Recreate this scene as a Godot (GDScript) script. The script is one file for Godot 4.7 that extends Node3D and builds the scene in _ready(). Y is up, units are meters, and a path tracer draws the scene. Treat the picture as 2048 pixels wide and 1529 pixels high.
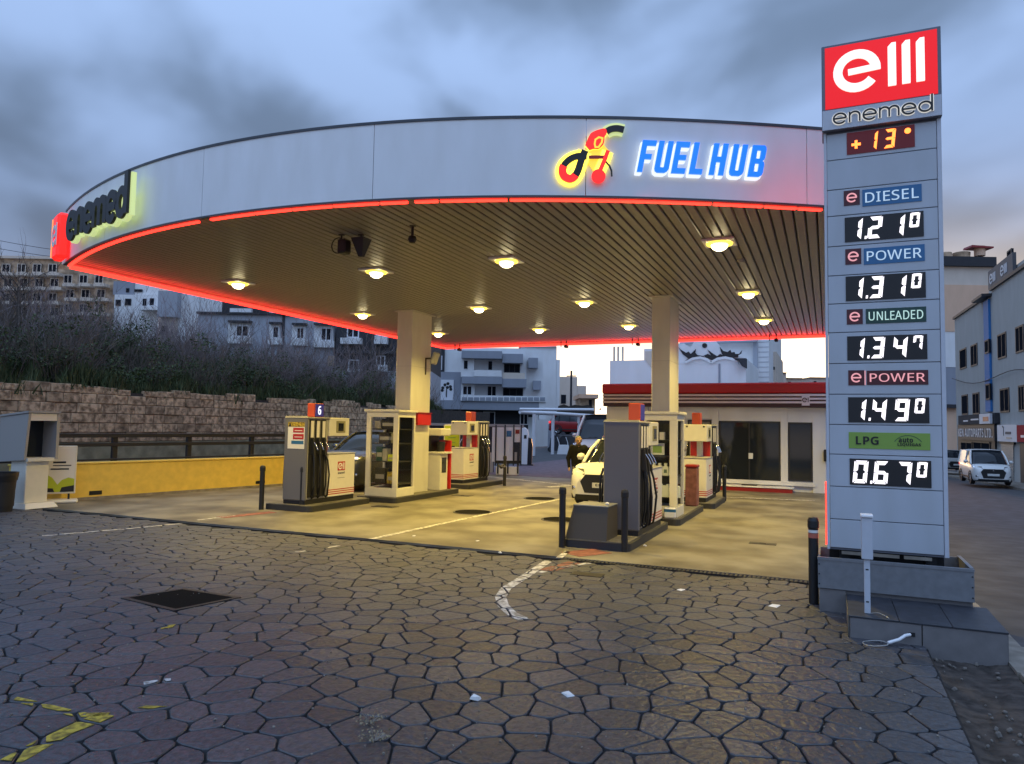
extends Node3D
# A fuel station at dusk. Metres, y up, the slats of the canopy run along z, the shop closes the station at z = -23.5.

const FOCAL := 1440.0
const EYE := Vector3(0, 1.85, 0)
const SOFFIT := 4.72
var eye_basis := Basis.from_euler(Vector3(0.0605, 0.4144, 0.0175), EULER_ORDER_YXZ)
var M := {}
var rng := RandomNumberGenerator.new()
var used_names := {}


func _ready() -> void:
	rng.seed = 7
	make_camera()
	make_sky()
	make_materials()
	make_ground()
	make_paving()
	make_markings()
	make_canopy()
	make_columns()
	make_canopy_lights()
	make_canopy_signs()
	make_islands()
	make_pumps()
	make_cabinets()
	make_bollards()
	make_totem()
	make_yellow_side()
	make_hill()
	make_shop()
	make_back_street()
	make_far_houses()
	make_far_side_street()
	make_cars()
	make_person()
	make_small_things()


func make_camera() -> void:
	var cam := Camera3D.new()
	cam.name = "camera"
	cam.basis = eye_basis
	cam.position = EYE
	cam.fov = 55.93
	cam.near = 0.05
	cam.far = 900.0
	cam.current = true
	add_child(cam)


func make_sky() -> void:
	# dusk: blue-grey cloud over all the sky, a burnt-out sunset band low down where the sun went
	var w := 1024
	var h := 512
	var im := Image.create(w, h, false, Image.FORMAT_RGBF)
	var big := FastNoiseLite.new()
	big.seed = 11
	big.frequency = 1.7
	big.fractal_octaves = 6
	big.fractal_gain = 0.47
	var warp := FastNoiseLite.new()
	warp.seed = 5
	warp.frequency = 0.8
	warp.fractal_octaves = 3
	var sun_az := -0.05
	for j in h:
		var el := (0.5 - (j + 0.5) / h) * PI
		for i in w:
			var az := (i + 0.5) / w * TAU   # the panorama begins at -z
			var d := Vector3(sin(az) * cos(el), sin(el), -cos(az) * cos(el))
			var e := maxf(d.y, 0.0)
			var q := Vector3(d.x / (e + 0.45), 0.0, d.z / (e + 0.45)) * 1.25
			var wv := warp.get_noise_3d(q.x, 3.0, q.z)
			var k := big.get_noise_3d(q.x + wv * 0.35, d.y * 2.0, q.z + wv * 0.3) * 1.5
			var t := clampf(0.50 + k * 0.85, 0.0, 1.0)
			t = t * t * (3.0 - 2.0 * t)
			var dark := Vector3(0.118, 0.175, 0.278)
			var light := Vector3(0.265, 0.385, 0.63)
			var c := dark.lerp(light, t)
			var da := wrapf(az - sun_az, -PI, PI)
			c *= 1.0 + 0.8 * smoothstep(0.9, 2.6, absf(da))   # sky behind the viewer brightened to light surfaces that face the eye
			c *= 1.35 * (1.0 + 3.6 * e) / 2.45   # overcast: brightest overhead
			c = c.lerp(Vector3(0.46, 0.50, 0.64), exp(-e / 0.12) * 0.5)
			var g := exp(-pow(da / 0.50, 2.0)) * exp(-pow(e / 0.15, 2.0))
			var g2 := exp(-pow(da / 0.85, 2.0)) * exp(-e / 0.10)
			c += Vector3(2.6, 1.9, 1.05) * g * (0.85 + 0.3 * t) + Vector3(0.34, 0.19, 0.10) * g2
			im.set_pixel(i, j, Color(c.x, c.y, c.z))
	var pano := PanoramaSkyMaterial.new()
	pano.panorama = ImageTexture.create_from_image(im)
	var sky := Sky.new()
	sky.sky_material = pano
	var env := Environment.new()
	env.background_mode = Environment.BG_SKY
	env.sky = sky
	env.background_energy_multiplier = 1.0
	env.tonemap_mode = Environment.TONE_MAPPER_LINEAR
	env.tonemap_exposure = 1.0
	env.sdfgi_enabled = true
	env.ssao_enabled = true
	env.ssil_enabled = true
	var we := WorldEnvironment.new()
	we.name = "dusk_sky"
	we.environment = env
	add_child(we)
	var sun := DirectionalLight3D.new()
	sun.name = "setting_sun"
	sun.light_color = Color(1.0, 0.72, 0.45)
	sun.light_energy = 0.25
	sun.light_angular_distance = 4.0
	sun.shadow_enabled = true
	add_child(sun)
	sun.look_at_from_position(Vector3.ZERO, -Vector3(sin(sun_az), 0.06, -cos(sun_az)))


# ------------------------------------------------------------------ pixels of the photograph to points
func ray(x: float, y: float) -> Vector3:
	return eye_basis * Vector3((x - 1024.0) / FOCAL, -(y - 764.5) / FOCAL, -1.0)

func py(x: float, y: float, level := 0.0) -> Vector3:
	var d := ray(x, y)
	return EYE + d * ((level - EYE.y) / d.y)

func pz(x: float, y: float, z: float) -> Vector3:
	var d := ray(x, y)
	return EYE + d * ((z - EYE.z) / d.z)

func px(x: float, y: float, at_x: float) -> Vector3:
	var d := ray(x, y)
	return EYE + d * ((at_x - EYE.x) / d.x)

func hit(x: float, y: float, p0: Vector3, n: Vector3) -> Vector3:
	var d := ray(x, y)
	return EYE + d * ((p0 - EYE).dot(n) / d.dot(n))


# ------------------------------------------------------------------ shapes
class G:
	var v := PackedVector3Array()
	var n := PackedVector3Array()
	var c := PackedColorArray()
	var col := Color.WHITE
	var T := Transform3D()

	func tri(a: Vector3, b: Vector3, d: Vector3) -> void:   # counter-clockwise as seen from outside
		a = T * a
		b = T * b
		d = T * d
		var nn := (b - a).cross(d - a).normalized()
		v.append_array([a, d, b])
		n.append_array([nn, nn, nn])
		c.append_array([col, col, col])

	func trin(a: Vector3, b: Vector3, d: Vector3, na: Vector3, nb: Vector3, nd: Vector3) -> void:
		v.append_array([T * a, T * d, T * b])
		n.append_array([(T.basis * na).normalized(), (T.basis * nd).normalized(), (T.basis * nb).normalized()])
		c.append_array([col, col, col])

	func quad(a: Vector3, b: Vector3, d: Vector3, e: Vector3) -> void:
		tri(a, b, d)
		tri(a, d, e)

	func box(lo: Vector3, hi: Vector3) -> G:
		var l := lo.min(hi)
		var u := lo.max(hi)
		quad(Vector3(l.x, l.y, u.z), Vector3(u.x, l.y, u.z), Vector3(u.x, u.y, u.z), Vector3(l.x, u.y, u.z))
		quad(Vector3(u.x, l.y, l.z), Vector3(l.x, l.y, l.z), Vector3(l.x, u.y, l.z), Vector3(u.x, u.y, l.z))
		quad(Vector3(u.x, l.y, u.z), Vector3(u.x, l.y, l.z), Vector3(u.x, u.y, l.z), Vector3(u.x, u.y, u.z))
		quad(Vector3(l.x, l.y, l.z), Vector3(l.x, l.y, u.z), Vector3(l.x, u.y, u.z), Vector3(l.x, u.y, l.z))
		quad(Vector3(l.x, u.y, u.z), Vector3(u.x, u.y, u.z), Vector3(u.x, u.y, l.z), Vector3(l.x, u.y, l.z))
		quad(Vector3(l.x, l.y, l.z), Vector3(u.x, l.y, l.z), Vector3(u.x, l.y, u.z), Vector3(l.x, l.y, u.z))
		return self

	func bbox(lo: Vector3, hi: Vector3, b := 0.01) -> G:   # a box with chamfered edges
		var l := lo.min(hi)
		var u := lo.max(hi)
		b = minf(b, minf(u.x - l.x, minf(u.y - l.y, u.z - l.z)) * 0.45)
		var ce := (l + u) * 0.5
		var hs := (u - l) * 0.5
		var P := func(sx: int, sy: int, sz: int, k: int) -> Vector3:
			var o := Vector3(hs.x, hs.y, hs.z) - Vector3(b, b, b)
			o[k] = hs[k]
			return ce + Vector3(o.x * sx, o.y * sy, o.z * sz)
		for s in [-1, 1]:
			var f0 := [P.call(s, -1, -1, 0), P.call(s, 1, -1, 0), P.call(s, 1, 1, 0), P.call(s, -1, 1, 0)]
			var f1 := [P.call(-1, s, -1, 1), P.call(-1, s, 1, 1), P.call(1, s, 1, 1), P.call(1, s, -1, 1)]
			var f2 := [P.call(-1, -1, s, 2), P.call(1, -1, s, 2), P.call(1, 1, s, 2), P.call(-1, 1, s, 2)]
			for f in [f0, f1, f2]:
				if s > 0:
					quad(f[0], f[1], f[2], f[3])
				else:
					quad(f[3], f[2], f[1], f[0])
		for s in [-1, 1]:
			for t in [-1, 1]:
				face4(ce, P.call(-1, s, t, 1), P.call(1, s, t, 1), P.call(1, s, t, 2), P.call(-1, s, t, 2))
				face4(ce, P.call(s, -1, t, 0), P.call(s, 1, t, 0), P.call(s, 1, t, 2), P.call(s, -1, t, 2))
				face4(ce, P.call(s, t, -1, 0), P.call(s, t, 1, 0), P.call(s, t, 1, 1), P.call(s, t, -1, 1))
				for r in [-1, 1]:
					var a: Vector3 = P.call(s, t, r, 0)
					var bb: Vector3 = P.call(s, t, r, 1)
					var d: Vector3 = P.call(s, t, r, 2)
					if (bb - a).cross(d - a).dot(a - ce) > 0.0:
						tri(a, bb, d)
					else:
						tri(a, d, bb)
		return self

	func face4(ce: Vector3, a: Vector3, b: Vector3, d: Vector3, e: Vector3) -> void:
		if (b - a).cross(d - a).dot((a + d) * 0.5 - ce) > 0.0:
			quad(a, b, d, e)
		else:
			quad(e, d, b, a)

	func hexa(p: Array) -> G:   # eight corners: four below, four above, both counter-clockwise seen from above
		quad(p[3], p[2], p[1], p[0])
		quad(p[4], p[5], p[6], p[7])
		for k in 4:
			var m := (k + 1) % 4
			quad(p[k], p[m], p[m + 4], p[k + 4])
		return self

	func prism(poly: PackedVector2Array, z0: float, z1: float) -> G:   # x, y outline drawn out along z
		if Geometry2D.is_polygon_clockwise(poly):
			poly.reverse()
		var idx := Geometry2D.triangulate_polygon(poly)
		for k in range(0, idx.size(), 3):
			var a := poly[idx[k]]
			var b := poly[idx[k + 1]]
			var d := poly[idx[k + 2]]
			if (b - a).cross(d - a) < 0.0:
				var s := b
				b = d
				d = s
			tri(Vector3(a.x, a.y, z1), Vector3(b.x, b.y, z1), Vector3(d.x, d.y, z1))
			tri(Vector3(a.x, a.y, z0), Vector3(d.x, d.y, z0), Vector3(b.x, b.y, z0))
		for k in poly.size():
			var a := poly[k]
			var b := poly[(k + 1) % poly.size()]
			quad(Vector3(a.x, a.y, z0), Vector3(b.x, b.y, z0), Vector3(b.x, b.y, z1), Vector3(a.x, a.y, z1))
		return self

	func slab(poly: PackedVector2Array, y0: float, y1: float) -> G:   # x, z outline drawn out upwards
		var keep := T
		var flip := PackedVector2Array()
		for p in poly:
			flip.append(Vector2(p.x, -p.y))
		T = keep * Transform3D(Basis(Vector3(1, 0, 0), Vector3(0, 0, -1), Vector3(0, 1, 0)), Vector3.ZERO)
		prism(flip, y0, y1)
		T = keep
		return self

	func tube(pts: Array, r: Variant, sides := 6, caps := true) -> G:
		var rings := []
		var dirs := []
		var up := Vector3(0.13, 0.97, 0.21).normalized()
		for k in pts.size():
			var d: Vector3 = (pts[mini(k + 1, pts.size() - 1)] - pts[maxi(k - 1, 0)]).normalized()
			if absf(d.dot(up)) > 0.95:
				up = Vector3(0.9, 0.1, 0.42).normalized()
			var s := d.cross(up).normalized()
			var t := s.cross(d)
			up = t
			var rr: float = r[k] if r is Array else r
			var ring := []
			var dd := []
			for q in sides:
				var a := TAU * q / sides
				var o := s * cos(a) + t * sin(a)
				ring.append(pts[k] + o * rr)
				dd.append(o)
			rings.append(ring)
			dirs.append(dd)
		for k in pts.size() - 1:
			for q in sides:
				var m := (q + 1) % sides
				trin(rings[k][q], rings[k + 1][m], rings[k][m], dirs[k][q], dirs[k + 1][m], dirs[k][m])
				trin(rings[k][q], rings[k + 1][q], rings[k + 1][m], dirs[k][q], dirs[k + 1][q], dirs[k + 1][m])
		if caps:
			for q in range(1, sides - 1):
				tri(rings[0][0], rings[0][q], rings[0][q + 1])
				tri(rings[-1][0], rings[-1][q + 1], rings[-1][q])
		return self

	func lathe(at: Vector3, prof: Array, segs := 16) -> G:   # prof: Vector2(radius, y) from below upwards
		for k in prof.size() - 1:
			var p: Vector2 = prof[k]
			var q: Vector2 = prof[k + 1]
			var sl := Vector2(q.y - p.y, p.x - q.x).normalized()
			for s in segs:
				var a := TAU * s / segs
				var b := TAU * (s + 1) / segs
				var da := Vector3(cos(a), 0, -sin(a))
				var db := Vector3(cos(b), 0, -sin(b))
				var na := da * sl.x + Vector3.UP * sl.y
				var nb := db * sl.x + Vector3.UP * sl.y
				var A := at + da * p.x + Vector3.UP * p.y
				var B := at + db * p.x + Vector3.UP * p.y
				var D := at + db * q.x + Vector3.UP * q.y
				var E := at + da * q.x + Vector3.UP * q.y
				if p.x > 1e-5:
					trin(A, B, D, na, nb, nb)
				if q.x > 1e-5:
					trin(A, D, E, na, nb, na)
		return self

	func strip(pts: PackedVector2Array, w: float, z0: float, z1: float, closed := false) -> G:   # a flat stroke with depth
		var np := pts.size()
		var L := PackedVector2Array()
		var R := PackedVector2Array()
		for k in np:
			var a := pts[(k - 1 + np) % np] if closed else pts[maxi(k - 1, 0)]
			var b := pts[(k + 1) % np] if closed else pts[mini(k + 1, np - 1)]
			var p := pts[k]
			var d1 := (p - a).normalized() if p != a else (b - p).normalized()
			var d2 := (b - p).normalized() if p != b else d1
			var t := (d1 + d2).normalized()
			var nn := Vector2(-t.y, t.x)
			var m := w * 0.5 / maxf(0.5, nn.dot(Vector2(-d1.y, d1.x)))
			L.append(p + nn * m)
			R.append(p - nn * m)
		for k in (np if closed else np - 1):
			var m := (k + 1) % np
			var a := R[k]
			var b := R[m]
			var d := L[m]
			var e := L[k]
			quad(Vector3(a.x, a.y, z1), Vector3(b.x, b.y, z1), Vector3(d.x, d.y, z1), Vector3(e.x, e.y, z1))
			quad(Vector3(e.x, e.y, z0), Vector3(d.x, d.y, z0), Vector3(b.x, b.y, z0), Vector3(a.x, a.y, z0))
			quad(Vector3(a.x, a.y, z0), Vector3(b.x, b.y, z0), Vector3(b.x, b.y, z1), Vector3(a.x, a.y, z1))
			quad(Vector3(d.x, d.y, z0), Vector3(e.x, e.y, z0), Vector3(e.x, e.y, z1), Vector3(d.x, d.y, z1))
		if not closed:
			for k in [0, np - 1]:
				var a := L[k]
				var b := R[k]
				if k > 0:
					a = R[k]
					b = L[k]
				quad(Vector3(a.x, a.y, z0), Vector3(b.x, b.y, z0), Vector3(b.x, b.y, z1), Vector3(a.x, a.y, z1))
		return self

	func mesh() -> ArrayMesh:
		var arr := []
		arr.resize(Mesh.ARRAY_MAX)
		arr[Mesh.ARRAY_VERTEX] = v
		arr[Mesh.ARRAY_NORMAL] = n
		arr[Mesh.ARRAY_COLOR] = c
		var m := ArrayMesh.new()
		m.add_surface_from_arrays(Mesh.PRIMITIVE_TRIANGLES, arr)
		return m


func arc(cx: float, cy: float, r: float, a0: float, a1: float, n := 12, ry := -1.0) -> PackedVector2Array:
	var out := PackedVector2Array()
	for k in n + 1:
		var a := deg_to_rad(lerpf(a0, a1, float(k) / n))
		out.append(Vector2(cx + cos(a) * r, cy + sin(a) * (r if ry < 0 else ry)))
	return out

func box(lo: Vector3, hi: Vector3, bevel := 0.0) -> G:
	return G.new().bbox(lo, hi, bevel) if bevel > 0.0 else G.new().box(lo, hi)


# ------------------------------------------------------------------ nodes
func numbered(called: String) -> String:
	var k: int = used_names.get(called, 0)
	used_names[called] = k + 1
	return called if k == 0 else "%s_%03d" % [called, k]

func obj(called: String, g: Variant, m: Material, parent: Node = null) -> MeshInstance3D:
	var o := MeshInstance3D.new()
	o.mesh = g.mesh() if g is G else g
	o.material_override = m
	if parent == null:
		o.name = numbered(called)
		add_child(o)
	else:
		o.name = called
		parent.add_child(o, true)
	return o

func tag(o: Node, label: String, category := "", group := "", kind := "") -> Node:
	if label: o.set_meta("label", label)
	if category: o.set_meta("category", category)
	if group: o.set_meta("group", group)
	if kind: o.set_meta("kind", kind)
	return o

func thing(called: String, label: String, category: String, at := Vector3.ZERO, turn := 0.0, group := "") -> Node3D:
	var o := Node3D.new()
	o.name = numbered(called)
	add_child(o)
	o.position = at
	o.rotation.y = turn
	tag(o, label, category, group)
	return o

func struct(called: String, g: Variant, m: Material, label := "") -> MeshInstance3D:
	var o := obj(called, g, m)
	tag(o, label, "", "", "structure")
	return o

func copy(src: Node3D, label: String, at: Vector3, turn := 0.0) -> Node3D:
	var r: Node3D = src.duplicate()
	r.name = numbered(String(src.name).trim_suffix("_001"))
	add_child(r)
	r.position = at
	r.rotation.y = turn
	r.set_meta("label", label)
	return r

func words(parent: Node, called: String, text: String, w: float, h: float, at: Vector3, m: Material, turn := Basis(), bold := true, family := "Droid Sans") -> MeshInstance3D:
	var f := SystemFont.new()
	f.font_names = PackedStringArray([family])
	f.font_weight = 700 if bold else 400
	var t := TextMesh.new()
	t.font = f
	t.text = text
	t.font_size = 48
	t.pixel_size = 0.01
	t.depth = 0.02
	t.curve_step = 2.0
	var o := MeshInstance3D.new()
	o.mesh = t
	o.material_override = m
	o.name = called
	parent.add_child(o, true)
	var bb := t.get_aabb()
	var s := Vector3(w / maxf(bb.size.x, 0.001), h / maxf(bb.size.y, 0.001), 0.25)
	o.transform = Transform3D(turn * Basis.from_scale(s), at) * Transform3D(Basis(), -bb.get_center())
	return o


# ------------------------------------------------------------------ materials (base colours are linear values)
func noise_tex(freq: float, lo: float, hi: float, sd := 1, oct := 4, size := 512, tint_lo := Vector3.ONE, tint_hi := Vector3.ONE, mid := 0.5) -> NoiseTexture2D:
	var f := FastNoiseLite.new()
	f.seed = sd
	f.noise_type = FastNoiseLite.TYPE_SIMPLEX_SMOOTH
	f.frequency = freq
	f.fractal_octaves = oct
	var t := NoiseTexture2D.new()
	t.width = size
	t.height = size
	t.seamless = true
	t.noise = f
	var r := Gradient.new()
	var a := Color(lo * tint_lo.x, lo * tint_lo.y, lo * tint_lo.z).linear_to_srgb()
	var b := Color(hi * tint_hi.x, hi * tint_hi.y, hi * tint_hi.z).linear_to_srgb()
	r.set_color(0, a)
	r.set_color(1, b)
	if mid != 0.5:
		r.set_offset(0, mid - 0.3)
		r.set_offset(1, mid + 0.3)
	t.color_ramp = r
	return t

func mat(key: String, r: float, g: float, b: float, rough := 0.7, tex: Texture2D = null, scale := 1.0, metal := 0.0, bump: Texture2D = null, bump_cm := 0.0) -> StandardMaterial3D:
	var m := StandardMaterial3D.new()
	m.resource_name = key
	m.albedo_color = Color(r, g, b).linear_to_srgb()
	m.roughness = rough
	m.metallic = metal
	if tex or bump:
		m.uv1_triplanar = true
		m.uv1_world_triplanar = true
		m.uv1_scale = Vector3.ONE * scale
	if tex:
		m.albedo_texture = tex
	if bump:
		m.heightmap_enabled = true
		m.heightmap_texture = bump
		m.heightmap_scale = bump_cm
	M[key] = m
	return m

func glow(key: String, r: float, g: float, b: float, power: float, base := 0.5) -> StandardMaterial3D:
	var m := mat(key, r * base, g * base, b * base, 0.4)
	m.emission_enabled = true
	m.emission = Color(r, g, b).linear_to_srgb()
	m.emission_energy_multiplier = power
	return m

func pane(key: String, r: float, g: float, b: float, alpha: float) -> StandardMaterial3D:
	var m := mat(key, r, g, b, 0.03)
	m.transparency = BaseMaterial3D.TRANSPARENCY_ALPHA
	m.albedo_color.a = alpha
	return m

func make_materials() -> void:
	var grain := noise_tex(0.02, 0.78, 1.0, 1, 5)
	var fine := noise_tex(0.09, 0.82, 1.0, 2, 3)
	var soft := noise_tex(0.015, 0.93, 1.0, 12, 5)
	var streak := noise_tex(0.014, 0.88, 1.0, 31, 6, 512, Vector3(1.0, 0.99, 0.96), Vector3.ONE)
	var mottle := noise_tex(0.022, 0.42, 1.0, 14, 6, 1024, Vector3(1.0, 0.98, 0.95), Vector3.ONE)
	var blotch := noise_tex(0.008, 0.45, 1.0, 3, 6, 1024, Vector3(1.0, 0.96, 0.9), Vector3.ONE)
	var oil := noise_tex(0.006, 0.38, 1.0, 9, 6, 1024, Vector3(1.0, 0.93, 0.82), Vector3.ONE, 0.42)
	var weather := noise_tex(0.012, 0.22, 1.0, 4, 6, 1024, Vector3(1.0, 0.92, 0.82), Vector3.ONE, 0.40)
	var relief := noise_tex(0.03, 0.0, 1.0, 6, 5)
	M.tex_grain = grain
	M.tex_relief = relief
	M.tex_fine = fine
	mat("earth", 0.10, 0.085, 0.065, 0.95, blotch, 0.12)
	mat("joint", 0.012, 0.011, 0.011, 0.9, grain, 0.7)
	for k in 5:
		var t: float = [0.070, 0.084, 0.100, 0.077, 0.063][k]
		var warm: float = [1.0, 1.02, 1.03, 0.98, 1.04][k]
		mat("stone%d" % k, t * warm, t * 1.0, t * 1.08 / warm, 0.38, mottle, 0.8, 0.0, relief, 0.7)
	var sv := mat("stones_far", 1, 1, 1, 0.5, mottle, 0.8, 0.0, relief, 0.6)
	sv.vertex_color_use_as_albedo = true
	mat("floor", 0.215, 0.195, 0.150, 0.55, oil, 0.11, 0.0, grain, 0.15)
	mat("asphalt", 0.085, 0.083, 0.088, 0.8, blotch, 0.18, 0.0, relief, 0.3)
	mat("back_paving", 0.19, 0.125, 0.15, 0.7, blotch, 0.3)
	mat("kerb", 0.33, 0.29, 0.24, 0.8, blotch, 0.4)
	mat("dirt_stone", 0.16, 0.14, 0.12, 0.9)
	mat("dirt", 0.07, 0.055, 0.045, 0.95, weather, 0.5, 0.0, relief, 1.2)
	mat("white_paint", 0.62, 0.60, 0.57, 0.6, weather, 0.8)
	mat("yellow_paint", 0.50, 0.36, 0.03, 0.6, weather, 1.3)
	mat("red_paint", 0.33, 0.12, 0.09, 0.7, blotch, 0.7)
	mat("iron", 0.045, 0.042, 0.04, 0.55, fine, 2.0, 0.6)
	mat("cover_iron", 0.014, 0.013, 0.012, 0.95, mottle, 2.0)
	M.cover_iron.metallic_specular = 0.15
	mat("black", 0.012, 0.012, 0.013, 0.5)
	mat("rubber", 0.015, 0.015, 0.016, 0.65)
	mat("hose", 0.012, 0.012, 0.012, 0.35)
	mat("fascia", 0.80, 0.82, 0.84, 0.32, soft, 0.5)
	mat("fascia_trim", 0.06, 0.065, 0.075, 0.4, null, 1.0, 0.5)
	mat("soffit", 0.27, 0.245, 0.205, 0.38, grain, 0.6)
	mat("soffit_void", 0.27, 0.245, 0.205, 0.7)
	mat("column", 0.66, 0.63, 0.55, 0.38, soft, 0.4)
	mat("cream", 0.70, 0.67, 0.58, 0.35, soft, 0.6)
	mat("pump_grey", 0.15, 0.15, 0.165, 0.4, fine, 1.4)
	mat("pump_side", 0.36, 0.35, 0.33, 0.4, fine, 1.4)
	mat("pump_white", 0.74, 0.70, 0.64, 0.35, soft, 0.8)
	mat("steel", 0.085, 0.072, 0.05, 0.5, fine, 2.0, 0.15)
	mat("chrome", 0.7, 0.7, 0.72, 0.15, null, 1.0, 1.0)
	mat("island", 0.17, 0.16, 0.145, 0.7, blotch, 0.8)
	mat("island_edge", 0.03, 0.03, 0.032, 0.6, fine, 1.5)
	mat("orange_box", 0.42, 0.06, 0.02, 0.35)
	mat("red_panel", 0.50, 0.018, 0.016, 0.35)
	mat("dark_red", 0.26, 0.012, 0.012, 0.4)
	mat("logo_red", 0.42, 0.02, 0.015, 0.4)
	mat("letter_tape", 0.45, 0.12, 0.08, 0.4)
	mat("print_grey", 0.10, 0.10, 0.11, 0.6)
	mat("white", 0.78, 0.78, 0.78, 0.45)
	mat("paper", 0.72, 0.70, 0.66, 0.7)
	mat("lime", 0.44, 0.52, 0.02, 0.6)
	mat("screen_off", 0.015, 0.018, 0.02, 0.12)
	mat("wall_yellow", 0.86, 0.60, 0.11, 0.75, grain, 0.35)
	mat("plaster_olive", 0.34, 0.32, 0.20, 0.85, blotch, 0.25)
	mat("rail", 0.035, 0.034, 0.035, 0.5, fine, 1.0, 0.3)
	for k in 4:
		var t: float = [0.58, 0.51, 0.43, 0.64][k]
		mat("limestone%d" % k, t, t * 0.71, t * 0.43, 0.9, weather, [0.33, 0.41, 0.27, 0.37][k], 0.0, relief, 1.0)
	mat("mortar", 0.07, 0.058, 0.048, 0.95, blotch, 0.5)
	mat("hill", 0.045, 0.052, 0.026, 0.95, blotch, 0.35)
	mat("twig", 0.25, 0.205, 0.205, 0.9)
	mat("twig_brown", 0.13, 0.105, 0.085, 0.9)
	var lf := mat("bush_leaf", 1, 1, 1, 0.7)
	lf.vertex_color_use_as_albedo = true
	mat("far_red", 0.42, 0.015, 0.015, 0.8)
	mat("orange_lit_leaf", 0.30, 0.10, 0.05, 0.8)  # orange light falling on the trees is put into this leaf colour
	mat("dry_leaf", 0.30, 0.24, 0.14, 0.8)
	mat("twig_dark", 0.07, 0.058, 0.05, 0.9)
	var gr := mat("grass", 1, 1, 1, 0.8)
	gr.vertex_color_use_as_albedo = true
	mat("shop_wall", 0.78, 0.78, 0.82, 0.7, grain, 0.3)
	mat("shop_red", 0.50, 0.004, 0.006, 0.35)
	mat("shop_stripe", 0.78, 0.66, 0.70, 0.4)
	mat("shop_dark", 0.05, 0.012, 0.012, 0.4)
	mat("house_white", 0.80, 0.80, 0.80, 0.8, grain, 0.22)
	mat("house_grey", 0.30, 0.32, 0.37, 0.8, grain, 0.22)
	mat("house_blue", 0.40, 0.42, 0.47, 0.8, grain, 0.22)
	mat("house_dark", 0.035, 0.036, 0.042, 0.8, grain, 0.22)
	mat("house_tan", 0.56, 0.40, 0.26, 0.85, weather, 0.06)
	mat("house_beige", 0.66, 0.57, 0.48, 0.85, grain, 0.22)
	mat("house_peach", 0.72, 0.48, 0.33, 0.8, grain, 0.22)
	mat("render_grey", 0.46, 0.455, 0.43, 0.85, grain, 0.2)
	mat("blue_pipe", 0.02, 0.16, 0.42, 0.6)
	mat("frame_dark", 0.022, 0.022, 0.026, 0.5)
	mat("frame_white", 0.7, 0.7, 0.72, 0.5)
	mat("glass_dark", 0.016, 0.02, 0.026, 0.06)
	mat("window_far", 0.018, 0.02, 0.026, 0.38)
	M.window_far.specular_mode = BaseMaterial3D.SPECULAR_DISABLED
	mat("cabinet_dark", 0.018, 0.018, 0.016, 0.6)
	mat("shade", 0.42, 0.38, 0.33, 0.8)
	mat("sign_blue", 0.03, 0.14, 0.30, 0.4)
	mat("sign_green", 0.012, 0.055, 0.045, 0.4)
	mat("sign_red", 0.075, 0.012, 0.018, 0.4)
	mat("sign_lime", 0.22, 0.36, 0.06, 0.5)
	mat("totem_grey", 0.46, 0.50, 0.55, 0.5, soft, 1.2)
	mat("totem_frame", 0.52, 0.55, 0.60, 0.4, soft, 1.2)
	mat("totem_cap", 0.14, 0.15, 0.18, 0.45)
	mat("tile_grey", 0.19, 0.175, 0.17, 0.6, grain, 0.6)
	mat("tile_dark", 0.045, 0.048, 0.06, 0.45, blotch, 0.8)
	mat("zinc", 0.22, 0.225, 0.235, 0.5, grain, 0.8, 0.2)
	mat("bottle", 0.66, 0.70, 0.62, 0.4)
	mat("bottle_label", 0.10, 0.16, 0.12, 0.6)
	mat("paint_white_car", 0.78, 0.77, 0.74, 0.25)
	M.paint_white_car.clearcoat_enabled = true
	mat("paint_black_car", 0.008, 0.008, 0.010, 0.22)
	M.paint_black_car.clearcoat_enabled = true
	mat("paint_red_car", 0.3, 0.02, 0.02, 0.25)
	mat("plate", 0.7, 0.7, 0.66, 0.5)
	mat("skin", 0.42, 0.26, 0.19, 0.55)
	mat("jacket", 0.012, 0.012, 0.014, 0.85)
	mat("hair", 0.14, 0.135, 0.13, 0.8)
	mat("trousers", 0.02, 0.021, 0.026, 0.85)
	for q in ["fascia", "totem_grey", "house_white", "house_grey", "house_blue", "house_beige", "house_peach", "render_grey", "shop_wall", "column"]:
		M[q].albedo_texture = streak
		M[q].uv1_scale = Vector3(0.32, 0.09, 0.32) if q in ["fascia", "totem_grey", "column"] else Vector3(0.16, 0.05, 0.16)
	pane("pane", 0.03, 0.035, 0.03, 0.05)
	M.pane.metallic_specular = 0.22
	pane("car_glass", 0.03, 0.035, 0.04, 0.55)
	pane("headlight_glass", 0.9, 0.92, 0.95, 0.1)
	pane("tint", 0.05, 0.06, 0.07, 0.45)
	glow("lamp_lens", 1.0, 0.86, 0.50, 12.0)
	glow("lamp_halo", 1.0, 0.64, 0.07, 2.4)  # yellow emission imitating the halo seen round each lamp
	glow("led_red", 1.0, 0.03, 0.018, 4.0)
	glow("sign_red_lit", 1.0, 0.006, 0.008, 0.80, 0.12)
	glow("sign_white_lit", 1.0, 0.97, 0.90, 1.0)
	glow("rim_white", 1.0, 0.97, 0.90, 0.55)
	glow("display_glow", 1.0, 0.01, 0.01, 0.05, 0.03)  # faint emission on the backing stands in for the glow around the digits
	glow("digit_white", 1.0, 0.94, 1.0, 1.6)
	glow("digit_red", 1.0, 0.20, 0.03, 3.5)
	glow("letter_pink", 1.0, 0.42, 0.44, 0.7)
	glow("letter_cyan", 0.62, 0.82, 1.0, 0.55)
	glow("letter_mint", 0.66, 0.95, 0.85, 0.6)
	glow("hub_blue", 0.012, 0.20, 1.0, 0.95)
	glow("hub_white", 0.85, 0.92, 1.0, 1.0)
	glow("halo_yellow", 1.0, 0.78, 0.08, 2.2)
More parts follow.
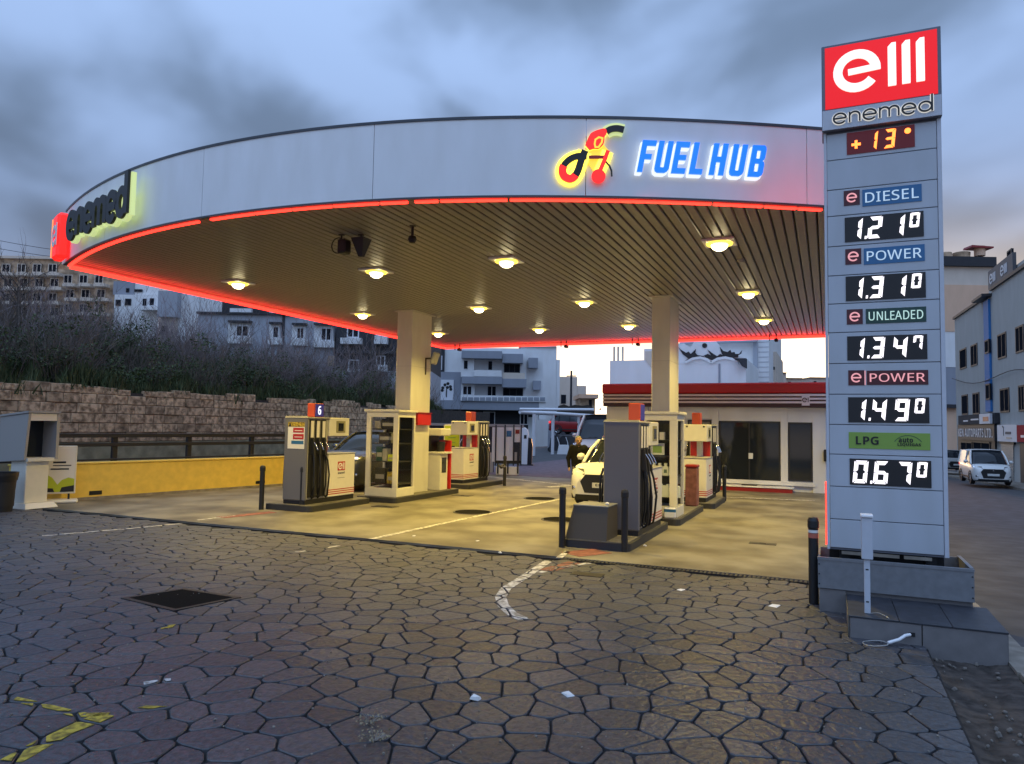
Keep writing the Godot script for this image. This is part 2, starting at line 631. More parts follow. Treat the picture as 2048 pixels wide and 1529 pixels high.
	glow("logo_yellow", 1.0, 0.72, 0.06, 0.9)
	glow("halo_white", 0.85, 1.0, 0.42, 0.6)
	glow("emblem_red", 1.0, 0.02, 0.015, 1.1)
	glow("emblem_orange", 1.0, 0.30, 0.10, 1.2)
	glow("number_screen", 0.05, 0.05, 0.35, 0.25)
	glow("number_lit", 0.75, 0.8, 1.0, 1.2)
	glow("window_lit", 1.0, 0.85, 0.5, 1.2)
	glow("head_lamp", 1.0, 0.92, 0.75, 1.6)
	glow("tail_lamp", 1.0, 0.05, 0.06, 1.0)


# ------------------------------------------------------------------ ground
func road_y(z: float) -> float:
	return -0.10 - 0.0222 * (-z - 7.0)

func make_ground() -> void:
	struct("ground", box(Vector3(-400, -6.2, -500), Vector3(400, -6, 60)), M.earth)
	var slab_poly := PackedVector2Array([Vector2(-19.2, -9.78), Vector2(1.22, -9.78), Vector2(1.22, -26.0), Vector2(-2.0, -30.0), Vector2(-19.2, -30.0)])
	struct("station_floor", G.new().slab(slab_poly, -1.5, 0.0), M.floor)
	# drain channel between paving and floor
	var d := struct("drain_channel", box(Vector3(-15.4, -0.3, -9.775), Vector3(1.2, -0.035, -9.625)), M.black)
	var bars := G.new()
	for k in 60:
		var x := -0.16 - k * 0.055
		bars.box(Vector3(x - 0.014, -0.034, -9.77), Vector3(x + 0.014, -0.006, -9.63))
	obj("grating", bars, M.iron, d)
	var edge := G.new()
	edge.box(Vector3(-15.4, -0.3, -9.625), Vector3(1.0, 0.001, -9.61))
	obj("channel_edge", edge, M.iron, d)
	# street on the far side of the totem, running downhill
	var g := G.new()
	for k in 40:
		var z0 := 6.0 - k * 4.0
		var z1 := z0 - 4.0
		g.quad(Vector3(1.55, road_y(z0), z0), Vector3(14.0, road_y(z0), z0), Vector3(14.0, road_y(z1), z1), Vector3(1.55, road_y(z1), z1))
	struct("road", g, M.asphalt)
	g = G.new()
	for k in 34:
		var z0 := 4.0 - k * 1.0
		var z1 := z0 - 0.985
		var o := 0.04 * sin(k * 0.8)
		var y := road_y(z0)
		g.hexa([Vector3(1.33 + o, y - 0.4, z0), Vector3(1.62 + o, y - 0.4, z0), Vector3(1.62 + o, y - 0.4, z1), Vector3(1.33 + o, y - 0.4, z1),
			Vector3(1.34 + o, y + 0.06, z0), Vector3(1.60 + o, y + 0.045, z0), Vector3(1.60 + o, road_y(z1) + 0.045, z1), Vector3(1.34 + o, road_y(z1) + 0.06, z1)])
	struct("kerb", g, M.kerb)
	# bare earth between paving and kerb
	g = G.new()
	var nz := FastNoiseLite.new()
	nz.seed = 3
	nz.frequency = 2.2
	for k in 60:
		for i in 8:
			var P := func(a: int, b: int) -> Vector3:
				var z := 2.0 - a * 0.18
				var x := lerpf(0.74, 1.36, b / 8.0)
				return Vector3(x, -0.075 - 0.03 * sin(b / 8.0 * PI) + nz.get_noise_2d(x * 1.5, z) * 0.045 + (road_y(z) + 0.1) * 0.5, z)
			g.quad(P.call(k, i), P.call(k, i + 1), P.call(k + 1, i + 1), P.call(k + 1, i))
	struct("verge", g, M.dirt)
	# loose stones on the earth
	g = G.new()
	for k in 120:
		var z := rng.randf_range(-8.5, -2.0)
		var x := rng.randf_range(0.80, 1.33)
		var s := rng.randf_range(0.006, 0.022)
		var y := -0.085 + (road_y(z) + 0.1) * 0.5
		g.T = Transform3D(Basis.from_euler(Vector3(rng.randf() * 3, rng.randf() * 3, rng.randf() * 3)), Vector3(x, y, z))
		g.bbox(Vector3(-s, -s * 0.6, -s * 0.8), Vector3(s, s * 0.6, s * 0.8), s * 0.4)
	tag(obj("gravel", g, M.dirt_stone), "loose pale gravel on the bare earth beside the totem step", "gravel", "", "stuff")
	# street behind the station
	struct("back_street", box(Vector3(-24, -1.5, -110), Vector3(-1.9, -0.01, -30.0)), M.asphalt)
	struct("forecourt_path", box(Vector3(-13.6, -0.02, -40.0), Vector3(-7.3, 0.006, -24.6)), M.back_paving)
	struct("side_road", box(Vector3(-19.2, -1.5, 8), Vector3(-15.5, -0.012, -9.78)), M.asphalt)


# ------------------------------------------------------------------ stamped paving: every stone its own mesh near by
var stones_top := []   # outlines (x, z) of all stones, for the paint

func clip_half(poly: PackedVector2Array, m: Vector2, nn: Vector2) -> PackedVector2Array:
	var out := PackedVector2Array()
	for k in poly.size():
		var a := poly[k]
		var b := poly[(k + 1) % poly.size()]
		var da := (a - m).dot(nn)
		var db := (b - m).dot(nn)
		if da <= 0.0:
			out.append(a)
		if da * db < 0.0:
			out.append(a.lerp(b, da / (da - db)))
	return out

func make_paving() -> void:
	var r := RandomNumberGenerator.new()
	r.seed = 21
	var cols := 68
	var rows := 38
	var x0 := -17.6
	var z0 := -9.9
	var pts := []
	var wt := []
	for j in rows + 4:
		var line := []
		var wl := []
		for i in cols + 4:
			var p := Vector2(x0 + (i - 2 + 0.5 * (j % 2)) * 0.278, z0 + (j - 2) * 0.255)
			p += Vector2(r.randf_range(-1, 1) * 0.112, r.randf_range(-1, 1) * 0.10)
			line.append(p)
			wl.append(r.randf_range(0.0, 0.019))
		pts.append(line)
		wt.append(wl)
	var root := struct("paving", box(Vector3(-17.4, -0.5, -9.61), Vector3(0.76, -0.022, 4.0)), M.joint)
	var edge := G.new().box(Vector3(0.762, -0.6, -9.6), Vector3(0.775, -0.02, 4.0))
	obj("edging", edge, M.joint, root)
	var cells := []
	for j in range(2, rows + 2):
		for i in range(2, cols + 2):
			var p: Vector2 = pts[j][i]
			if p.x < -17.0 or p.y < -9.55:
				continue
			var poly := PackedVector2Array([p + Vector2(-1, -1), p + Vector2(1, -1), p + Vector2(1, 1), p + Vector2(-1, 1)])
			for b in range(-2, 3):
				for a in range(-2, 3):
					if (a or b) and i + a >= 0 and i + a < cols + 4 and j + b >= 0 and j + b < rows + 4:
						var q: Vector2 = pts[j + b][i + a]
						poly = clip_half(poly, (p + q) * 0.5 + (q - p).normalized() * ((wt[j][i] - wt[j + b][i + a]) / (2.0 * p.distance_to(q)) - 0.0052), q - p)
			poly = clip_half(poly, Vector2(0, -9.605), Vector2(0, -1))
			poly = clip_half(poly, Vector2(0.758, 0), Vector2(1, 0))
			if poly.size() < 3:
				continue
			var ce := Vector2.ZERO
			for q in poly:
				ce += q
			ce /= poly.size()
			# round the corners a little
			var rd := PackedVector2Array()
			for k in poly.size():
				var a := poly[k]
				var pv := poly[(k - 1 + poly.size()) % poly.size()]
				var nx := poly[(k + 1) % poly.size()]
				rd.append(a + (pv - a).limit_length(minf(0.022, a.distance_to(pv) * 0.35)))
				rd.append(a + (nx - a).limit_length(minf(0.022, a.distance_to(nx) * 0.35)))
			var g3 := Vector3(ce.x, 0, ce.y)
			var lc := eye_basis.inverse() * (g3 - EYE)
			var seen := lc.z < -0.5 and absf(lc.x / lc.z) < 0.78 and absf(lc.y / lc.z) < 0.60
			if not seen and ce.y > -1.2:
				continue
			cells.append({"p": rd, "c": ce, "d": g3.distance_to(EYE) + (0.0 if seen else 100.0)})
	cells.sort_custom(func(a, b): return a.d < b.d)
	var rest := G.new()
	for k in cells.size():
		var cell = cells[k]
		var near: bool = k < 300
		var g := G.new() if near else rest
		var at: Vector2 = cell.c
		var o := Vector3(at.x, 0, at.y) if near else Vector3.ZERO
		var tx := r.randf_range(-0.006, 0.006)
		var tz := r.randf_range(-0.006, 0.006)
		var lift := r.randf_range(-0.0015, 0.0015)
		if not near:
			var t := r.randf_range(0.068, 0.104)
			var w := r.randf_range(0.98, 1.04)
			g.col = Color(t * w, t, t * 1.12 / w)
		var n: int = cell.p.size()
		var top := []
		var mid := []
		var low := []
		var flat := PackedVector2Array()
		for q: Vector2 in cell.p:
			var off := q - at
			var hgt := lift + off.x * tx + off.y * tz
			var inn := at + off * (1.0 - minf(0.3, 0.009 / maxf(off.length(), 0.02)))
			var inm := at + off * (1.0 - minf(0.2, 0.0025 / maxf(off.length(), 0.02)))
			flat.append(inn)
			top.append(Vector3(inn.x, hgt, inn.y) - o)
			mid.append(Vector3(inm.x, hgt - 0.005, inm.y) - o)
			low.append(Vector3(q.x, hgt - 0.03, q.y) - o)
		var c3 := Vector3(at.x, lift + 0.001, at.y) - o
		for a in n:
			var b: int = (a + 1) % n
			g.tri(c3, top[b], top[a])
			g.quad(top[a], top[b], mid[b], mid[a])
			g.quad(mid[a], mid[b], low[b], low[a])
		stones_top.append(flat)
		if near:
			var s := obj("paving_stone", g, M["stone%d" % (r.randi() % 5)], root)
			s.position = Vector3(at.x, 0, at.y)
	var rs := obj("farther_paving", rest, M.stones_far, root)
	rs.set_meta("kind", "stuff")


func ribbon(pts: Array, w: float) -> PackedVector2Array:   # ground outline of a painted line through pixel points
	var c := PackedVector2Array()
	for p in pts:
		var q := py(p.x, p.y)
		c.append(Vector2(q.x, q.z))
	var L := PackedVector2Array()
	var R := PackedVector2Array()
	for k in c.size():
		var t := (c[mini(k + 1, c.size() - 1)] - c[maxi(k - 1, 0)]).normalized()
		L.append(c[k] + Vector2(-t.y, t.x) * w * 0.5)
		R.append(c[k] - Vector2(-t.y, t.x) * w * 0.5)
	R.reverse()
	L.append_array(R)
	return L

func paint_on_stones(called: String, poly: PackedVector2Array, m: Material, ragged := 0.0) -> void:
	var g := G.new()
	var r := RandomNumberGenerator.new()
	r.seed = hash(called) + poly.size()
	for s: PackedVector2Array in stones_top:
		if s[0].distance_to(poly[0]) > 8.0:
			continue
		if r.randf() < ragged * 0.55:
			continue
		for cut in Geometry2D.intersect_polygons(s, poly):
			if ragged > 0.0:
				var c0 := cut[0]
				for q in cut:
					c0 = c0.lerp(q, 0.3)
				for k in cut.size():
					cut[k] = cut[k].lerp(c0, r.randf() * ragged)
			g.slab(cut, 0.0025, 0.0055)
	if g.v.size():
		struct(called, g, m)

func floor_paint(called: String, poly: PackedVector2Array, m: Material) -> void:
	struct(called, G.new().slab(poly, 0.001, 0.005), m)

func V(x: float, y: float) -> Vector2:
	return Vector2(x, y)

func make_markings() -> void:
	# white hook on the stones in front of the island and its two arms
	paint_on_stones("white_line", ribbon([V(1100, 1121), V(1041, 1160), V(1012, 1178), V(1001, 1195), V(1006, 1212), V(1022, 1228), V(1046, 1240)], 0.12), M.white_paint)
	paint_on_stones("white_line", ribbon([V(1078, 1147), V(1110, 1137), V(1180, 1127)], 0.09), M.white_paint, 0.25)
	paint_on_stones("red_patch", ribbon([V(1090, 1143), V(1150, 1126)], 0.22), M.red_paint, 0.2)
	floor_paint("red_patch", ribbon([V(1140, 1110), V(1205, 1103)], 0.42), M.red_paint)
	floor_paint("white_line", ribbon([V(1118, 1117), V(1135, 1104)], 0.09), M.white_paint)
	# lines on the station floor
	floor_paint("white_line", ribbon([V(742, 1079), V(940, 1036)], 0.10), M.white_paint)
	floor_paint("white_line", ribbon([V(945, 1035), V(1130, 997)], 0.10), M.white_paint)
	floor_paint("white_line", ribbon([V(880, 957), V(960, 952), V(1140, 971)], 0.13), M.white_paint)
	floor_paint("white_line", ribbon([V(1451, 995), V(1630, 1002)], 0.10), M.white_paint)
	floor_paint("white_line", ribbon([V(1095, 975), V(1160, 970)], 0.22), M.white_paint)
	floor_paint("red_patch", ribbon([V(440, 1036), V(545, 1025)], 0.26), M.red_paint)
	floor_paint("white_line", ribbon([V(395, 1041), V(470, 1032)], 0.08), M.white_paint)
	paint_on_stones("white_line", ribbon([V(82, 1073), V(250, 1059), V(385, 1046)], 0.09), M.white_paint, 0.12)
	paint_on_stones("white_line", ribbon([V(590, 1106), V(700, 1089)], 0.08), M.white_paint, 0.4)
	# worn yellow bay lines
	paint_on_stones("yellow_line", ribbon([V(20, 1525), V(120, 1470), V(215, 1430)], 0.14), M.yellow_paint, 0.22)
	paint_on_stones("yellow_line", ribbon([V(18, 1398), V(80, 1412), V(160, 1432), V(215, 1432)], 0.07), M.yellow_paint, 0.5)
	paint_on_stones("yellow_line", ribbon([V(275, 1415), V(340, 1418), V(425, 1408)], 0.05), M.yellow_paint, 0.55)
	paint_on_stones("yellow_line", ribbon([V(285, 1370), V(345, 1362)], 0.10), M.white_paint, 0.5)
	paint_on_stones("yellow_line", ribbon([V(290, 1265), V(340, 1258), V(352, 1232)], 0.08), M.yellow_paint, 0.6)
	# covers
	var g := G.new()
	var sq := PackedVector2Array()
	for p in [V(258, 1198), V(365, 1181), V(465, 1197), V(350, 1220)]:
		var q := py(p.x, p.y)
		sq.append(Vector2(q.x, q.z))
	g.slab(sq, -0.05, 0.006)
	var cv := tag(obj("square_manhole_cover", g, M.cover_iron), "large dark square manhole cover set in the stamped paving", "manhole cover")
	g = G.new()
	var c0 := (sq[0] + sq[1] + sq[2] + sq[3]) / 4.0
	var fr := PackedVector2Array()
	for q in sq:
		fr.append(Vector2((q - c0).x * 1.09 + c0.x, -((q - c0).y * 1.09 + c0.y)))
	g.T = Transform3D(Basis(Vector3(1, 0, 0), Vector3(0, 0, -1), Vector3(0, 1, 0)), Vector3.ZERO)
	g.strip(fr, 0.05, -0.02, 0.009, true)
	obj("frame", g, M.iron, cv)
	for a in [[945, 1025, 0.42, "round manhole cover beside the long white floor line"], [1080, 998, 0.42, "round manhole cover on the floor between white line and pump island"], [1122, 1040, 0.40, "round manhole cover near the trapezoid steel box"]]:
		var p := py(a[0], a[1])
		var t := thing("round_manhole_cover", a[3], "manhole cover", p)
		obj("plate", G.new().lathe(Vector3.ZERO, [V(0, -0.03), V(a[2] - 0.05, -0.03), V(a[2] - 0.05, 0.006), V(0, 0.008)], 28), M.cover_iron, t)
		obj("ring", G.new().lathe(Vector3.ZERO, [V(a[2], -0.02), V(a[2], 0.007), V(a[2] - 0.035, 0.009), V(a[2] - 0.035, -0.01)], 28), M.black, t)
	for a in [[770, 1014, 0.55, 0.30, "rectangular iron cover beside the island of the glass cabinet"], [925, 992, 0.5, 0.3, "rectangular iron cover past the column island"], [1526, 1088, 0.42, 0.2, "rectangular iron cover on the open floor near the totem"]]:
		var p := py(a[0], a[1])
		var t := thing("service_cover", a[4], "cover", p)
		obj("plate", box(Vector3(-a[2] / 2, -0.03, -a[3] / 2), Vector3(a[2] / 2, 0.005, a[3] / 2)), M.iron, t)
		obj("handle", box(Vector3(-0.05, 0.005, -0.012), Vector3(0.05, 0.010, 0.012)), M.black, t)
	var p2 := py(1175, 1150)
	tag(obj("small_cover", box(p2 + Vector3(-0.2, -0.03, -0.1), p2 + Vector3(0.2, 0.006, 0.1)), M.iron), "small rusty inspection cover in the paving by the drain", "cover")


# ------------------------------------------------------------------ canopy
const EDGE := -12.93
const BACK := -23.2

func front_z(x: float) -> float:
	var u := x + 6.4
	return 0.000055 * pow(u, 4) + 0.000178 * pow(u, 3) - 0.047662 * u * u - 0.094757 * u - 7.33

func curved(x0: float, x1: float, y0: float, y1: float, out0: float, out1: float, n := 10) -> G:   # a plate that follows the rounded front
	var g := G.new()
	var at := func(k: int, o: float, y: float) -> Vector3:
		var x := lerpf(x0, x1, float(k) / n)
		var s := (front_z(x + 0.02) - front_z(x - 0.02)) / 0.04
		var nn := Vector3(-s, 0, 1).normalized()
		return Vector3(x, y, front_z(x)) + nn * o
	for k in n:
		g.quad(at.call(k, out1, y0), at.call(k + 1, out1, y0), at.call(k + 1, out1, y1), at.call(k, out1, y1))
		g.quad(at.call(k + 1, out0, y0), at.call(k, out0, y0), at.call(k, out0, y1), at.call(k + 1, out0, y1))
		g.quad(at.call(k, out1, y1), at.call(k + 1, out1, y1), at.call(k + 1, out0, y1), at.call(k, out0, y1))
		g.quad(at.call(k, out0, y0), at.call(k + 1, out0, y0), at.call(k + 1, out1, y0), at.call(k, out1, y0))
	g.quad(at.call(0, out0, y0), at.call(0, out1, y0), at.call(0, out1, y1), at.call(0, out0, y1))
	g.quad(at.call(n, out1, y0), at.call(n, out0, y0), at.call(n, out0, y1), at.call(n, out1, y1))
	return g

func make_canopy() -> void:
	var top := 5.66
	var t := thing("station_canopy", "huge pale canopy with rounded front and slatted underside edged in red light", "canopy")
	var seams := [EDGE, -10.6, -8.0, -5.28, -2.71, -0.22, 0.03]
	for k in seams.size() - 1:
		obj("fascia_panel", curved(seams[k] + 0.004, seams[k + 1] - 0.004, SOFFIT - 0.03, top, -0.05, 0.0, 12), M.fascia, t)
	obj("fascia_trim", curved(EDGE, 0.03, top, top + 0.035, -0.06, 0.012, 40), M.fascia_trim, t)
	obj("fascia_trim", curved(EDGE, 0.03, SOFFIT - 0.055, SOFFIT - 0.03, -0.055, 0.008, 40), M.fascia_trim, t)
	var zf := front_z(EDGE)
	for k in 5:
		var z0 := lerpf(zf, BACK, k / 5.0) - 0.004
		var z1 := lerpf(zf, BACK, (k + 1) / 5.0) + 0.004
		obj("fascia_panel", box(Vector3(EDGE - 0.05, SOFFIT - 0.03, z1), Vector3(EDGE, top, z0)), M.fascia, t)
		var x0 := lerpf(EDGE, 0.03, k / 5.0) + 0.004
		var x1 := lerpf(EDGE, 0.03, (k + 1) / 5.0) - 0.004
		obj("fascia_panel", box(Vector3(x0, SOFFIT - 0.03, BACK - 0.05), Vector3(x1, top, BACK)), M.fascia, t)
	for k in 4:
		var z0 := lerpf(front_z(0.03), BACK, k / 4.0) - 0.004
		var z1 := lerpf(front_z(0.03), BACK, (k + 1) / 4.0) + 0.004
		obj("fascia_panel", box(Vector3(0.03, SOFFIT - 0.03, z1), Vector3(0.08, top, z0)), M.fascia, t)
	# roof deck, and the dark void over the slats
	var poly := PackedVector2Array()
	for k in 41:
		var x := lerpf(EDGE + 0.01, 0.02, k / 40.0)
		poly.append(Vector2(x, front_z(x) - 0.06))
	poly.append(Vector2(0.02, BACK + 0.02))
	poly.append(Vector2(EDGE + 0.01, BACK + 0.02))
	obj("roof_deck", G.new().slab(poly, top - 0.25, top - 0.20), M.fascia_trim, t)
	obj("ceiling_void", G.new().slab(poly, SOFFIT + 0.40, SOFFIT + 0.42), M.soffit_void, t)
	# slats
	var n := 90
	var w := (0.03 - EDGE) / n
	for k in n:
		var x0 := EDGE + k * w + 0.012
		var x1 := EDGE + (k + 1) * w - 0.012
		var za := front_z(x0) - 0.055
		var zb := front_z(x1) - 0.055
		var y0 := SOFFIT
		var y1 := SOFFIT + 0.03
		var g := G.new()
		var e := 0.010
		var zz := BACK + 0.004
		g.quad(Vector3(x0 + e, y0, zz), Vector3(x1 - e, y0, zz), Vector3(x1 - e, y0, zb), Vector3(x0 + e, y0, za))
		g.quad(Vector3(x0, y0 + e, zz), Vector3(x0 + e, y0, zz), Vector3(x0 + e, y0, za), Vector3(x0, y0 + e, za))
		g.quad(Vector3(x1 - e, y0, zz), Vector3(x1, y0 + e, zz), Vector3(x1, y0 + e, zb), Vector3(x1 - e, y0, zb))
		g.quad(Vector3(x0, y1, zz), Vector3(x0, y0 + e, zz), Vector3(x0, y0 + e, za), Vector3(x0, y1, za))
		g.quad(Vector3(x1, y0 + e, zz), Vector3(x1, y1, zz), Vector3(x1, y1, zb), Vector3(x1, y0 + e, zb))
		g.quad(Vector3(x0, y1, za), Vector3(x1, y1, zb), Vector3(x1, y1, zz), Vector3(x0, y1, zz))
		obj("ceiling_slat", g, M.soffit, t)
	# red light strips under the edges
	var spans := []
	for a in [[128, 333], [334, 388], [412, 498], [500, 572], [576, 657], [659, 752], [758, 812], [828, 872], [880, 1012], [1018, 1110], [1110.5, 1260], [1260.5, 1428], [1432, 1530], [1536, 1598], [1604, 1648]]:
		spans.append([edge_x(a[0]), edge_x(a[1])])
	for s in spans:
		obj("led_strip", curved(s[0], s[1], SOFFIT - 0.075, SOFFIT - 0.045, -0.115, -0.06, 8), M.led_red, t)
	for k in 4:
		var z0 := lerpf(zf - 0.1, BACK + 0.08, k / 4.0)
		var z1 := lerpf(zf - 0.1, BACK + 0.08, (k + 1) / 4.0)
		obj("led_strip", box(Vector3(EDGE + 0.02, SOFFIT - 0.10, z1), Vector3(EDGE + 0.075, SOFFIT - 0.035, z0)), M.led_red, t)
		red_light(t, Vector3(EDGE + 0.12, SOFFIT - 0.07, (z0 + z1) / 2), Vector3(1, -0.25, 0), Vector2(0.05, absf(z1 - z0)), Vector3(0, 0, 1), 0.32)
		var x0 := lerpf(EDGE + 0.08, 0.02, k / 4.0)
		var x1 := lerpf(EDGE + 0.08, 0.02, (k + 1) / 4.0)
		obj("led_strip", box(Vector3(x0, SOFFIT - 0.10, BACK + 0.02), Vector3(x1, SOFFIT - 0.035, BACK + 0.075)), M.led_red, t)
		red_light(t, Vector3((x0 + x1) / 2, SOFFIT - 0.07, BACK + 0.12), Vector3(0, -0.25, 1), Vector2(0.05, x1 - x0), Vector3(1, 0, 0), 0.32)
	for x in [-11.6, -5.0, -2.6]:
		red_light(t, Vector3(x, SOFFIT - 0.09, front_z(x) - 0.16), Vector3(0, -0.25, -1), Vector2(0.05, 1.6), Vector3(1, 0, 0), 0.04)

func edge_x(p: float) -> float:   # where the photograph's column p meets the rounded lower edge
	var best := 0.0
	var score := 1e9
	for k in 400:
		var x := lerpf(EDGE, 0.02, k / 399.0)
		var l := eye_basis.inverse() * (Vector3(x, SOFFIT, front_z(x)) - EYE)
		var s := absf(1024.0 + FOCAL * l.x / -l.z - p)
		if s < score:
			score = s
			best = x
	return best

func red_light(parent: Node, at: Vector3, towards: Vector3, size: Vector2, along: Vector3, energy: float) -> void:
	var l := AreaLight3D.new()
	l.name = "led_glow"
	l.light_color = Color(1.0, 0.04, 0.03).linear_to_srgb()
	l.light_energy = energy
	l.area_size = size
	l.area_range = 30.0
	l.shadow_enabled = true
	parent.add_child(l, true)
	var f := towards.normalized()
	var y := along.normalized()
	var x := y.cross(-f).normalized()
	l.transform = Transform3D(Basis(x, y, -f), at)

func make_columns() -> void:
	for a in [[-10.02, -9.57, "square cream canopy column with floodlight and red box"], [-3.5, -3.1, "square cream canopy column rising behind the bottle cabinet"]]:
		var t := thing("canopy_column", a[2], "column", Vector3((a[0] + a[1]) / 2, 0, -15.95))
		var hx: float = (a[1] - a[0]) / 2
		obj("shaft", box(Vector3(-hx, 0.1, -0.48), Vector3(hx, SOFFIT - 0.02, 0.48), 0.012), M.column, t)
		obj("head_plate", box(Vector3(-hx - 0.07, SOFFIT - 0.025, -0.56), Vector3(hx + 0.07, SOFFIT - 0.003, 0.56)), M.column, t)
		obj("joint_band", box(Vector3(-hx - 0.003, 3.3, -0.484), Vector3(hx + 0.003, 3.305, 0.484)), M.pump_side, t)
	# on the column beside pump six
	var f := thing("wall_floodlight", "small floodlight on a bent bracket on the column", "floodlight", Vector3(-9.57, 3.55, -16.15))
	obj("bracket", G.new().box(Vector3(0.001, -0.42, -0.02), Vector3(0.02, 0.02, 0.02)).box(Vector3(0.02, -0.02, -0.02), Vector3(0.22, 0.02, 0.02)), M.steel, f)
	var g := G.new()
	g.T = Transform3D(Basis.from_euler(Vector3(0, 0, -0.35)), Vector3(0.28, 0.0, 0))
	g.bbox(Vector3(-0.05, -0.16, -0.13), Vector3(0.05, 0.16, 0.13), 0.03)
	obj("housing", g, M.pump_side, f)
	var b := thing("red_notice_box", "bright red box mounted on the column above the wash station", "box", Vector3(-9.57, 1.82, -15.95))
	obj("case", box(Vector3(0.001, 0, -0.36), Vector3(0.12, 0.30, 0.30), 0.01), M.red_panel, b)
	obj("lid", box(Vector3(0.0, 0.30, -0.38), Vector3(0.14, 0.325, 0.32)), M.dark_red, b)


func make_canopy_lights() -> void:
	var first: Node3D
	var k := -1
	var where := ["above the pump numbered six", "over the lane by the black loudspeakers", "over the long white floor line", "over the open floor beside the totem", "between the ochre wall and the floodlight column", "just past the floodlight column", "over the bonnet of the white SUV", "over the floor beside the bottle cabinet", "above the tail of the black SUV", "beside the pump with the lime notice", "over the person and the SUV roof", "in front of the shop window"]
	for z in [-11.2, -15.55, -19.55]:
		for x in [-11.15, -7.75, -5.07, -1.5]:
			k += 1
			if first:
				copy(first, "warm yellow canopy ceiling light " + where[k], Vector3(x, SOFFIT, z))
				continue
			var t := thing("canopy_light", "warm yellow canopy ceiling light " + where[0], "light", Vector3(x, SOFFIT, z), 0.0, "lights set in the canopy ceiling")
			first = t
			var g := G.new()
			for s in [-1, 1]:
				g.bbox(Vector3(-0.24, -0.035, s * 0.205 - 0.035), Vector3(0.24, -0.001, s * 0.205 + 0.035), 0.006)
				g.bbox(Vector3(s * 0.205 - 0.035, -0.034, -0.17), Vector3(s * 0.205 + 0.035, -0.001, 0.17), 0.006)
			obj("frame", g, M.white, t)
			obj("lamp_halo", G.new().lathe(Vector3(0, -0.035, 0), [V(0.13, -0.03), V(0.19, -0.022), V(0.20, 0.0)], 20), M.lamp_halo, t)  # ring added around the lens in place of the lamp's yellow halo
			obj("lamp_lens", G.new().lathe(Vector3(0, -0.035, 0), [V(0.0, -0.115), V(0.06, -0.105), V(0.105, -0.075), V(0.125, -0.03), V(0.12, -0.01)], 18), M.lamp_lens, t)
			var l := SpotLight3D.new()
			l.name = "lamp_beam"
			l.light_color = Color(1.0, 0.74, 0.17).linear_to_srgb()
			l.light_energy = 17.5
			l.light_size = 0.12
			l.spot_range = 40.0
			l.spot_attenuation = 2.0
			l.spot_angle = 67.0
			l.spot_angle_attenuation = 0.9
			l.shadow_enabled = true
			t.add_child(l)
			l.position = Vector3(0, -0.27, 0)
			l.rotation.x = -PI / 2


# ------------------------------------------------------------------ lettering from strokes
func letter_strokes(ch: String) -> Array:   # [advance, [polyline, closed] ...], x-height 1
	match ch:
		"e": return [1.1, [arc(0.55, 0.5, 0.5, 0, 318, 20), false], [PackedVector2Array([V(0.08, 0.5), V(1.05, 0.5)]), false]]
		"n": return [0.92, [PackedVector2Array([V(0.06, 0), V(0.06, 1)]), false], [PackedVector2Array([V(0.06, 0.4)]) + arc(0.46, 0.58, 0.40, 180, 0, 10) + PackedVector2Array([V(0.86, 0)]), false]]
		"m": return [1.55, [PackedVector2Array([V(0.06, 0), V(0.06, 1)]), false], [PackedVector2Array([V(0.06, 0.4)]) + arc(0.42, 0.62, 0.36, 180, 0, 10) + PackedVector2Array([V(0.78, 0)]), false], [PackedVector2Array([V(0.78, 0.4)]) + arc(1.14, 0.62, 0.36, 180, 0, 10) + PackedVector2Array([V(1.5, 0)]), false]]
		"d": return [1.1, [arc(0.5, 0.5, 0.46, 0, 345, 20), true], [PackedVector2Array([V(1.0, 0), V(1.0, 1.62)]), false]]
	return [0.5]

func enemed(x0: float, width: float, y0: float, xh: float, stroke: float, z0: float, z1: float, shift := Vector2.ZERO) -> Array:   # one shape for each letter
	var total := 0.0
	for ch in "enemed":
		total += letter_strokes(ch)[0] + 0.17
	var k := width / (total - 0.17)
	var x := x0
	var out := []
	for ch in "enemed":
		var s := letter_strokes(ch)
		var g := G.new()
		for q in range(1, s.size()):
			var pts := PackedVector2Array()
			for p: Vector2 in s[q][0]:
				pts.append(Vector2(x + p.x * k, y0 + p.y * xh) + shift)
			g.strip(pts, stroke, z0 + q * 0.0007, z1 + q * 0.0007, s[q][1])
		out.append(g)
		x += (s[0] + 0.17) * k
	return out

func emark(lo: Vector2, hi: Vector2, z0: float, z1: float) -> G:   # ring-shaped e and three upright bars within a rectangle
	var g := G.new()
	var w := hi.x - lo.x
	var h := hi.y - lo.y
	var r := h * 0.40
	var c := Vector2(lo.x + r * 1.1, lo.y + h * 0.48)
	var sw := h * 0.195
	g.strip(arc(c.x, c.y, r, 4, 322, 28), sw, z0, z1)
	g.strip(PackedVector2Array([c + V(-r * 0.45, -h * 0.01), c + V(r * 1.24, h * 0.03)]), sw * 0.7, z0 + 0.0007, z1 + 0.0007)
	var x := c.x + r * 1.25 + w * 0.055
	var bw := (hi.x - x) / 3.0
	for k in 3:
		var a := x + bw * (k + 0.15)
		var b := x + bw * (k + 0.73)
		g.prism(PackedVector2Array([V(a, lo.y), V(b, lo.y), V(b, hi.y), V(a + (b - a) * 0.45, hi.y), V(a, hi.y - (b - a) * 0.5)]), z0, z1)
	return g

func smooth(p: PackedVector2Array, n: int) -> PackedVector2Array:
	var out := PackedVector2Array()
	for k in p.size() - 1:
		for q in n:
			out.append(p[k].cubic_interpolate(p[k + 1], p[maxi(k - 1, 0)], p[mini(k + 2, p.size() - 1)], float(q) / n))
	out.append(p[p.size() - 1])
	return out

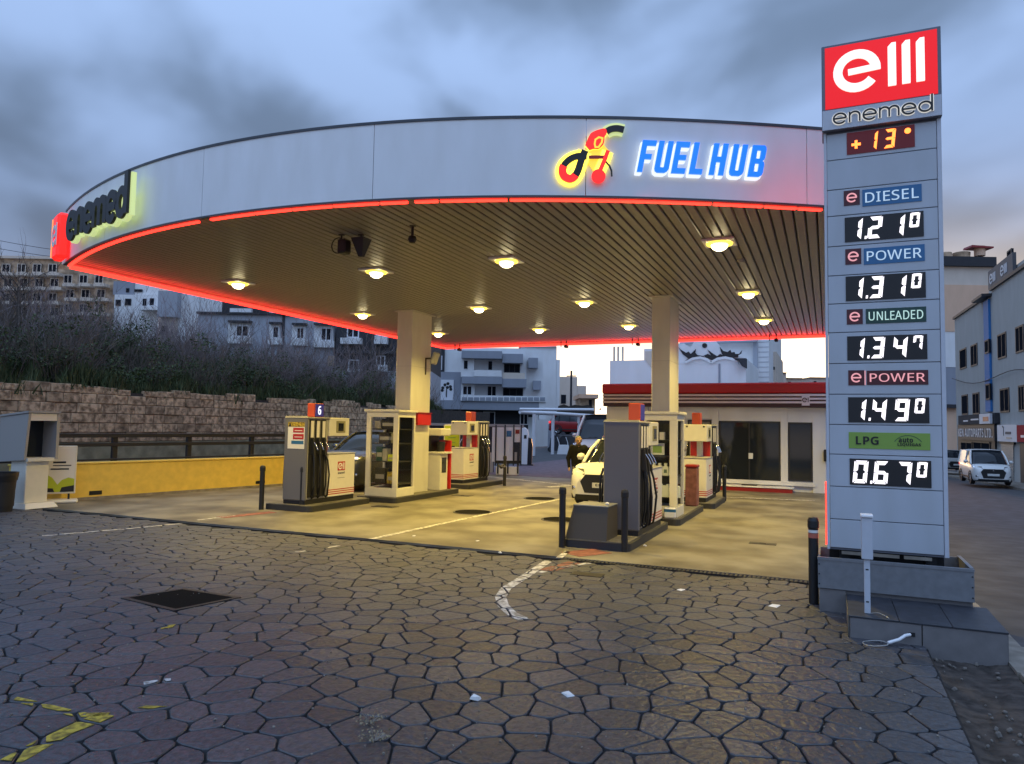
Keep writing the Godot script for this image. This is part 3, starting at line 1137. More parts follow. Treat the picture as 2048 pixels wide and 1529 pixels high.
func on_plane(T: Transform3D, x: float, y: float) -> Vector2:   # pixel to the plane's own x, y
	var p := T.affine_inverse() * hit(x, y, T.origin, T.basis.z)
	return Vector2(p.x, p.y)

func cutting(T: Transform3D, list: Array) -> PackedVector2Array:   # pixels of an enlarged cutting of the photograph
	var out := PackedVector2Array()
	for p: Vector2 in list:
		out.append(on_plane(T, 1080.0 + p.x / 3.531, 220.0 + p.y / 3.531))
	return out

func fascia_plane(p: float, q: float, out := 0.0) -> Transform3D:
	var x := edge_x(p)
	var s := (front_z(x + 0.05) - front_z(x - 0.05)) / 0.1
	var r := Vector3(1, 0, s).normalized()
	var nn := r.cross(Vector3.UP)
	return Transform3D(Basis(r, Vector3.UP, nn), Vector3(x, q, front_z(x)) + nn * out)

func make_canopy_signs() -> void:
	# hose and nozzle emblem
	var T := fascia_plane(1183, 5.2, 0.05)
	var t := thing("nozzle_emblem_sign", "glowing yellow and red emblem of a fuel nozzle and looping hose", "sign")
	t.transform = T
	var loop: PackedVector2Array = cutting(T, [V(330, 330), V(270, 328), V(215, 348), V(172, 388), V(158, 430), V(172, 470), V(212, 488), V(245, 470), V(270, 425), V(290, 360), V(318, 290)])
	var body: PackedVector2Array = cutting(T, [V(320, 250), V(345, 190), V(375, 158), V(455, 135), V(470, 165), V(455, 195), V(450, 240), V(415, 275), V(380, 275), V(350, 285)])
	var spout: PackedVector2Array = cutting(T, [V(470, 155), V(500, 138), V(545, 132), V(592, 142)])
	var pointer: PackedVector2Array = cutting(T, [V(480, 290), V(460, 345), V(420, 440)])
	var tail: PackedVector2Array = cutting(T, [V(460, 360), V(490, 395), V(505, 430), V(507, 470)])
	var yel: PackedVector2Array = cutting(T, [V(345, 290), V(450, 240), V(490, 285), V(470, 350), V(430, 480), V(395, 480), V(380, 430), V(350, 380), V(300, 370), V(250, 470), V(205, 470), V(180, 430), V(200, 385), V(280, 350)])
	loop = smooth(loop, 5)
	body = smooth(body, 3)
	spout = smooth(spout, 4)
	obj("halo_light", G.new().strip(loop, 0.17, -0.035, -0.012), M.halo_yellow, t)
	obj("halo_light", G.new().prism(body, -0.034, -0.011), M.halo_yellow, t)
	obj("halo_light", G.new().strip(spout, 0.15, -0.033, -0.010), M.halo_white, t)
	obj("halo_light", G.new().strip(pointer, 0.14, -0.032, -0.009), M.halo_yellow, t)
	obj("glow_panel", G.new().prism(yel, -0.036, -0.02), M.logo_yellow, t)
	obj("hose_loop_sign", G.new().strip(loop.slice(16, 37), 0.095, -0.010, 0.02), M.emblem_red, t)
	obj("hose_end", G.new().strip(loop.slice(36, 51), 0.085, -0.009, 0.0225), M.black, t)
	obj("hose_end", G.new().strip(loop.slice(0, 17), 0.075, -0.009, 0.0215), M.black, t)
	obj("nozzle_sign", G.new().prism(body, -0.009, 0.022), M.emblem_red, t)
	var trig: PackedVector2Array = cutting(T, [V(385, 245), V(390, 215), V(415, 198), V(440, 205), V(435, 235), V(412, 268), V(390, 268)])
	obj("trigger_light", G.new().strip(trig, 0.022, 0.022, 0.026, true), M.logo_yellow, t)
	obj("spout", G.new().strip(spout, 0.075, -0.008, 0.02), M.black, t)
	obj("pointer_sign", G.new().strip(pointer, 0.05, -0.008, 0.022), M.emblem_red, t)
	var bulb: Vector2 = cutting(T, [V(413, 470)])[0]
	obj("pointer_bulb_sign", G.new().prism(arc(bulb.x, bulb.y, 0.085, 0, 345, 23), -0.008, 0.023), M.emblem_red, t)
	obj("tail_line", G.new().strip(tail, 0.018, -0.008, 0.012), M.black, t)
	for k in 3:
		var d: Vector2 = cutting(T, [V(365 + k * 38, 335)])[0]
		obj("dash_mark", box(Vector3(d.x - 0.035, d.y - 0.02, 0.0), Vector3(d.x + 0.03, d.y + 0.02, 0.012)), M.logo_red, t)
	# FUEL HUB
	T = fascia_plane(1400, 5.2, 0.05)
	t = thing("station_name_sign", "glowing blue slanted letters reading FUEL HUB on the canopy front", "sign")
	t.transform = T
	var w0: Vector2 = cutting(T, [V(682, 440)])[0]
	var F0 := [V(0, 0), V(0.42, 0), V(0.42, 1.0), V(0.95, 1.0), V(0.95, 1.38), V(0.42, 1.38), V(0.42, 2.05), V(1.15, 2.05), V(1.15, 2.45), V(0, 2.45)]
	var U0 := [V(0, 2.45), V(0, 0.32), V(0.08, 0.12), V(0.28, 0), V(0.89, 0), V(1.09, 0.12), V(1.17, 0.32), V(1.17, 2.45), V(0.75, 2.45), V(0.75, 0.46), V(0.70, 0.40), V(0.47, 0.40), V(0.42, 0.46), V(0.42, 2.45)]
	var rows := {"F": [F0], "U": [U0], "L": [[V(0, 0), V(1.05, 0), V(1.05, 0.4), V(0.42, 0.4), V(0.42, 2.45), V(0, 2.45)]],
		"E": [[V(0, 0), V(1.12, 0), V(1.12, 0.4), V(0.42, 0.4), V(0.42, 1.05), V(1.0, 1.05), V(1.0, 1.42), V(0.42, 1.42), V(0.42, 2.05), V(1.12, 2.05), V(1.12, 2.45), V(0, 2.45)]],
		"H": [[V(0, 0), V(0.42, 0), V(0.42, 1.02), V(0.78, 1.02), V(0.78, 0), V(1.2, 0), V(1.2, 2.45), V(0.78, 2.45), V(0.78, 1.42), V(0.42, 1.42), V(0.42, 2.45), V(0, 2.45)]],
		"B": [[V(0, 0), V(0.42, 0), V(0.42, 2.45), V(0, 2.45)], [V(0.42, 0), V(0.95, 0), V(1.12, 0.1), V(1.2, 0.3), V(1.2, 0.95), V(1.12, 1.15), V(1.0, 1.22), V(0.42, 1.22), V(0.42, 1.04), V(0.78, 1.04), V(0.78, 0.38), V(0.42, 0.38)], [V(0.42, 1.221), V(1.0, 1.221), V(1.12, 1.32), V(1.17, 1.5), V(1.17, 2.15), V(1.1, 2.34), V(0.95, 2.45), V(0.42, 2.45), V(0.42, 2.07), V(0.76, 2.07), V(0.76, 1.4), V(0.42, 1.4)]]}
	var starts := [682, 800, 922, 1048, 1188, 1328, 1462]
	var tall: float = cutting(T, [V(735, 218)])[0].y - w0.y
	var u := tall / 2.45
	for k in 7:
		var ch: String = "FUELHUB"[k]
		var xx: float = cutting(T, [V(starts[k], 440 + (starts[k] - 682) * 0.05)])[0].x
		var face := G.new()
		var rim := G.new()
		var s := 0
		for r in rows[ch]:
			s += 1
			var mk := func(e: float, dx: float, dy: float) -> PackedVector2Array:
				var o := PackedVector2Array()
				var wide := PackedVector2Array(r)
				if e > 0.0:
					wide = Geometry2D.offset_polygon(wide, e, Geometry2D.JOIN_ROUND)[0]
				for c in wide:
					o.append(Vector2(xx + (c.x + c.y * 0.20) * u * 0.93 + dx, w0.y + c.y * u + dy))
				return o
			face.prism(mk.call(0.0, 0.0, 0.0), 0.0, 0.03 + s * 0.0006)
			rim.prism(mk.call(0.06, -0.012, -0.022), -0.032, -0.004 + s * 0.0006)
		var L := obj("letter_light", face, M.hub_blue, t)
		obj("rim_light", rim, M.hub_white, L)
	# enemed at the tip
	T = fascia_plane(205, 5.15, 0.10)
	t = thing("brand_letter_sign", "black letters reading enemed with pale glowing edges at the canopy tip", "sign")
	t.transform = T
	var a0 := on_plane(T, 140, 470)
	var a1 := on_plane(T, 258, 440)
	var base_y := -0.26
	var xh := 0.40
	var faces := enemed(a0.x, a1.x - a0.x, base_y, xh, 0.13, 0.02, 0.06)
	var backs := enemed(a0.x, a1.x - a0.x, base_y, xh, 0.145, -0.05, 0.015, Vector2(0.03, -0.028))
	for k in 6:
		var L := obj("letter", faces[k], M.black, t)
		obj("edge_light", backs[k], M.halo_white, L)
	T = fascia_plane(135, 5.1, 0.12)
	t = thing("red_emblem_sign", "tall glowing red emblem box at the very tip of the canopy", "sign")
	t.transform = T
	obj("light_box", box(Vector3(-0.26, -0.42, -0.10), Vector3(0.20, 0.40, 0.10), 0.05), M.emblem_red, t)
	obj("light_edge", box(Vector3(-0.285, -0.36, -0.06), Vector3(-0.262, 0.34, 0.11)), M.emblem_orange, t)
	obj("mark", emark(V(-0.20, -0.2), V(0.15, 0.2), 0.1, 0.115), M.white, t)
	# fittings under the slats
	var spk := []
	for a in [[683, 470, "black box loudspeaker with open hoop bracket under the canopy"], [722, 470, "tapering black horn loudspeaker under the canopy"]]:
		var p := py(a[0], a[1], SOFFIT)
		t = thing("ceiling_speaker", a[2], "loudspeaker", p)
		spk.append(t)
		var k := spk.size()
		obj("mount", G.new().lathe(Vector3(0, 0, 0), [V(0.012, -0.1), V(0.012, -0.01), V(0.05, -0.009), V(0.05, 0.0)], 10), M.black, t)
		if k == 1:
			obj("case", box(Vector3(-0.02, -0.30, -0.09), Vector3(0.13, -0.08, 0.09), 0.025), M.black, t)
			var hp := []
			for q in arc(0, 0, 0.12, 60, 300, 10):
				hp.append(Vector3(-0.06 + q.x, -0.16 + q.y, 0))
			obj("bracket", G.new().tube(hp, 0.009, 6), M.black, t)
		else:
			var h := G.new()
			h.hexa([Vector3(-0.02, -0.34, 0.03), Vector3(0.05, -0.34, 0.03), Vector3(0.05, -0.34, -0.03), Vector3(-0.02, -0.34, -0.03), Vector3(-0.11, -0.06, 0.11), Vector3(0.12, -0.06, 0.11), Vector3(0.12, -0.06, -0.11), Vector3(-0.11, -0.06, -0.11)])
			obj("case", h, M.black, t)
	var pc := py(825, 452, SOFFIT)
	t = thing("dome_camera", "small dark dome camera on a short stem under the canopy", "camera", pc)
	obj("stem", G.new().lathe(Vector3.ZERO, [V(0.02, -0.14), V(0.02, -0.01), V(0.05, -0.008), V(0.05, 0.0)], 10), M.black, t)
	obj("dome", G.new().lathe(Vector3(0, -0.2, 0), [V(0.0, -0.06), V(0.04, -0.05), V(0.065, 0.0), V(0.05, 0.045), V(0.0, 0.062)], 14), M.black, t)
	for a in [[940, 694, "small black camera pair at the canopy back edge near the column"], [1150, 688, "thin black twin brackets under the canopy back edge"], [1286, 682, "tiny black camera beside the second column top"], [1557, 676, "small black twin camera over the shop end of the canopy"]]:
		var p := py(a[0], a[1], SOFFIT)
		p.z = maxf(p.z, BACK + 0.5)
		t = thing("edge_camera", a[2], "camera", p)
		obj("body", box(Vector3(-0.05, -0.24, -0.09), Vector3(0.05, -0.14, 0.12), 0.02), M.black, t)
		obj("arm", box(Vector3(-0.012, -0.15, -0.012), Vector3(0.012, 0.0, 0.012)), M.black, t)
		obj("bracket", G.new().box(Vector3(-0.20, -0.2, -0.01), Vector3(-0.175, 0, 0.015)), M.black, t)
	var sp := py(1482, 520, SOFFIT)
	t = thing("smoke_detector", "small pale round detector on the slats near a light", "detector", sp)
	obj("body", G.new().lathe(Vector3.ZERO, [V(0.0, -0.05), V(0.04, -0.045), V(0.06, -0.02), V(0.065, 0.0)], 14), M.pump_side, t)


# ------------------------------------------------------------------ islands, pumps, cabinets
func rounded(x0: float, x1: float, z0: float, z1: float, r: float) -> PackedVector2Array:   # x, z outline
	var o := arc(x1 - r, z1 - r, r, 0, 90, 4)
	o.append_array(arc(x0 + r, z1 - r, r, 90, 180, 4))
	o.append_array(arc(x0 + r, z0 + r, r, 180, 270, 4))
	o.append_array(arc(x1 - r, z0 + r, r, 270, 360, 4))
	return o

func make_islands() -> void:
	for a in [[-10.95, -9.72, -14.12, -11.95, "dark kerbed island under the pump numbered six"], [-10.32, -9.18, -17.5, -14.3, "dark kerbed island under the glass shelf cabinet and column"], [-10.85, -9.45, -21.0, -18.55, "dark kerbed island of the pump beside the lime notice"],
			[-3.80, -2.72, -13.55, -10.62, "dark kerbed island with the trapezoid steel box"], [-3.60, -2.60, -16.9, -13.92, "dark kerbed island under the bottle cabinet"], [-3.42, -2.42, -19.3, -17.25, "dark kerbed island of the pump facing the shop"]]:
		var t := thing("pump_island", a[4], "island", Vector3(0, 0, 0))
		obj("kerb_edge", G.new().slab(rounded(a[0], a[1], a[2], a[3], 0.12), 0.0, 0.115), M.island_edge, t)
		obj("top_slab", G.new().slab(rounded(a[0] + 0.05, a[1] - 0.05, a[2] + 0.05, a[3] - 0.05, 0.09), 0.115, 0.125), M.island, t)

func logo_plate(parent: Node, at: Vector3, turn: Basis, w: float) -> void:   # red square with white mark, and the name below
	var n := Node3D.new()
	n.name = "logo"
	parent.add_child(n, true)
	n.transform = Transform3D(turn, at)
	obj("plate", box(Vector3(-w / 2, -w * 0.38, 0), Vector3(w / 2, w * 0.38, 0.004)), M.logo_red, n)
	obj("mark", emark(V(-w * 0.42, -w * 0.28), V(w * 0.42, w * 0.28), 0.004, 0.007), M.white, n)
	var g := G.new()
	for q in enemed(-w * 0.46, w * 0.92, -w * 0.66, w * 0.11, w * 0.028, 0.0, 0.004):
		g.v.append_array(q.v)
		g.n.append_array(q.n)
		g.c.append_array(q.c)
	obj("lettering", g, M.print_grey, n)
	obj("print_line", box(Vector3(-w * 0.5, -w * 1.02, 0), Vector3(w * 0.5, -w * 0.99, 0.002)), M.print_grey, n)

func hose_path(p0: Vector3, low: float, out: float, p1: Vector3, n := 14) -> Array:   # hangs from p0, swings out and returns to p1
	var pts := []
	for k in n + 1:
		var t := float(k) / n
		var p := p0.lerp(p1, t)
		p.y = lerpf(lerpf(p0.y, low, sin(t * PI * 0.5)), p1.y, 0.0) if t < 0.6 else lerpf(lerpf(p0.y, low, sin(0.6 * PI * 0.5)), lerpf(low, p1.y, smoothstep(0.6, 1.0, t)), smoothstep(0.55, 0.8, t))
		p.x += out * sin(t * PI)
		pts.append(p)
	return pts

func make_pump(label: String, number: String, at: Vector3, turn: float) -> Node3D:
	# tower with the hoses towards +z, low body with display head towards -z; the numbers below are about its middle
	var t := thing("fuel_pump", label, "fuel pump", at, turn)
	var hw := 0.30
	# tower
	obj("plinth", box(Vector3(-hw + 0.02, 0, -0.85), Vector3(hw - 0.02, 0.10, 0.84)), M.black, t)
	obj("tower", box(Vector3(-hw + 0.035, 0.10, 0.14), Vector3(hw - 0.035, 1.80, 0.80)), M.pump_side, t)
	var ep := obj("end_panel", box(Vector3(-hw, 0.08, 0.80), Vector3(hw, 1.85, 0.86), 0.02), M.pump_grey, t)
	obj("cap", box(Vector3(-hw - 0.005, 1.80, 0.10), Vector3(hw + 0.005, 1.83, 0.865), 0.01), M.pump_side, ep)
	if number == "6":
		var nt := Node3D.new()
		nt.name = "notice"
		t.add_child(nt, true)
		obj("sheet", box(Vector3(-0.2, 1.16, 0.86), Vector3(0.24, 1.72, 0.864)), M.paper, nt)
		obj("print", box(Vector3(-0.2, 1.62, 0.864), Vector3(0.24, 1.72, 0.866)), M.yellow_paint, nt)
		obj("print", box(Vector3(-0.06, 1.50, 0.864), Vector3(0.22, 1.60, 0.866)), M.logo_red, nt)
		obj("print", box(Vector3(-0.06, 1.36, 0.864), Vector3(0.22, 1.47, 0.866)), M.logo_red, nt)
		obj("print", box(Vector3(-0.1, 1.26, 0.864), Vector3(0.22, 1.33, 0.866)), M.sign_blue, nt)
		obj("print", G.new().prism(PackedVector2Array([V(-0.18, 1.63), V(-0.11, 1.63), V(-0.145, 1.70)]), 0.866, 0.868), M.black, nt)
		for k in 2:
			obj("print", box(Vector3(-0.02, 1.535 - k * 0.135, 0.866), Vector3(0.18, 1.55 - k * 0.135, 0.867)), M.paper, nt)
	for s in [-1, 1]:
		# channels, boots, nozzles and hoses on both long sides
		for k in 3:
			var z := 0.68 - k * 0.19
			obj("channel", box(Vector3(s * (hw - 0.034), 0.14, z - 0.075), Vector3(s * (hw - 0.012), 1.78, z + 0.075)), M.black, t)
			obj("price_card", box(Vector3(s * (hw - 0.012), 1.40, z - 0.045), Vector3(s * (hw - 0.004), 1.75, z + 0.045)), M.pump_white, t)
			var nz := obj("nozzle", G.new().hexa([Vector3(s * (hw - 0.01) - 0.03, 1.06, z + 0.03), Vector3(s * (hw - 0.01) + 0.06 * s + 0.03, 1.02, z + 0.03), Vector3(s * (hw - 0.01) + 0.06 * s + 0.03, 1.02, z - 0.03), Vector3(s * (hw - 0.01) - 0.03, 1.06, z - 0.03),
				Vector3(s * (hw - 0.01) - 0.03, 1.36, z + 0.03), Vector3(s * (hw - 0.01) + 0.02 * s + 0.03, 1.38, z + 0.03), Vector3(s * (hw - 0.01) + 0.02 * s + 0.03, 1.38, z - 0.03), Vector3(s * (hw - 0.01) - 0.03, 1.36, z - 0.03)]), M.rubber, t)
			obj("lever", G.new().tube([Vector3(s * (hw + 0.05), 1.30, z), Vector3(s * (hw + 0.10), 1.22, z - 0.02), Vector3(s * (hw + 0.13), 1.14, z - 0.03)], 0.014, 6), M.chrome, nz)
			var zz := z + (0.03 if k < 2 else -0.04)
			obj("hose", G.new().tube([Vector3(s * (hw + 0.05), 1.05, z), Vector3(s * (hw + 0.09), 0.9, zz), Vector3(s * (hw + 0.10 + 0.02 * k), 0.6, zz), Vector3(s * (hw + 0.11), 0.32, zz - 0.01), Vector3(s * (hw + 0.08), 0.16, zz - 0.03), Vector3(s * (hw + 0.02), 0.12, zz - 0.05), Vector3(s * (hw - 0.02), 0.18, zz - 0.06)], 0.019, 7), M.hose, t)
			obj("hose", G.new().tube([Vector3(s * (hw + 0.0), 1.12, z - 0.05), Vector3(s * (hw + 0.035), 0.8, z - 0.06), Vector3(s * (hw + 0.03), 0.4, z - 0.07), Vector3(s * (hw - 0.01), 0.14, z - 0.06)], 0.018, 7), M.hose, t)
	# number box on top
	var nb := obj("number_box", box(Vector3(0.03, 1.83, 0.24), Vector3(0.23, 2.13, 0.55), 0.012), M.orange_box, t)
	obj("number_screen", box(Vector3(0.23, 1.85, 0.26), Vector3(0.234, 2.11, 0.53)), M.number_screen, nb)
	if number:
		words(nb, "number_light", number, 0.10, 0.19, Vector3(0.237, 1.98, 0.395), M.number_lit, Basis(Vector3.UP, PI / 2))
	# low body
	var body := obj("body", box(Vector3(-hw, 0.10, -0.84), Vector3(hw, 1.02, 0.12), 0.012), M.pump_white, t)
	obj("worktop", box(Vector3(-hw - 0.01, 1.02, -0.855), Vector3(hw + 0.01, 1.045, 0.135), 0.008), M.pump_side, body)
	obj("end_door", box(Vector3(-hw + 0.02, 0.30, -0.845), Vector3(hw - 0.02, 0.99, -0.84)), M.cream, body)
	for k in 3:
		obj("stripe", box(Vector3(-hw - 0.002, 0.15 + k * 0.045, -0.843), Vector3(hw + 0.002, 0.17 + k * 0.045, 0.115)), M.logo_red, body)
	for s in [-1, 1]:
		logo_plate(body, Vector3(s * (hw + 0.001), 0.76, -0.34), Basis(Vector3.UP, s * PI / 2), 0.26)
	# display head carried by the tower
	var head := obj("display_head", box(Vector3(-hw + 0.02, 1.42, -0.62), Vector3(hw - 0.02, 1.83, 0.10), 0.015), M.cream, t)
	for s in [-1, 1]:
		obj("screen_frame", box(Vector3(s * (hw - 0.02), 1.50, -0.46), Vector3(s * (hw - 0.012), 1.76, -0.14)), M.plaster_olive, head)
		obj("screen", box(Vector3(s * (hw - 0.013), 1.54, -0.39), Vector3(s * (hw - 0.006), 1.71, -0.21)), M.screen_off, head)
		for q in [-1, 1]:
			obj("knob", G.new().bbox(Vector3(s * (hw - 0.10) - 0.02, 1.76, -0.63), Vector3(s * (hw - 0.10) + 0.02, 1.80, -0.62), 0.004), M.black, head)
	obj("neck", box(Vector3(-0.07, 1.045, 0.02), Vector3(0.07, 1.42, 0.139)), M.cream, t)
	obj("red_back", box(Vector3(-hw + 0.06, 1.047, 0.10), Vector3(hw - 0.06, 1.415, 0.138)), M.red_panel, t)
	return t

func make_pumps() -> void:
	make_pump("grey fuel pump topped by a red box showing number 6", "6", Vector3(-10.28, 0.125, -12.95), 0.0)
	make_pump("white fuel pump with black hoses standing beside the lime notice", "", Vector3(-10.12, 0.125, -19.75), PI)
	make_pump("tall grey fuel pump behind the trapezoid steel box", "", Vector3(-3.06, 0.125, -12.25), 0.0)
	make_pump("cream fuel pump with looped hoses in front of the shop window", "", Vector3(-2.93, 0.125, -18.3), PI)
	# steel box at the head of the front island
	var t := thing("steel_bunker", "trapezoid dull steel box at the head of the pump island", "steel box", Vector3(-3.42, 0.125, -10.98))
	obj("shell", G.new().hexa([Vector3(-0.33, 0, 0.30), Vector3(0.33, 0, 0.30), Vector3(0.33, 0, -0.33), Vector3(-0.33, 0, -0.33), Vector3(-0.23, 0.50, 0.20), Vector3(0.32, 0.50, 0.20), Vector3(0.32, 0.50, -0.33), Vector3(-0.23, 0.50, -0.33)]), M.steel, t)
	obj("lid", G.new().hexa([Vector3(-0.24, 0.501, 0.21), Vector3(0.33, 0.501, 0.21), Vector3(0.33, 0.501, -0.33), Vector3(-0.24, 0.501, -0.33), Vector3(-0.235, 0.515, 0.205), Vector3(0.325, 0.515, 0.205), Vector3(0.325, 0.515, -0.33), Vector3(-0.235, 0.515, -0.33)]), M.zinc, t)
	tag(obj("crumpled_paper", G.new().lathe(Vector3(-3.16, 0.64, -10.95), [V(0, 0), V(0.03, 0.005), V(0.035, 0.03), V(0.015, 0.045), V(0, 0.048)], 7), M.paper), "crumpled white paper left on the steel box", "paper")
	# lime notice on a stand beside the second pump
	t = thing("lime_notice", "lime yellow notice board on a dark post beside the pump", "notice board", Vector3(pz(904, 870, -20.2).x, 0, -20.2), 0.35)
	obj("board", box(Vector3(-0.26, 1.12, -0.02), Vector3(0.26, 1.84, 0.0), 0.008), M.pump_white, t)
	obj("face", box(Vector3(-0.235, 1.15, 0.0), Vector3(0.235, 1.81, 0.006)), M.lime, t)
	obj("print", box(Vector3(-0.1, 1.27, 0.006), Vector3(0.12, 1.30, 0.008)), M.sign_lime, t)
	obj("print", box(Vector3(-0.09, 1.14, 0.006), Vector3(0.10, 1.18, 0.008)), M.black, t)
	obj("print", box(Vector3(-0.12, 1.42, 0.006), Vector3(0.12, 1.46, 0.008)), M.sign_lime, t)
	obj("post", box(Vector3(-0.02, 0, -0.02), Vector3(0.02, 1.12, 0.0)), M.black, t)
	obj("foot", box(Vector3(-0.2, 0, -0.2), Vector3(0.2, 0.03, 0.18)), M.black, t)


func bottle_shape(w: float, h: float, d: float) -> G:
	var g := G.new()
	var prof := PackedVector2Array([V(-w, 0), V(w, 0), V(w, h * 0.62), V(w * 0.75, h * 0.74), V(w * 0.40, h * 0.80), V(w * 0.40, h * 0.88), V(w * 0.48, h * 0.885), V(w * 0.48, h), V(-w * 0.48, h), V(-w * 0.48, h * 0.885), V(-w * 0.40, h * 0.88), V(-w * 0.40, h * 0.80), V(-w * 0.75, h * 0.74), V(-w, h * 0.62)])
	return g.prism(prof, -d, d)

func jug_shape(w: float, h: float, d: float) -> G:
	return G.new().prism(PackedVector2Array([V(-w, 0), V(w, 0), V(w, h * 0.78), V(w * 0.8, h * 0.9), V(w * 0.1, h * 0.9), V(w * 0.1, h), V(-w * 0.5, h), V(-w * 0.5, h * 0.9), V(-w * 0.85, h * 0.86), V(-w, h * 0.74)]), -d, d)

func make_cabinets() -> void:
	var bm := bottle_shape(0.055, 0.24, 0.035).mesh()
	var jm := jug_shape(0.085, 0.25, 0.05).mesh()
	var lm := box(Vector3(-0.03, 0.05, 0.035), Vector3(0.03, 0.12, 0.038)).mesh()
	for a in [[-10.16, -9.27, -15.25, -14.46, "white framed glass cabinet with dark goods beside pump six", 0], [-3.46, -2.69, -14.88, -14.15, "white framed glass cabinet holding pale oil bottles", 1]]:
		var x0: float = a[0]
		var x1: float = a[1]
		var z0: float = a[2]
		var z1: float = a[3]
		var t := thing("display_cabinet", a[4], "display cabinet")
		var b := 0.125
		var h := 2.12
		obj("base", box(Vector3(x0, b, z0), Vector3(x1, b + 0.20, z1), 0.008), M.cream, t)
		obj("top", box(Vector3(x0 - 0.05, h, z0 - 0.03), Vector3(x1 + 0.05, h + 0.055, z1 + 0.05), 0.01), M.cream, t)
		obj("head_rail", box(Vector3(x0, h - 0.12, z1 - 0.05), Vector3(x1, h, z1), 0.006), M.cream, t)
		obj("head_rail", box(Vector3(x1 - 0.05, h - 0.12, z0), Vector3(x1, h, z1 - 0.05)), M.cream, t)
		var sw := 0.13 if a[5] == 0 else 0.15
		for p in [[x0, x0 + sw, z1 - 0.06, z1], [x1 - sw, x1, z1 - 0.06, z1], [x0, x0 + 0.06, z0, z0 + 0.06], [x1 - 0.06, x1, z0, z0 + 0.06]]:
			obj("frame_post", box(Vector3(p[0], b + 0.2, p[2]), Vector3(p[1], h - 0.12, p[3]), 0.006), M.cream, t)
		obj("back_panel", box(Vector3(x0 + 0.01, b + 0.2, z0 + 0.002), Vector3(x1 - 0.06, h, z0 + 0.012)), M.cabinet_dark, t)
		obj("pane", box(Vector3(x0 + sw, b + 0.2, z1 - 0.03), Vector3(x1 - sw, h - 0.12, z1 - 0.024)), M.pane, t)
		obj("pane", box(Vector3(x1 - 0.03, b + 0.2, z0 + 0.06), Vector3(x1 - 0.024, h - 0.12, z1 - 0.06)), M.pane, t)
		obj("pane", box(Vector3(x0 + 0.024, b + 0.2, z0 + 0.06), Vector3(x0 + 0.03, h - 0.12, z1 - 0.06)), M.pane, t)
		var levels := [0.42, 0.95, 1.38, 1.72] if a[5] == 0 else [0.50, 0.92, 1.30, 1.62]
		for y in levels:
			obj("shelf", box(Vector3(x0 + 0.04, y - 0.02, z0 + 0.02), Vector3(x1 - 0.04, y, z1 - 0.07)), M.cabinet_dark, t)
		if a[5] == 1:
			for y in [levels[0], levels[1]]:
				for k in 5:
					var jug: bool = y == levels[0] and k > 1
					var o := obj("oil_jug" if jug else "oil_bottle", jm if jug else bm, M.bottle)
					tag(o, "pale oil jug on the lowest shelf of the glass cabinet" if jug else ("pale oil bottle on the lowest cabinet shelf" if y == levels[0] else "pale oil bottle on the middle cabinet shelf"), "bottle", "oil bottles in the cabinet")
					o.position = Vector3(x0 + 0.17 + k * (0.115 if not jug else 0.135), y + 0.0005, z1 - 0.16)
					obj("bottle_label", lm, M.bottle_label, o)
			var pp := tag(obj("printed_notice", box(Vector3(x0 + 0.20, 1.32, z1 - 0.20), Vector3(x0 + 0.48, 1.55, z1 - 0.19)), M.bottle), "pale printed notice standing in the bottle cabinet", "notice")
			obj("print", box(Vector3(x0 + 0.25, 1.36, z1 - 0.19), Vector3(x0 + 0.43, 1.50, z1 - 0.188)), M.sign_lime, pp)
			for k in 3:
				tag(obj("small_carton", box(Vector3(x0 + 0.18 + k * 0.2, 1.6205, z1 - 0.30), Vector3(x0 + 0.27 + k * 0.2, 1.75 + 0.02 * k, z1 - 0.20)), M.paper), ["small white carton on the top shelf at the hinge side", "small white carton in the middle of the top shelf", "taller white carton at the end of the top shelf"][k], "carton", "cartons on the top shelf of the bottle cabinet")
		else:
			var spots := [["yellow_carton", M.yellow_paint, 0.86, 0.42, 0.28, 0.20, "orange carton standing on the lowest shelf"], ["dark_canister", M.black, 0.3, 0.42, 0.36, 0.30, "black canister on the lowest cabinet shelf"],
				["white_carton", M.pump_side, 0.62, 0.95, 0.30, 0.14, "white carton leaning on the second shelf"], ["green_canister", M.sign_green, 0.34, 0.95, 0.34, 0.20, "dark green canister on the second shelf"], ["yellow_box", M.lime, 0.88, 0.95, 0.16, 0.20, "lime box on the second shelf"],
				["dark_box", M.iron, 0.45, 1.38, 0.26, 0.36, "dark box on the third shelf"], ["pale_bottle_box", M.plaster_olive, 0.9, 1.38, 0.26, 0.14, "pale box on the third shelf"], ["black_case", M.black, 0.55, 1.72, 0.24, 0.44, "black case on the top shelf"], ["grey_box", M.pump_side, 0.22, 1.72, 0.20, 0.18, "grey box on the top shelf"]]
			for s in spots:
				var o := tag(obj(s[0], box(Vector3(x0 + s[2] * 0.62, s[3] + 0.0005, z1 - 0.30), Vector3(x0 + s[2] * 0.62 + s[5], s[3] + s[4], z1 - 0.12), 0.01), s[1]), s[6] + " of the cabinet", "box", "goods in the glass cabinet")
				obj("print", box(Vector3(x0 + s[2] * 0.62 + 0.03, s[3] + s[4] * 0.3, z1 - 0.12), Vector3(x0 + s[2] * 0.62 + s[5] - 0.03, s[3] + s[4] * 0.6, z1 - 0.118)), M.pump_side, o)
	# wash station behind the first column
	var t := thing("wash_station", "cream windscreen wash stand with dark recess and red side", "wash stand", Vector3(-9.55, 0.125, -16.85))
	obj("cabinet", box(Vector3(-0.22, 0, -0.18), Vector3(0.22, 0.95, 0.22), 0.01), M.cream, t)
	obj("door_opening", box(Vector3(0.22, 0.45, -0.1), Vector3(0.224, 0.85, 0.14)), M.screen_off, t)
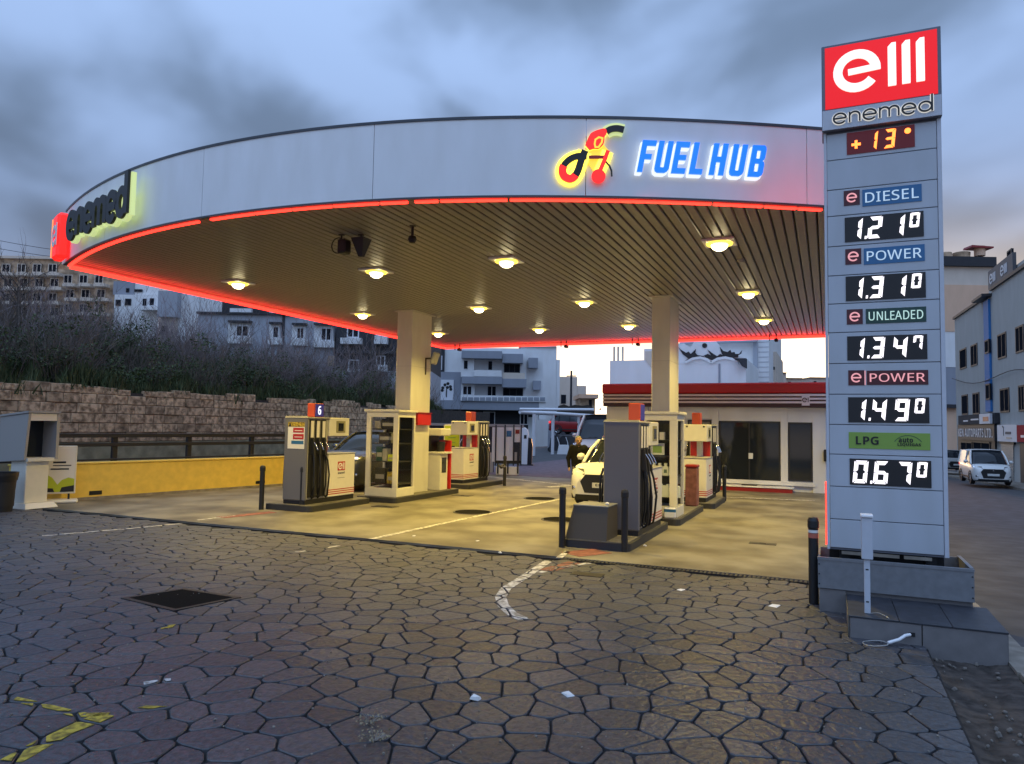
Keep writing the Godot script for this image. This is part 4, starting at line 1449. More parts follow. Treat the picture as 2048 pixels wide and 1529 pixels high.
	obj("tray", box(Vector3(-0.24, 0.95, -0.3), Vector3(0.30, 1.0, 0.24), 0.01), M.cream, t)
	obj("hood", box(Vector3(-0.22, 1.42, -0.28), Vector3(0.26, 1.62, 0.22), 0.03), M.cream, t)
	obj("back", box(Vector3(-0.22, 1.0, -0.26), Vector3(-0.1, 1.42, 0.2)), M.black, t)
	obj("bucket", G.new().lathe(Vector3(0.08, 1.001, -0.02), [V(0.0, 0), V(0.11, 0.0), V(0.13, 0.26), V(0.0, 0.26)], 12), M.black, t)
	obj("side_panel", box(Vector3(-0.20, 0.0, -0.36), Vector3(0.24, 1.30, -0.29), 0.01), M.red_panel, t)
	# bin and blue pack beside the bottle cabinet
	t = thing("waste_bin", "black plastic bin against the bottle cabinet", "bin", Vector3(-3.12, 0.0, -13.76))
	obj("tub", G.new().lathe(Vector3.ZERO, [V(0, 0), V(0.17, 0), V(0.20, 0.58), V(0.215, 0.60), V(0.215, 0.64), V(0.19, 0.64), V(0.18, 0.05)], 18), M.rubber, t)
	var bp := thing("blue_bottle_pack", "blue and white shrink-wrapped pack at the cabinet foot", "bottle pack", Vector3(-2.80, 0.125, -14.06), 0.1)
	obj("wrap", box(Vector3(-0.12, 0, -0.05), Vector3(0.10, 0.2, 0.06), 0.02), M.white, bp)
	obj("band", box(Vector3(-0.122, 0.10, -0.052), Vector3(0.102, 0.19, 0.062), 0.02), M.sign_blue, bp)
	# pink crate column behind the bottle cabinet
	var rc := thing("red_bin", "dull red litter bin behind the bottle cabinet", "bin", Vector3(-2.82, 0.125, -16.6))
	obj("case", box(Vector3(-0.13, 0, -0.15), Vector3(0.13, 0.85, 0.15), 0.02), M.red_paint, rc)
	obj("lid", box(Vector3(-0.14, 0.85, -0.16), Vector3(0.14, 0.92, 0.16), 0.02), M.dark_red, rc)


func make_bollards() -> void:
	var proto: Node3D
	for a in [[522, 1020, "black bollard standing alone beside the island of pump six", 0.92], [603, 1022, "black bollard in front of the grey panel of pump six", 0.92], [1124, 1095, "black bollard at the outer corner of the steel box", 0.92], [1249, 1104, "black bollard between steel box and grey pump", 0.92],
			[1449, 1002, "black bollard before the shop window", 0.92], [1009, 972, "black bollard beside the pump near the lime notice", 0.92], [1628, 1208, "black bollard with reflective tape beside the totem planter", 0.92]]:
		var p := py(a[0], a[1])
		if proto == null:
			proto = thing("bollard", a[2], "bollard", p, 0.0, "black steel bollards")
			obj("tube", G.new().lathe(Vector3.ZERO, [V(0.05, 0), V(0.05, 0.80)], 16), M.black, proto)
			obj("cap", G.new().lathe(Vector3.ZERO, [V(0.05, 0.80), V(0.058, 0.81), V(0.058, 0.88), V(0.045, 0.915), V(0.0, 0.925)], 16), M.black, proto)
		else:
			var b := copy(proto, a[2], p)
			if a[0] == 1628:
				obj("red_band", G.new().lathe(Vector3.ZERO, [V(0.052, 0.70), V(0.0525, 0.75)], 16), M.letter_tape, b)
				obj("white_band", G.new().lathe(Vector3.ZERO, [V(0.052, 0.755), V(0.0525, 0.785)], 16), M.paper, b)


# ------------------------------------------------------------------ price totem
const TZ := -8.45

func on_totem(x0: float, y0: float, x1: float, y1: float) -> Rect2:   # pixel rectangle on the totem's face
	var c := Vector2((x0 + x1) / 2, (y0 + y1) / 2)
	var a := pz(x0, c.y, TZ).x
	var b := pz(x1, c.y, TZ).x
	var lo := pz(c.x, y1, TZ).y
	var hi := pz(c.x, y0, TZ).y
	return Rect2(a, lo, b - a, hi - lo)

func plate(r: Rect2, z0: float, z1: float, bevel := 0.0) -> G:
	return box(Vector3(r.position.x, r.position.y, z0), Vector3(r.end.x, r.end.y, z1), bevel)

func seven(g: G, ch: String, x: float, y: float, w: float, h: float, z: float) -> void:   # a slanted seven-segment figure
	var on: String = {"0": "abcdef", "1": "bc", "2": "abged", "3": "abgcd", "4": "fgbc", "5": "afgcd", "6": "afgedc", "7": "abc", "8": "abcdefg", "9": "abcdfg", "7s": "fabc"}[ch]
	var t := w * 0.29
	var sh := 0.10
	var P := func(a: float, b: float) -> Vector2:
		return Vector2(x + a + b * sh, y + b)
	var e := t * 0.10
	var seg := func(p: Array) -> void:
		var o := PackedVector2Array()
		for q in p:
			o.append(P.call(q[0], q[1]))
		g.prism(o, z, z + 0.006)
	var m := h / 2
	for s in on:
		match s:
			"a": seg.call([[e + t * 0.2, h], [t, h - t], [w - t, h - t], [w - e - t * 0.2, h]])
			"d": seg.call([[e + t * 0.2, 0], [w - e - t * 0.2, 0], [w - t, t], [t, t]])
			"g": seg.call([[t * 0.5, m], [t, m - t * 0.45], [w - t, m - t * 0.45], [w - t * 0.5, m], [w - t, m + t * 0.45], [t, m + t * 0.45]])
			"f": seg.call([[0, m + e], [t * 0.55, m + e], [t, m + t * 0.5], [t, h - t - e], [0, h - e]])
			"e": seg.call([[0, e], [t, t + e], [t, m - t * 0.5], [t * 0.55, m - e], [0, m - e]])
			"b": seg.call([[w, m + e], [w, h - e], [w - t, h - t - e], [w - t, m + t * 0.5], [w - t * 0.55, m + e]])
			"c": seg.call([[w, m - e], [w - t * 0.55, m - e], [w - t, m - t * 0.5], [w - t, t + e], [w, e]])

func make_totem() -> void:
	var t := thing("price_totem", "tall grey totem of lit fuel prices under a red emblem", "price totem")
	var x0 := -0.02
	var x1 := 1.10
	var zb := -8.72
	var f := TZ
	var base := 0.60
	obj("core", box(Vector3(x0 + 0.03, base, zb + 0.01), Vector3(x1 - 0.03, 6.0, f - 0.02)), M.totem_cap, t)
	obj("side_post", box(Vector3(x0, base, zb), Vector3(x0 + 0.028, 5.12, f + 0.004), 0.004), M.totem_frame, t)
	obj("side_post", box(Vector3(x1 - 0.04, base, zb), Vector3(x1, 5.12, f + 0.004), 0.004), M.totem_frame, t)
	obj("back_sheet", box(Vector3(x0 + 0.03, base, zb - 0.012), Vector3(x1 - 0.04, 6.0, zb)), M.totem_frame, t)
	# panels between the dark joints
	var cuts := [5.10]
	for y in [308.0, 369.0, 423.0, 485.5, 545.5, 603.5, 662.5, 726.0, 789.0, 851.0, 912.0, 978.0, 1045.0]:
		cuts.append(pz(1775, y, TZ).y)
	cuts.append(base + 0.02)
	for k in cuts.size() - 1:
		obj("price_panel", box(Vector3(x0 + 0.032, cuts[k + 1] + 0.004, f - 0.02), Vector3(x1 - 0.044, cuts[k] - 0.004, f), 0.003), M.totem_grey, t)
	# head box
	var head := obj("head_box", box(Vector3(-0.035, 5.12, zb - 0.04), Vector3(1.105, 6.08, f + 0.055), 0.006), M.totem_cap, t)
	obj("light_panel", box(Vector3(0.0, 5.36, f + 0.055), Vector3(1.07, 6.05, f + 0.062)), M.sign_red_lit, head)
	obj("name_band", box(Vector3(-0.03, 5.125, f + 0.055), Vector3(1.10, 5.345, f + 0.066), 0.003), M.totem_frame, head)
	var em := on_totem(1672, 96, 1856, 180)
	obj("mark_light", emark(em.position, em.end, f + 0.0625, f + 0.085), M.sign_white_lit, head)
	var letters := enemed(0.075, 0.95, 5.180, 0.110, 0.017, f + 0.072, f + 0.085)
	var rims := enemed(0.075, 0.95, 5.180, 0.110, 0.034, f + 0.066, f + 0.071)
	for k in 6:
		var L := obj("letter", letters[k], M.black, head)
		obj("rim_light", rims[k], M.rim_white, L)
	# temperature
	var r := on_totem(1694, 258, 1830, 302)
	var d := obj("display", plate(r, f, f + 0.008), M.display_glow, t)
	var g := G.new()
	var dh := r.size.y * 0.84
	var y0 := r.position.y + r.size.y * 0.08
	seven(g, "1", r.position.x + r.size.x * 0.30, y0, dh * 0.45, dh, f + 0.009)
	seven(g, "3", r.position.x + r.size.x * 0.54, y0, dh * 0.52, dh, f + 0.009)
	var pc := Vector2(r.position.x + r.size.x * 0.14, r.position.y + r.size.y * 0.42)
	g.strip(PackedVector2Array([pc + V(-0.045, 0), pc + V(0.045, 0)]), 0.026, f + 0.009, f + 0.015)
	g.strip(PackedVector2Array([pc + V(0, -0.045), pc + V(0, 0.045)]), 0.026, f + 0.0095, f + 0.0155)
	g.prism(arc(r.position.x + r.size.x * 0.90, r.position.y + r.size.y * 0.74, 0.03, 0, 340, 17), f + 0.009, f + 0.015)
	obj("digit_light", g, M.digit_red, d)
	# names of the fuels
	for a in [[1688, 381, 1720, 411, 1725, 374, 1844, 408, "DIESEL", M.sign_blue, M.letter_cyan], [1691, 498, 1723, 529, 1728, 493, 1850, 526, "POWER", M.sign_blue, M.letter_cyan], [1694, 619, 1726, 649, 1732, 616, 1853, 646, "UNLEADED", M.sign_green, M.letter_mint], [1697, 741, 1729, 771, 1734, 741, 1857, 770, "POWER", M.sign_red, M.letter_pink]]:
		var b := on_totem(a[0], a[1], a[2], a[3])
		var n := obj("fuel_name_sign", plate(b, f, f + 0.006), M.sign_red, t)
		var eg := G.new()
		var c := b.get_center()
		var rr := b.size.y * 0.27
		eg.strip(arc(c.x, c.y, rr, 0, 318, 18), rr * 0.34, f + 0.007, f + 0.012)
		eg.strip(PackedVector2Array([c + V(-rr * 0.9, 0), c + V(rr * 1.1, 0)]), rr * 0.34, f + 0.0075, f + 0.0125)
		obj("e_light", eg, M.letter_pink, n)
		var q := on_totem(a[4], a[5], a[6], a[7])
		obj("name_plate", plate(q, f, f + 0.006), a[9], n)
		words(n, "name_light", a[8], q.size.x * 0.90, q.size.y * 0.58, Vector3(q.get_center().x, q.get_center().y, f + 0.009), a[10], Basis(), false)
		if a[1] == 741:
			obj("bar_light", box(Vector3(q.position.x - 0.02, q.position.y, f + 0.006), Vector3(q.position.x - 0.012, q.end.y, f + 0.009)), M.letter_pink, n)
	var lp := on_totem(1698, 866, 1861, 899)
	var ln := obj("fuel_name_sign", plate(lp, f, f + 0.006), M.sign_lime, t)
	words(ln, "lettering", "LPG", 0.215, 0.085, Vector3(lp.position.x + 0.175, lp.get_center().y + 0.0, f + 0.009), M.black)
	words(ln, "lettering", "auto", 0.13, 0.05, Vector3(lp.end.x - 0.22, lp.get_center().y + 0.012, f + 0.009), M.black)
	words(ln, "lettering", "LIQUIGAS", 0.21, 0.034, Vector3(lp.end.x - 0.19, lp.get_center().y - 0.036, f + 0.009), M.black)
	obj("print_line", G.new().strip(arc(lp.end.x - 0.20, lp.get_center().y - 0.09, 0.15, 35, 145, 10), 0.006, f + 0.006, f + 0.008), M.sign_green, ln)
	# prices
	for a in [[1690, 429, 1848, 479, "1210"], [1692, 549, 1852, 599, "1310"], [1695, 671, 1855, 720, "1347"], [1697, 795, 1859, 846, "1490"], [1700, 920, 1863, 973, "0670"]]:
		r = on_totem(a[0], a[1], a[2], a[3])
		d = obj("display", plate(r, f, f + 0.008), M.black, t)
		dh = r.size.y * 0.86
		y0 = r.position.y + r.size.y * 0.07
		var w := dh * 0.56
		var xs := [0.02, 0.29, 0.57]
		for k in 3:
			g = G.new()
			seven(g, a[4][k], r.position.x + r.size.x * xs[k] + (0.01 if k == 0 else 0.0), y0, w, dh, f + 0.009)
			if k == 0:
				g.prism(PackedVector2Array([V(r.position.x + r.size.x * 0.255, y0), V(r.position.x + r.size.x * 0.28, y0), V(r.position.x + r.size.x * 0.285, y0 + 0.03), V(r.position.x + r.size.x * 0.26, y0 + 0.03)]), f + 0.009, f + 0.015)
			obj("digit_light", g, M.digit_white, d)
		g = G.new()
		var last: String = "7s" if a[4] == "1347" else a[4][3]
		seven(g, last, r.position.x + r.size.x * 0.82, y0 + dh * 0.36, w * 0.68, dh * 0.66, f + 0.009)
		obj("digit_light", g, M.digit_white, d)
	# red light down the edge that faces the pumps
	obj("led_strip", box(Vector3(x0 - 0.016, 0.62, zb + 0.05), Vector3(x0 - 0.002, 1.30, zb + 0.10)), M.led_red, t)
	red_light(t, Vector3(x0 - 0.03, 0.96, zb + 0.07), Vector3(-1, 0, -0.3), Vector2(0.04, 0.66), Vector3(0, 1, 0), 0.10)
	obj("led_strip", box(Vector3(x0 + 0.05, 2.6, zb - 0.03), Vector3(x0 + 0.10, 5.05, zb - 0.014)), M.led_red, t)
	red_light(t, Vector3(x0 + 0.075, 4.0, zb - 0.05), Vector3(-0.35, 0, -1), Vector2(0.05, 2.2), Vector3(0, 1, 0), 0.65)
	obj("foot_plate", box(Vector3(x0 + 0.02, 0.32, zb + 0.03), Vector3(x1 - 0.02, base - 0.02, zb + 0.06)), M.black, t)
	for k in 3:
		obj("foot_slot", box(Vector3(0.12 + k * 0.29, base - 0.045, f - 0.03), Vector3(0.12 + k * 0.29 + 0.25, base - 0.012, f - 0.018)), M.kerb, t)
	for x in [x0 + 0.12, x1 - 0.2]:
		obj("leg", box(Vector3(x, 0.3, -8.62), Vector3(x + 0.1, base, -8.52)), M.black, t)
	# planter round the foot, and the tiled step before it
	var pl := thing("totem_planter", "grey sheet metal planter box round the totem foot", "planter")
	var px0 := -0.11
	var px1 := 1.27
	obj("front_sheet", G.new().hexa([Vector3(px0, 0.235, -8.2), Vector3(px1, 0.235, -8.2), Vector3(px1, 0.235, -8.225), Vector3(px0, 0.235, -8.225), Vector3(px0, 0.52, -8.2), Vector3(px1, 0.54, -8.2), Vector3(px1, 0.54, -8.225), Vector3(px0, 0.52, -8.225)]), M.zinc, pl)
	obj("side_sheet", box(Vector3(px0, 0.235, -9.0), Vector3(px0 + 0.02, 0.525, -8.226)), M.zinc, pl)
	obj("side_sheet", box(Vector3(px1 - 0.02, 0.235, -9.0), Vector3(px1, 0.545, -8.226)), M.zinc, pl)
	obj("back_sheet", box(Vector3(px0 + 0.02, 0.235, -9.0), Vector3(px1 - 0.02, 0.54, -8.98)), M.zinc, pl)
	obj("rim", G.new().box(Vector3(px0 - 0.004, 0.522, -8.232), Vector3(px1 + 0.004, 0.55, -8.194)).box(Vector3(px1 - 0.03, 0.551, -9.0), Vector3(px1 + 0.004, 0.556, -8.233)), M.zinc, pl)
	obj("soil", box(Vector3(px0 + 0.02, 0.24, -8.98), Vector3(px1 - 0.02, 0.36, -8.226)), M.dirt, pl)
	for k in 3:
		for s in [px0 + 0.012, px1 - 0.014]:
			obj("screw", G.new().bbox(Vector3(s - 0.007, 0.27 + k * 0.1, -8.2), Vector3(s + 0.007, 0.284 + k * 0.1, -8.195), 0.002), M.black, pl)
	var pb := thing("planter_plinth", "low grey tiled block under the metal planter", "plinth")
	obj("block", box(Vector3(px0 + 0.01, -0.3, -8.98), Vector3(px1 - 0.01, 0.232, -8.235)), M.tile_grey, pb)
	obj("face_tile", box(Vector3(px0 + 0.012, 0.0, -8.234), Vector3(0.15, 0.228, -8.215)), M.tile_grey, pb)
	var st := thing("tiled_step", "low step of grey wall tiles with dark glossy top", "step")
	obj("core", box(Vector3(0.17, -0.4, -8.214), Vector3(1.35, 0.175, -7.31)), M.mortar, st)
	obj("wall_tile", box(Vector3(0.165, -0.02, -7.31), Vector3(0.73, 0.178, -7.292), 0.003), M.tile_grey, st)
	obj("wall_tile", box(Vector3(0.738, -0.12, -7.31), Vector3(1.36, 0.178, -7.292), 0.003), M.tile_grey, st)
	obj("wall_tile", box(Vector3(1.352, -0.3, -8.2), Vector3(1.37, 0.178, -7.315), 0.003), M.tile_grey, st)
	obj("wall_tile", box(Vector3(0.15, 0.0, -8.2), Vector3(0.168, 0.178, -7.315), 0.003), M.tile_grey, st)
	for k in 3:
		obj("top_tile", box(Vector3(0.155 + k * 0.406, 0.179, -8.21), Vector3(0.155 + (k + 1) * 0.406 - 0.004, 0.195, -7.285), 0.003), M.tile_dark, st)
	obj("corner_trim", G.new().tube([Vector3(0.152, 0.0, -7.288), Vector3(0.152, 0.19, -7.288), Vector3(0.152, 0.196, -7.9), Vector3(0.152, 0.196, -8.19)], 0.006, 6), M.steel, st)
	# white post with a box on the step
	var wp := thing("white_meter_post", "slim white post with a box head standing on the tiled step", "post", Vector3(0.315, 0.195, -7.45))
	obj("pole", box(Vector3(-0.025, 0, -0.02), Vector3(0.025, 0.50, 0.02), 0.004), M.totem_frame, wp)
	obj("box_head", box(Vector3(-0.045, 0.49, -0.06), Vector3(0.05, 0.87, 0.045), 0.006), M.totem_frame, wp)
	obj("lid", box(Vector3(-0.05, 0.87, -0.10), Vector3(0.055, 0.895, 0.06), 0.006), M.white, wp)
	for y in [0.10, 0.39]:
		obj("slot", box(Vector3(-0.012, y, 0.02), Vector3(0.012, y + 0.012, 0.022)), M.black, wp)
	tag(obj("conduit", G.new().tube([Vector3(0.64, 0.09, -7.27), Vector3(0.60, 0.085, -7.24), Vector3(0.55, 0.055, -7.20), Vector3(0.46, 0.025, -7.16)], 0.014, 8), M.white), "short white plastic conduit poking out of the step tiles", "conduit")
	var loop := []
	for q in arc(0, 0, 0.10, 20, 380, 22):
		loop.append(Vector3(0.36 + q.x, 0.012 + 0.008 * sin(q.x * 20.0), -7.14 + q.y * 0.9))
	loop.append(Vector3(0.46, 0.022, -7.16))
	tag(obj("loose_cable", G.new().tube(loop, 0.005, 5), M.pump_side), "loop of thin grey cable lying before the step", "cable")
	tag(obj("thin_cable", G.new().tube([Vector3(0.34, 0.199, -7.44), Vector3(0.40, 0.215, -7.42), Vector3(0.46, 0.205, -7.36), Vector3(0.48, 0.199, -7.31)], 0.004, 5), M.pump_side), "thin pale cable curling over the dark step top", "cable")
	tag(obj("grille_opening", G.new().lathe(Vector3(0.655, 0.085, -7.291), [V(0.03, 0), V(0.03, 0.0)], 10).box(Vector3(0.63, 0.07, -7.2915), Vector3(0.68, 0.105, -7.288)), M.black), "dark hole in the step tile around the conduit", "hole")


# ------------------------------------------------------------------ the side with the yellow wall, the railing, the stone wall and the hill
func make_yellow_side() -> void:
	var A := Vector3(-15.72, 0, -9.75)
	var B := Vector3(-13.75, 0, -20.6)
	var along := (B - A).normalized()
	var ln := A.distance_to(B)
	var T := Transform3D(Basis(along, Vector3.UP, along.cross(Vector3.UP)), A)
	var w := thing("yellow_wall", "long low ochre painted wall along the station edge", "wall")
	w.transform = T
	obj("wall_body", box(Vector3(0, -0.05, -0.24), Vector3(ln, 0.80, 0), 0.01), M.wall_yellow, w)
	obj("coping", box(Vector3(-0.02, 0.801, -0.27), Vector3(ln + 0.02, 0.845, 0.02), 0.012), M.wall_yellow, w)
	obj("plinth_strip", box(Vector3(0.0, 0.0, 0.001), Vector3(ln, 0.06, 0.03)), M.kerb, w)
	obj("vent_slot", box(Vector3(1.55, 0.10, 0.002), Vector3(1.83, 0.19, 0.012)), M.black, w)
	obj("vent_slot", box(Vector3(6.0, 0.10, 0.002), Vector3(6.3, 0.18, 0.012)), M.black, w)
	var r := thing("steel_railing", "dark steel railing with thick rails behind the ochre wall", "railing")
	r.transform = T * Transform3D(Basis(), Vector3(0, 0, -0.42))
	for k in 7:
		obj("post", box(Vector3(0.3 + k * 1.92, 0, -0.05), Vector3(0.42 + k * 1.92, 1.50, 0.05), 0.006), M.rail, r)
	for y in [[1.40, 1.50, 0.056], [1.19, 1.275, 0.054], [0.86, 0.90, 0.053]]:
		obj("rail", box(Vector3(-0.6, y[0], 0.052), Vector3(ln + 0.8, y[1], 0.052 + y[2]), 0.008), M.rail, r)
	# retaining wall of limestone blocks
	var s := thing("stone_retaining_wall", "weathered limestone block wall holding back the hillside", "stone wall")
	var zx := -19.0
	obj("plaster_base", box(Vector3(zx - 0.5, -0.3, -40), Vector3(zx + 0.03, 1.17, -2)), M.plaster_olive, s)
	obj("mortar_core", box(Vector3(zx - 0.5, 1.17, -40), Vector3(zx - 0.04, 2.62, -2)), M.mortar, s)
	var rg := RandomNumberGenerator.new()
	rg.seed = 4
	var variants := []
	for k in 6:
		var g := G.new()
		var b := 0.016
		g.bbox(Vector3(-0.16, 0, 0), Vector3(0.0, 0.262, 1.0), b)
		for q in g.v.size():   # rough faces: each corner moved a little
			var p := g.v[q]
			var hsh := float(hash(Vector3i(int(p.x * 200), int(p.y * 200), int(p.z * 200)) + Vector3i(k * 37, 0, 0)) % 1000) / 1000.0
			g.v[q] = p + Vector3((hsh - 0.5) * 0.022, 0, 0)
		variants.append(g.mesh())
	for c in 6:
		var y := 1.18 + c * 0.272
		var z := -8.6 - rg.randf() * 0.5
		while z > -31.0:
			var l := rg.randf_range(0.36, 0.72)
			if not (c == 5 and rg.randf() < 0.28):
				var o := obj("stone_block", variants[rg.randi() % 6], M["limestone%d" % [0, 0, 1, 1, 2, 3][rg.randi() % 6]], s)
				o.position = Vector3(zx + rg.randf_range(-0.018, 0.02), y, z - l + 0.008)
				o.scale = Vector3(1, 1.0 if c < 5 else rg.randf_range(0.6, 1.05), l - 0.012)
			z -= l
	# kiosk, bin and poster board by the drain's end
	var k := thing("service_kiosk", "grey hooded service kiosk with dark recess on a cream pillar", "kiosk", Vector3(-14.87, 0, -9.42))
	obj("hood_side", G.new().hexa([Vector3(-0.85, 0.92, 0.0), Vector3(-0.02, 0.98, 0.0), Vector3(-0.02, 0.98, -0.05), Vector3(-0.85, 0.92, -0.05), Vector3(-0.85, 1.84, 0.0), Vector3(0.06, 1.93, 0.0), Vector3(0.06, 1.93, -0.05), Vector3(-0.85, 1.84, -0.05)]), M.pump_side, k)
	obj("hood_top", G.new().hexa([Vector3(-0.85, 1.85, 0.02), Vector3(0.07, 1.94, 0.02), Vector3(0.07, 1.94, -0.66), Vector3(-0.85, 1.85, -0.66), Vector3(-0.85, 1.89, 0.02), Vector3(0.07, 1.98, 0.02), Vector3(0.07, 1.98, -0.66), Vector3(-0.85, 1.89, -0.66)]), M.pump_side, k)
	obj("hood_side", box(Vector3(-0.85, 0.98, -0.66), Vector3(0.05, 1.92, -0.60)), M.pump_side, k)
	obj("hood_floor", box(Vector3(-0.85, 0.95, -0.599), Vector3(0.03, 1.02, -0.051)), M.cream, k)
	obj("lintel", box(Vector3(-0.02, 1.78, -0.599), Vector3(0.04, 1.93, -0.051)), M.cream, k)
	obj("screen", box(Vector3(-0.42, 1.02, -0.599), Vector3(-0.38, 1.93, -0.051)), M.screen_off, k)
	obj("pillar", box(Vector3(-0.55, 0.10, -0.55), Vector3(-0.06, 0.95, -0.08), 0.01), M.cream, k)
	obj("foot_slab", G.new().hexa([Vector3(-0.7, 0, 0.02), Vector3(0.14, 0, 0.02), Vector3(0.14, 0, -0.66), Vector3(-0.7, 0, -0.66), Vector3(-0.66, 0.10, -0.03), Vector3(0.06, 0.10, -0.03), Vector3(0.06, 0.10, -0.61), Vector3(-0.66, 0.10, -0.61)]), M.cream, k)
	var bn := thing("litter_bin", "black open litter bin in front of the hooded kiosk", "bin", Vector3(-14.86, 0, -8.98))
	obj("tub", G.new().lathe(Vector3.ZERO, [V(0, 0), V(0.22, 0), V(0.27, 0.68), V(0.29, 0.70), V(0.29, 0.75), V(0.26, 0.75), V(0.24, 0.1)], 20), M.rubber, bn)
	obj("liner", G.new().lathe(Vector3.ZERO, [V(0.275, 0.60), V(0.296, 0.70), V(0.298, 0.765), V(0.25, 0.755)], 20), M.black, bn)
	var sb := thing("poster_board", "white poster stand with a green landscape advert", "poster stand", py(112, 1007), 0.95)
	obj("frame", box(Vector3(-0.34, 0.20, -0.05), Vector3(0.34, 1.24, 0.0), 0.012), M.cream, sb)
	obj("poster", box(Vector3(-0.31, 0.24, 0.001), Vector3(0.31, 1.20, 0.006)), M.paper, sb)
	obj("print", G.new().prism(PackedVector2Array([V(-0.31, 0.24), V(0.31, 0.24), V(0.31, 0.52), V(0.2, 0.55), V(0.08, 0.50), V(0.0, 0.40), V(-0.1, 0.55), V(-0.2, 0.62), V(-0.31, 0.55)]), 0.006, 0.0075), M.lime, sb)
	obj("print", G.new().prism(PackedVector2Array([V(-0.31, 0.24), V(-0.05, 0.24), V(-0.08, 0.32), V(-0.31, 0.34)]), 0.0075, 0.009), M.black, sb)
	obj("print", G.new().prism(PackedVector2Array([V(0.05, 0.24), V(0.31, 0.24), V(0.31, 0.38), V(0.08, 0.34)]), 0.0075, 0.009), M.black, sb)
	obj("print", box(Vector3(-0.10, 0.86, 0.006), Vector3(0.14, 0.90, 0.008)), M.black, sb)
	obj("print", box(Vector3(-0.10, 0.80, 0.006), Vector3(0.24, 0.825, 0.008)), M.print_grey, sb)
	obj("print", box(Vector3(-0.14, 0.72, 0.006), Vector3(0.20, 0.75, 0.008)), M.black, sb)
	for x in [-0.22, 0.2]:
		obj("leg", box(Vector3(x, 0.08, -0.04), Vector3(x + 0.04, 0.20, -0.01)), M.black, sb)
	obj("rubber_base", box(Vector3(-0.36, 0, -0.22), Vector3(0.40, 0.08, 0.20), 0.03), M.cream, sb)


func hill_y(x: float, z: float) -> float:
	var d := maxf(0.0, -19.3 - x)
	var s := 0.0
	if z > -12.0:
		s = 0.30
	elif z > -23.0:
		s = lerpf(0.30, 0.21, (-12.0 - z) / 11.0)
	else:
		s = lerpf(0.21, 0.06, clampf((-23.0 - z) / 17.0, 0, 1))
	return 2.60 - 4.5 * clampf((-34.0 - z) / 8.0, 0.0, 1.0) + minf(d * s, 8.5) + 0.25 * sin(x * 0.9 + z * 0.5) * minf(d, 1.0) + 0.15 * sin(z * 1.7)

func twig(g: G, r: RandomNumberGenerator, p: Vector3, dir: Vector3, ln: float, rad: float, depth: int) -> void:
	var pts := [p]
	var rr := [rad]
	var d := dir
	var q := p
	for k in 3:
		d = (d + Vector3(r.randf_range(-1, 1), r.randf_range(-0.5, 0.8), r.randf_range(-1, 1)) * 0.28).normalized()
		q += d * ln / 3.0
		pts.append(q)
		rr.append(rad * (1.0 - 0.27 * (k + 1)))
	g.tube(pts, rr, 3, false)
	if depth > 0:
		for k in 3:
			var at: Vector3 = pts[1 + r.randi() % 3]
			twig(g, r, at, (d + Vector3(r.randf_range(-1, 1), r.randf_range(-0.2, 0.7), r.randf_range(-1, 1)) * 0.9).normalized(), ln * r.randf_range(0.4, 0.7), rad * 0.6, depth - 1)

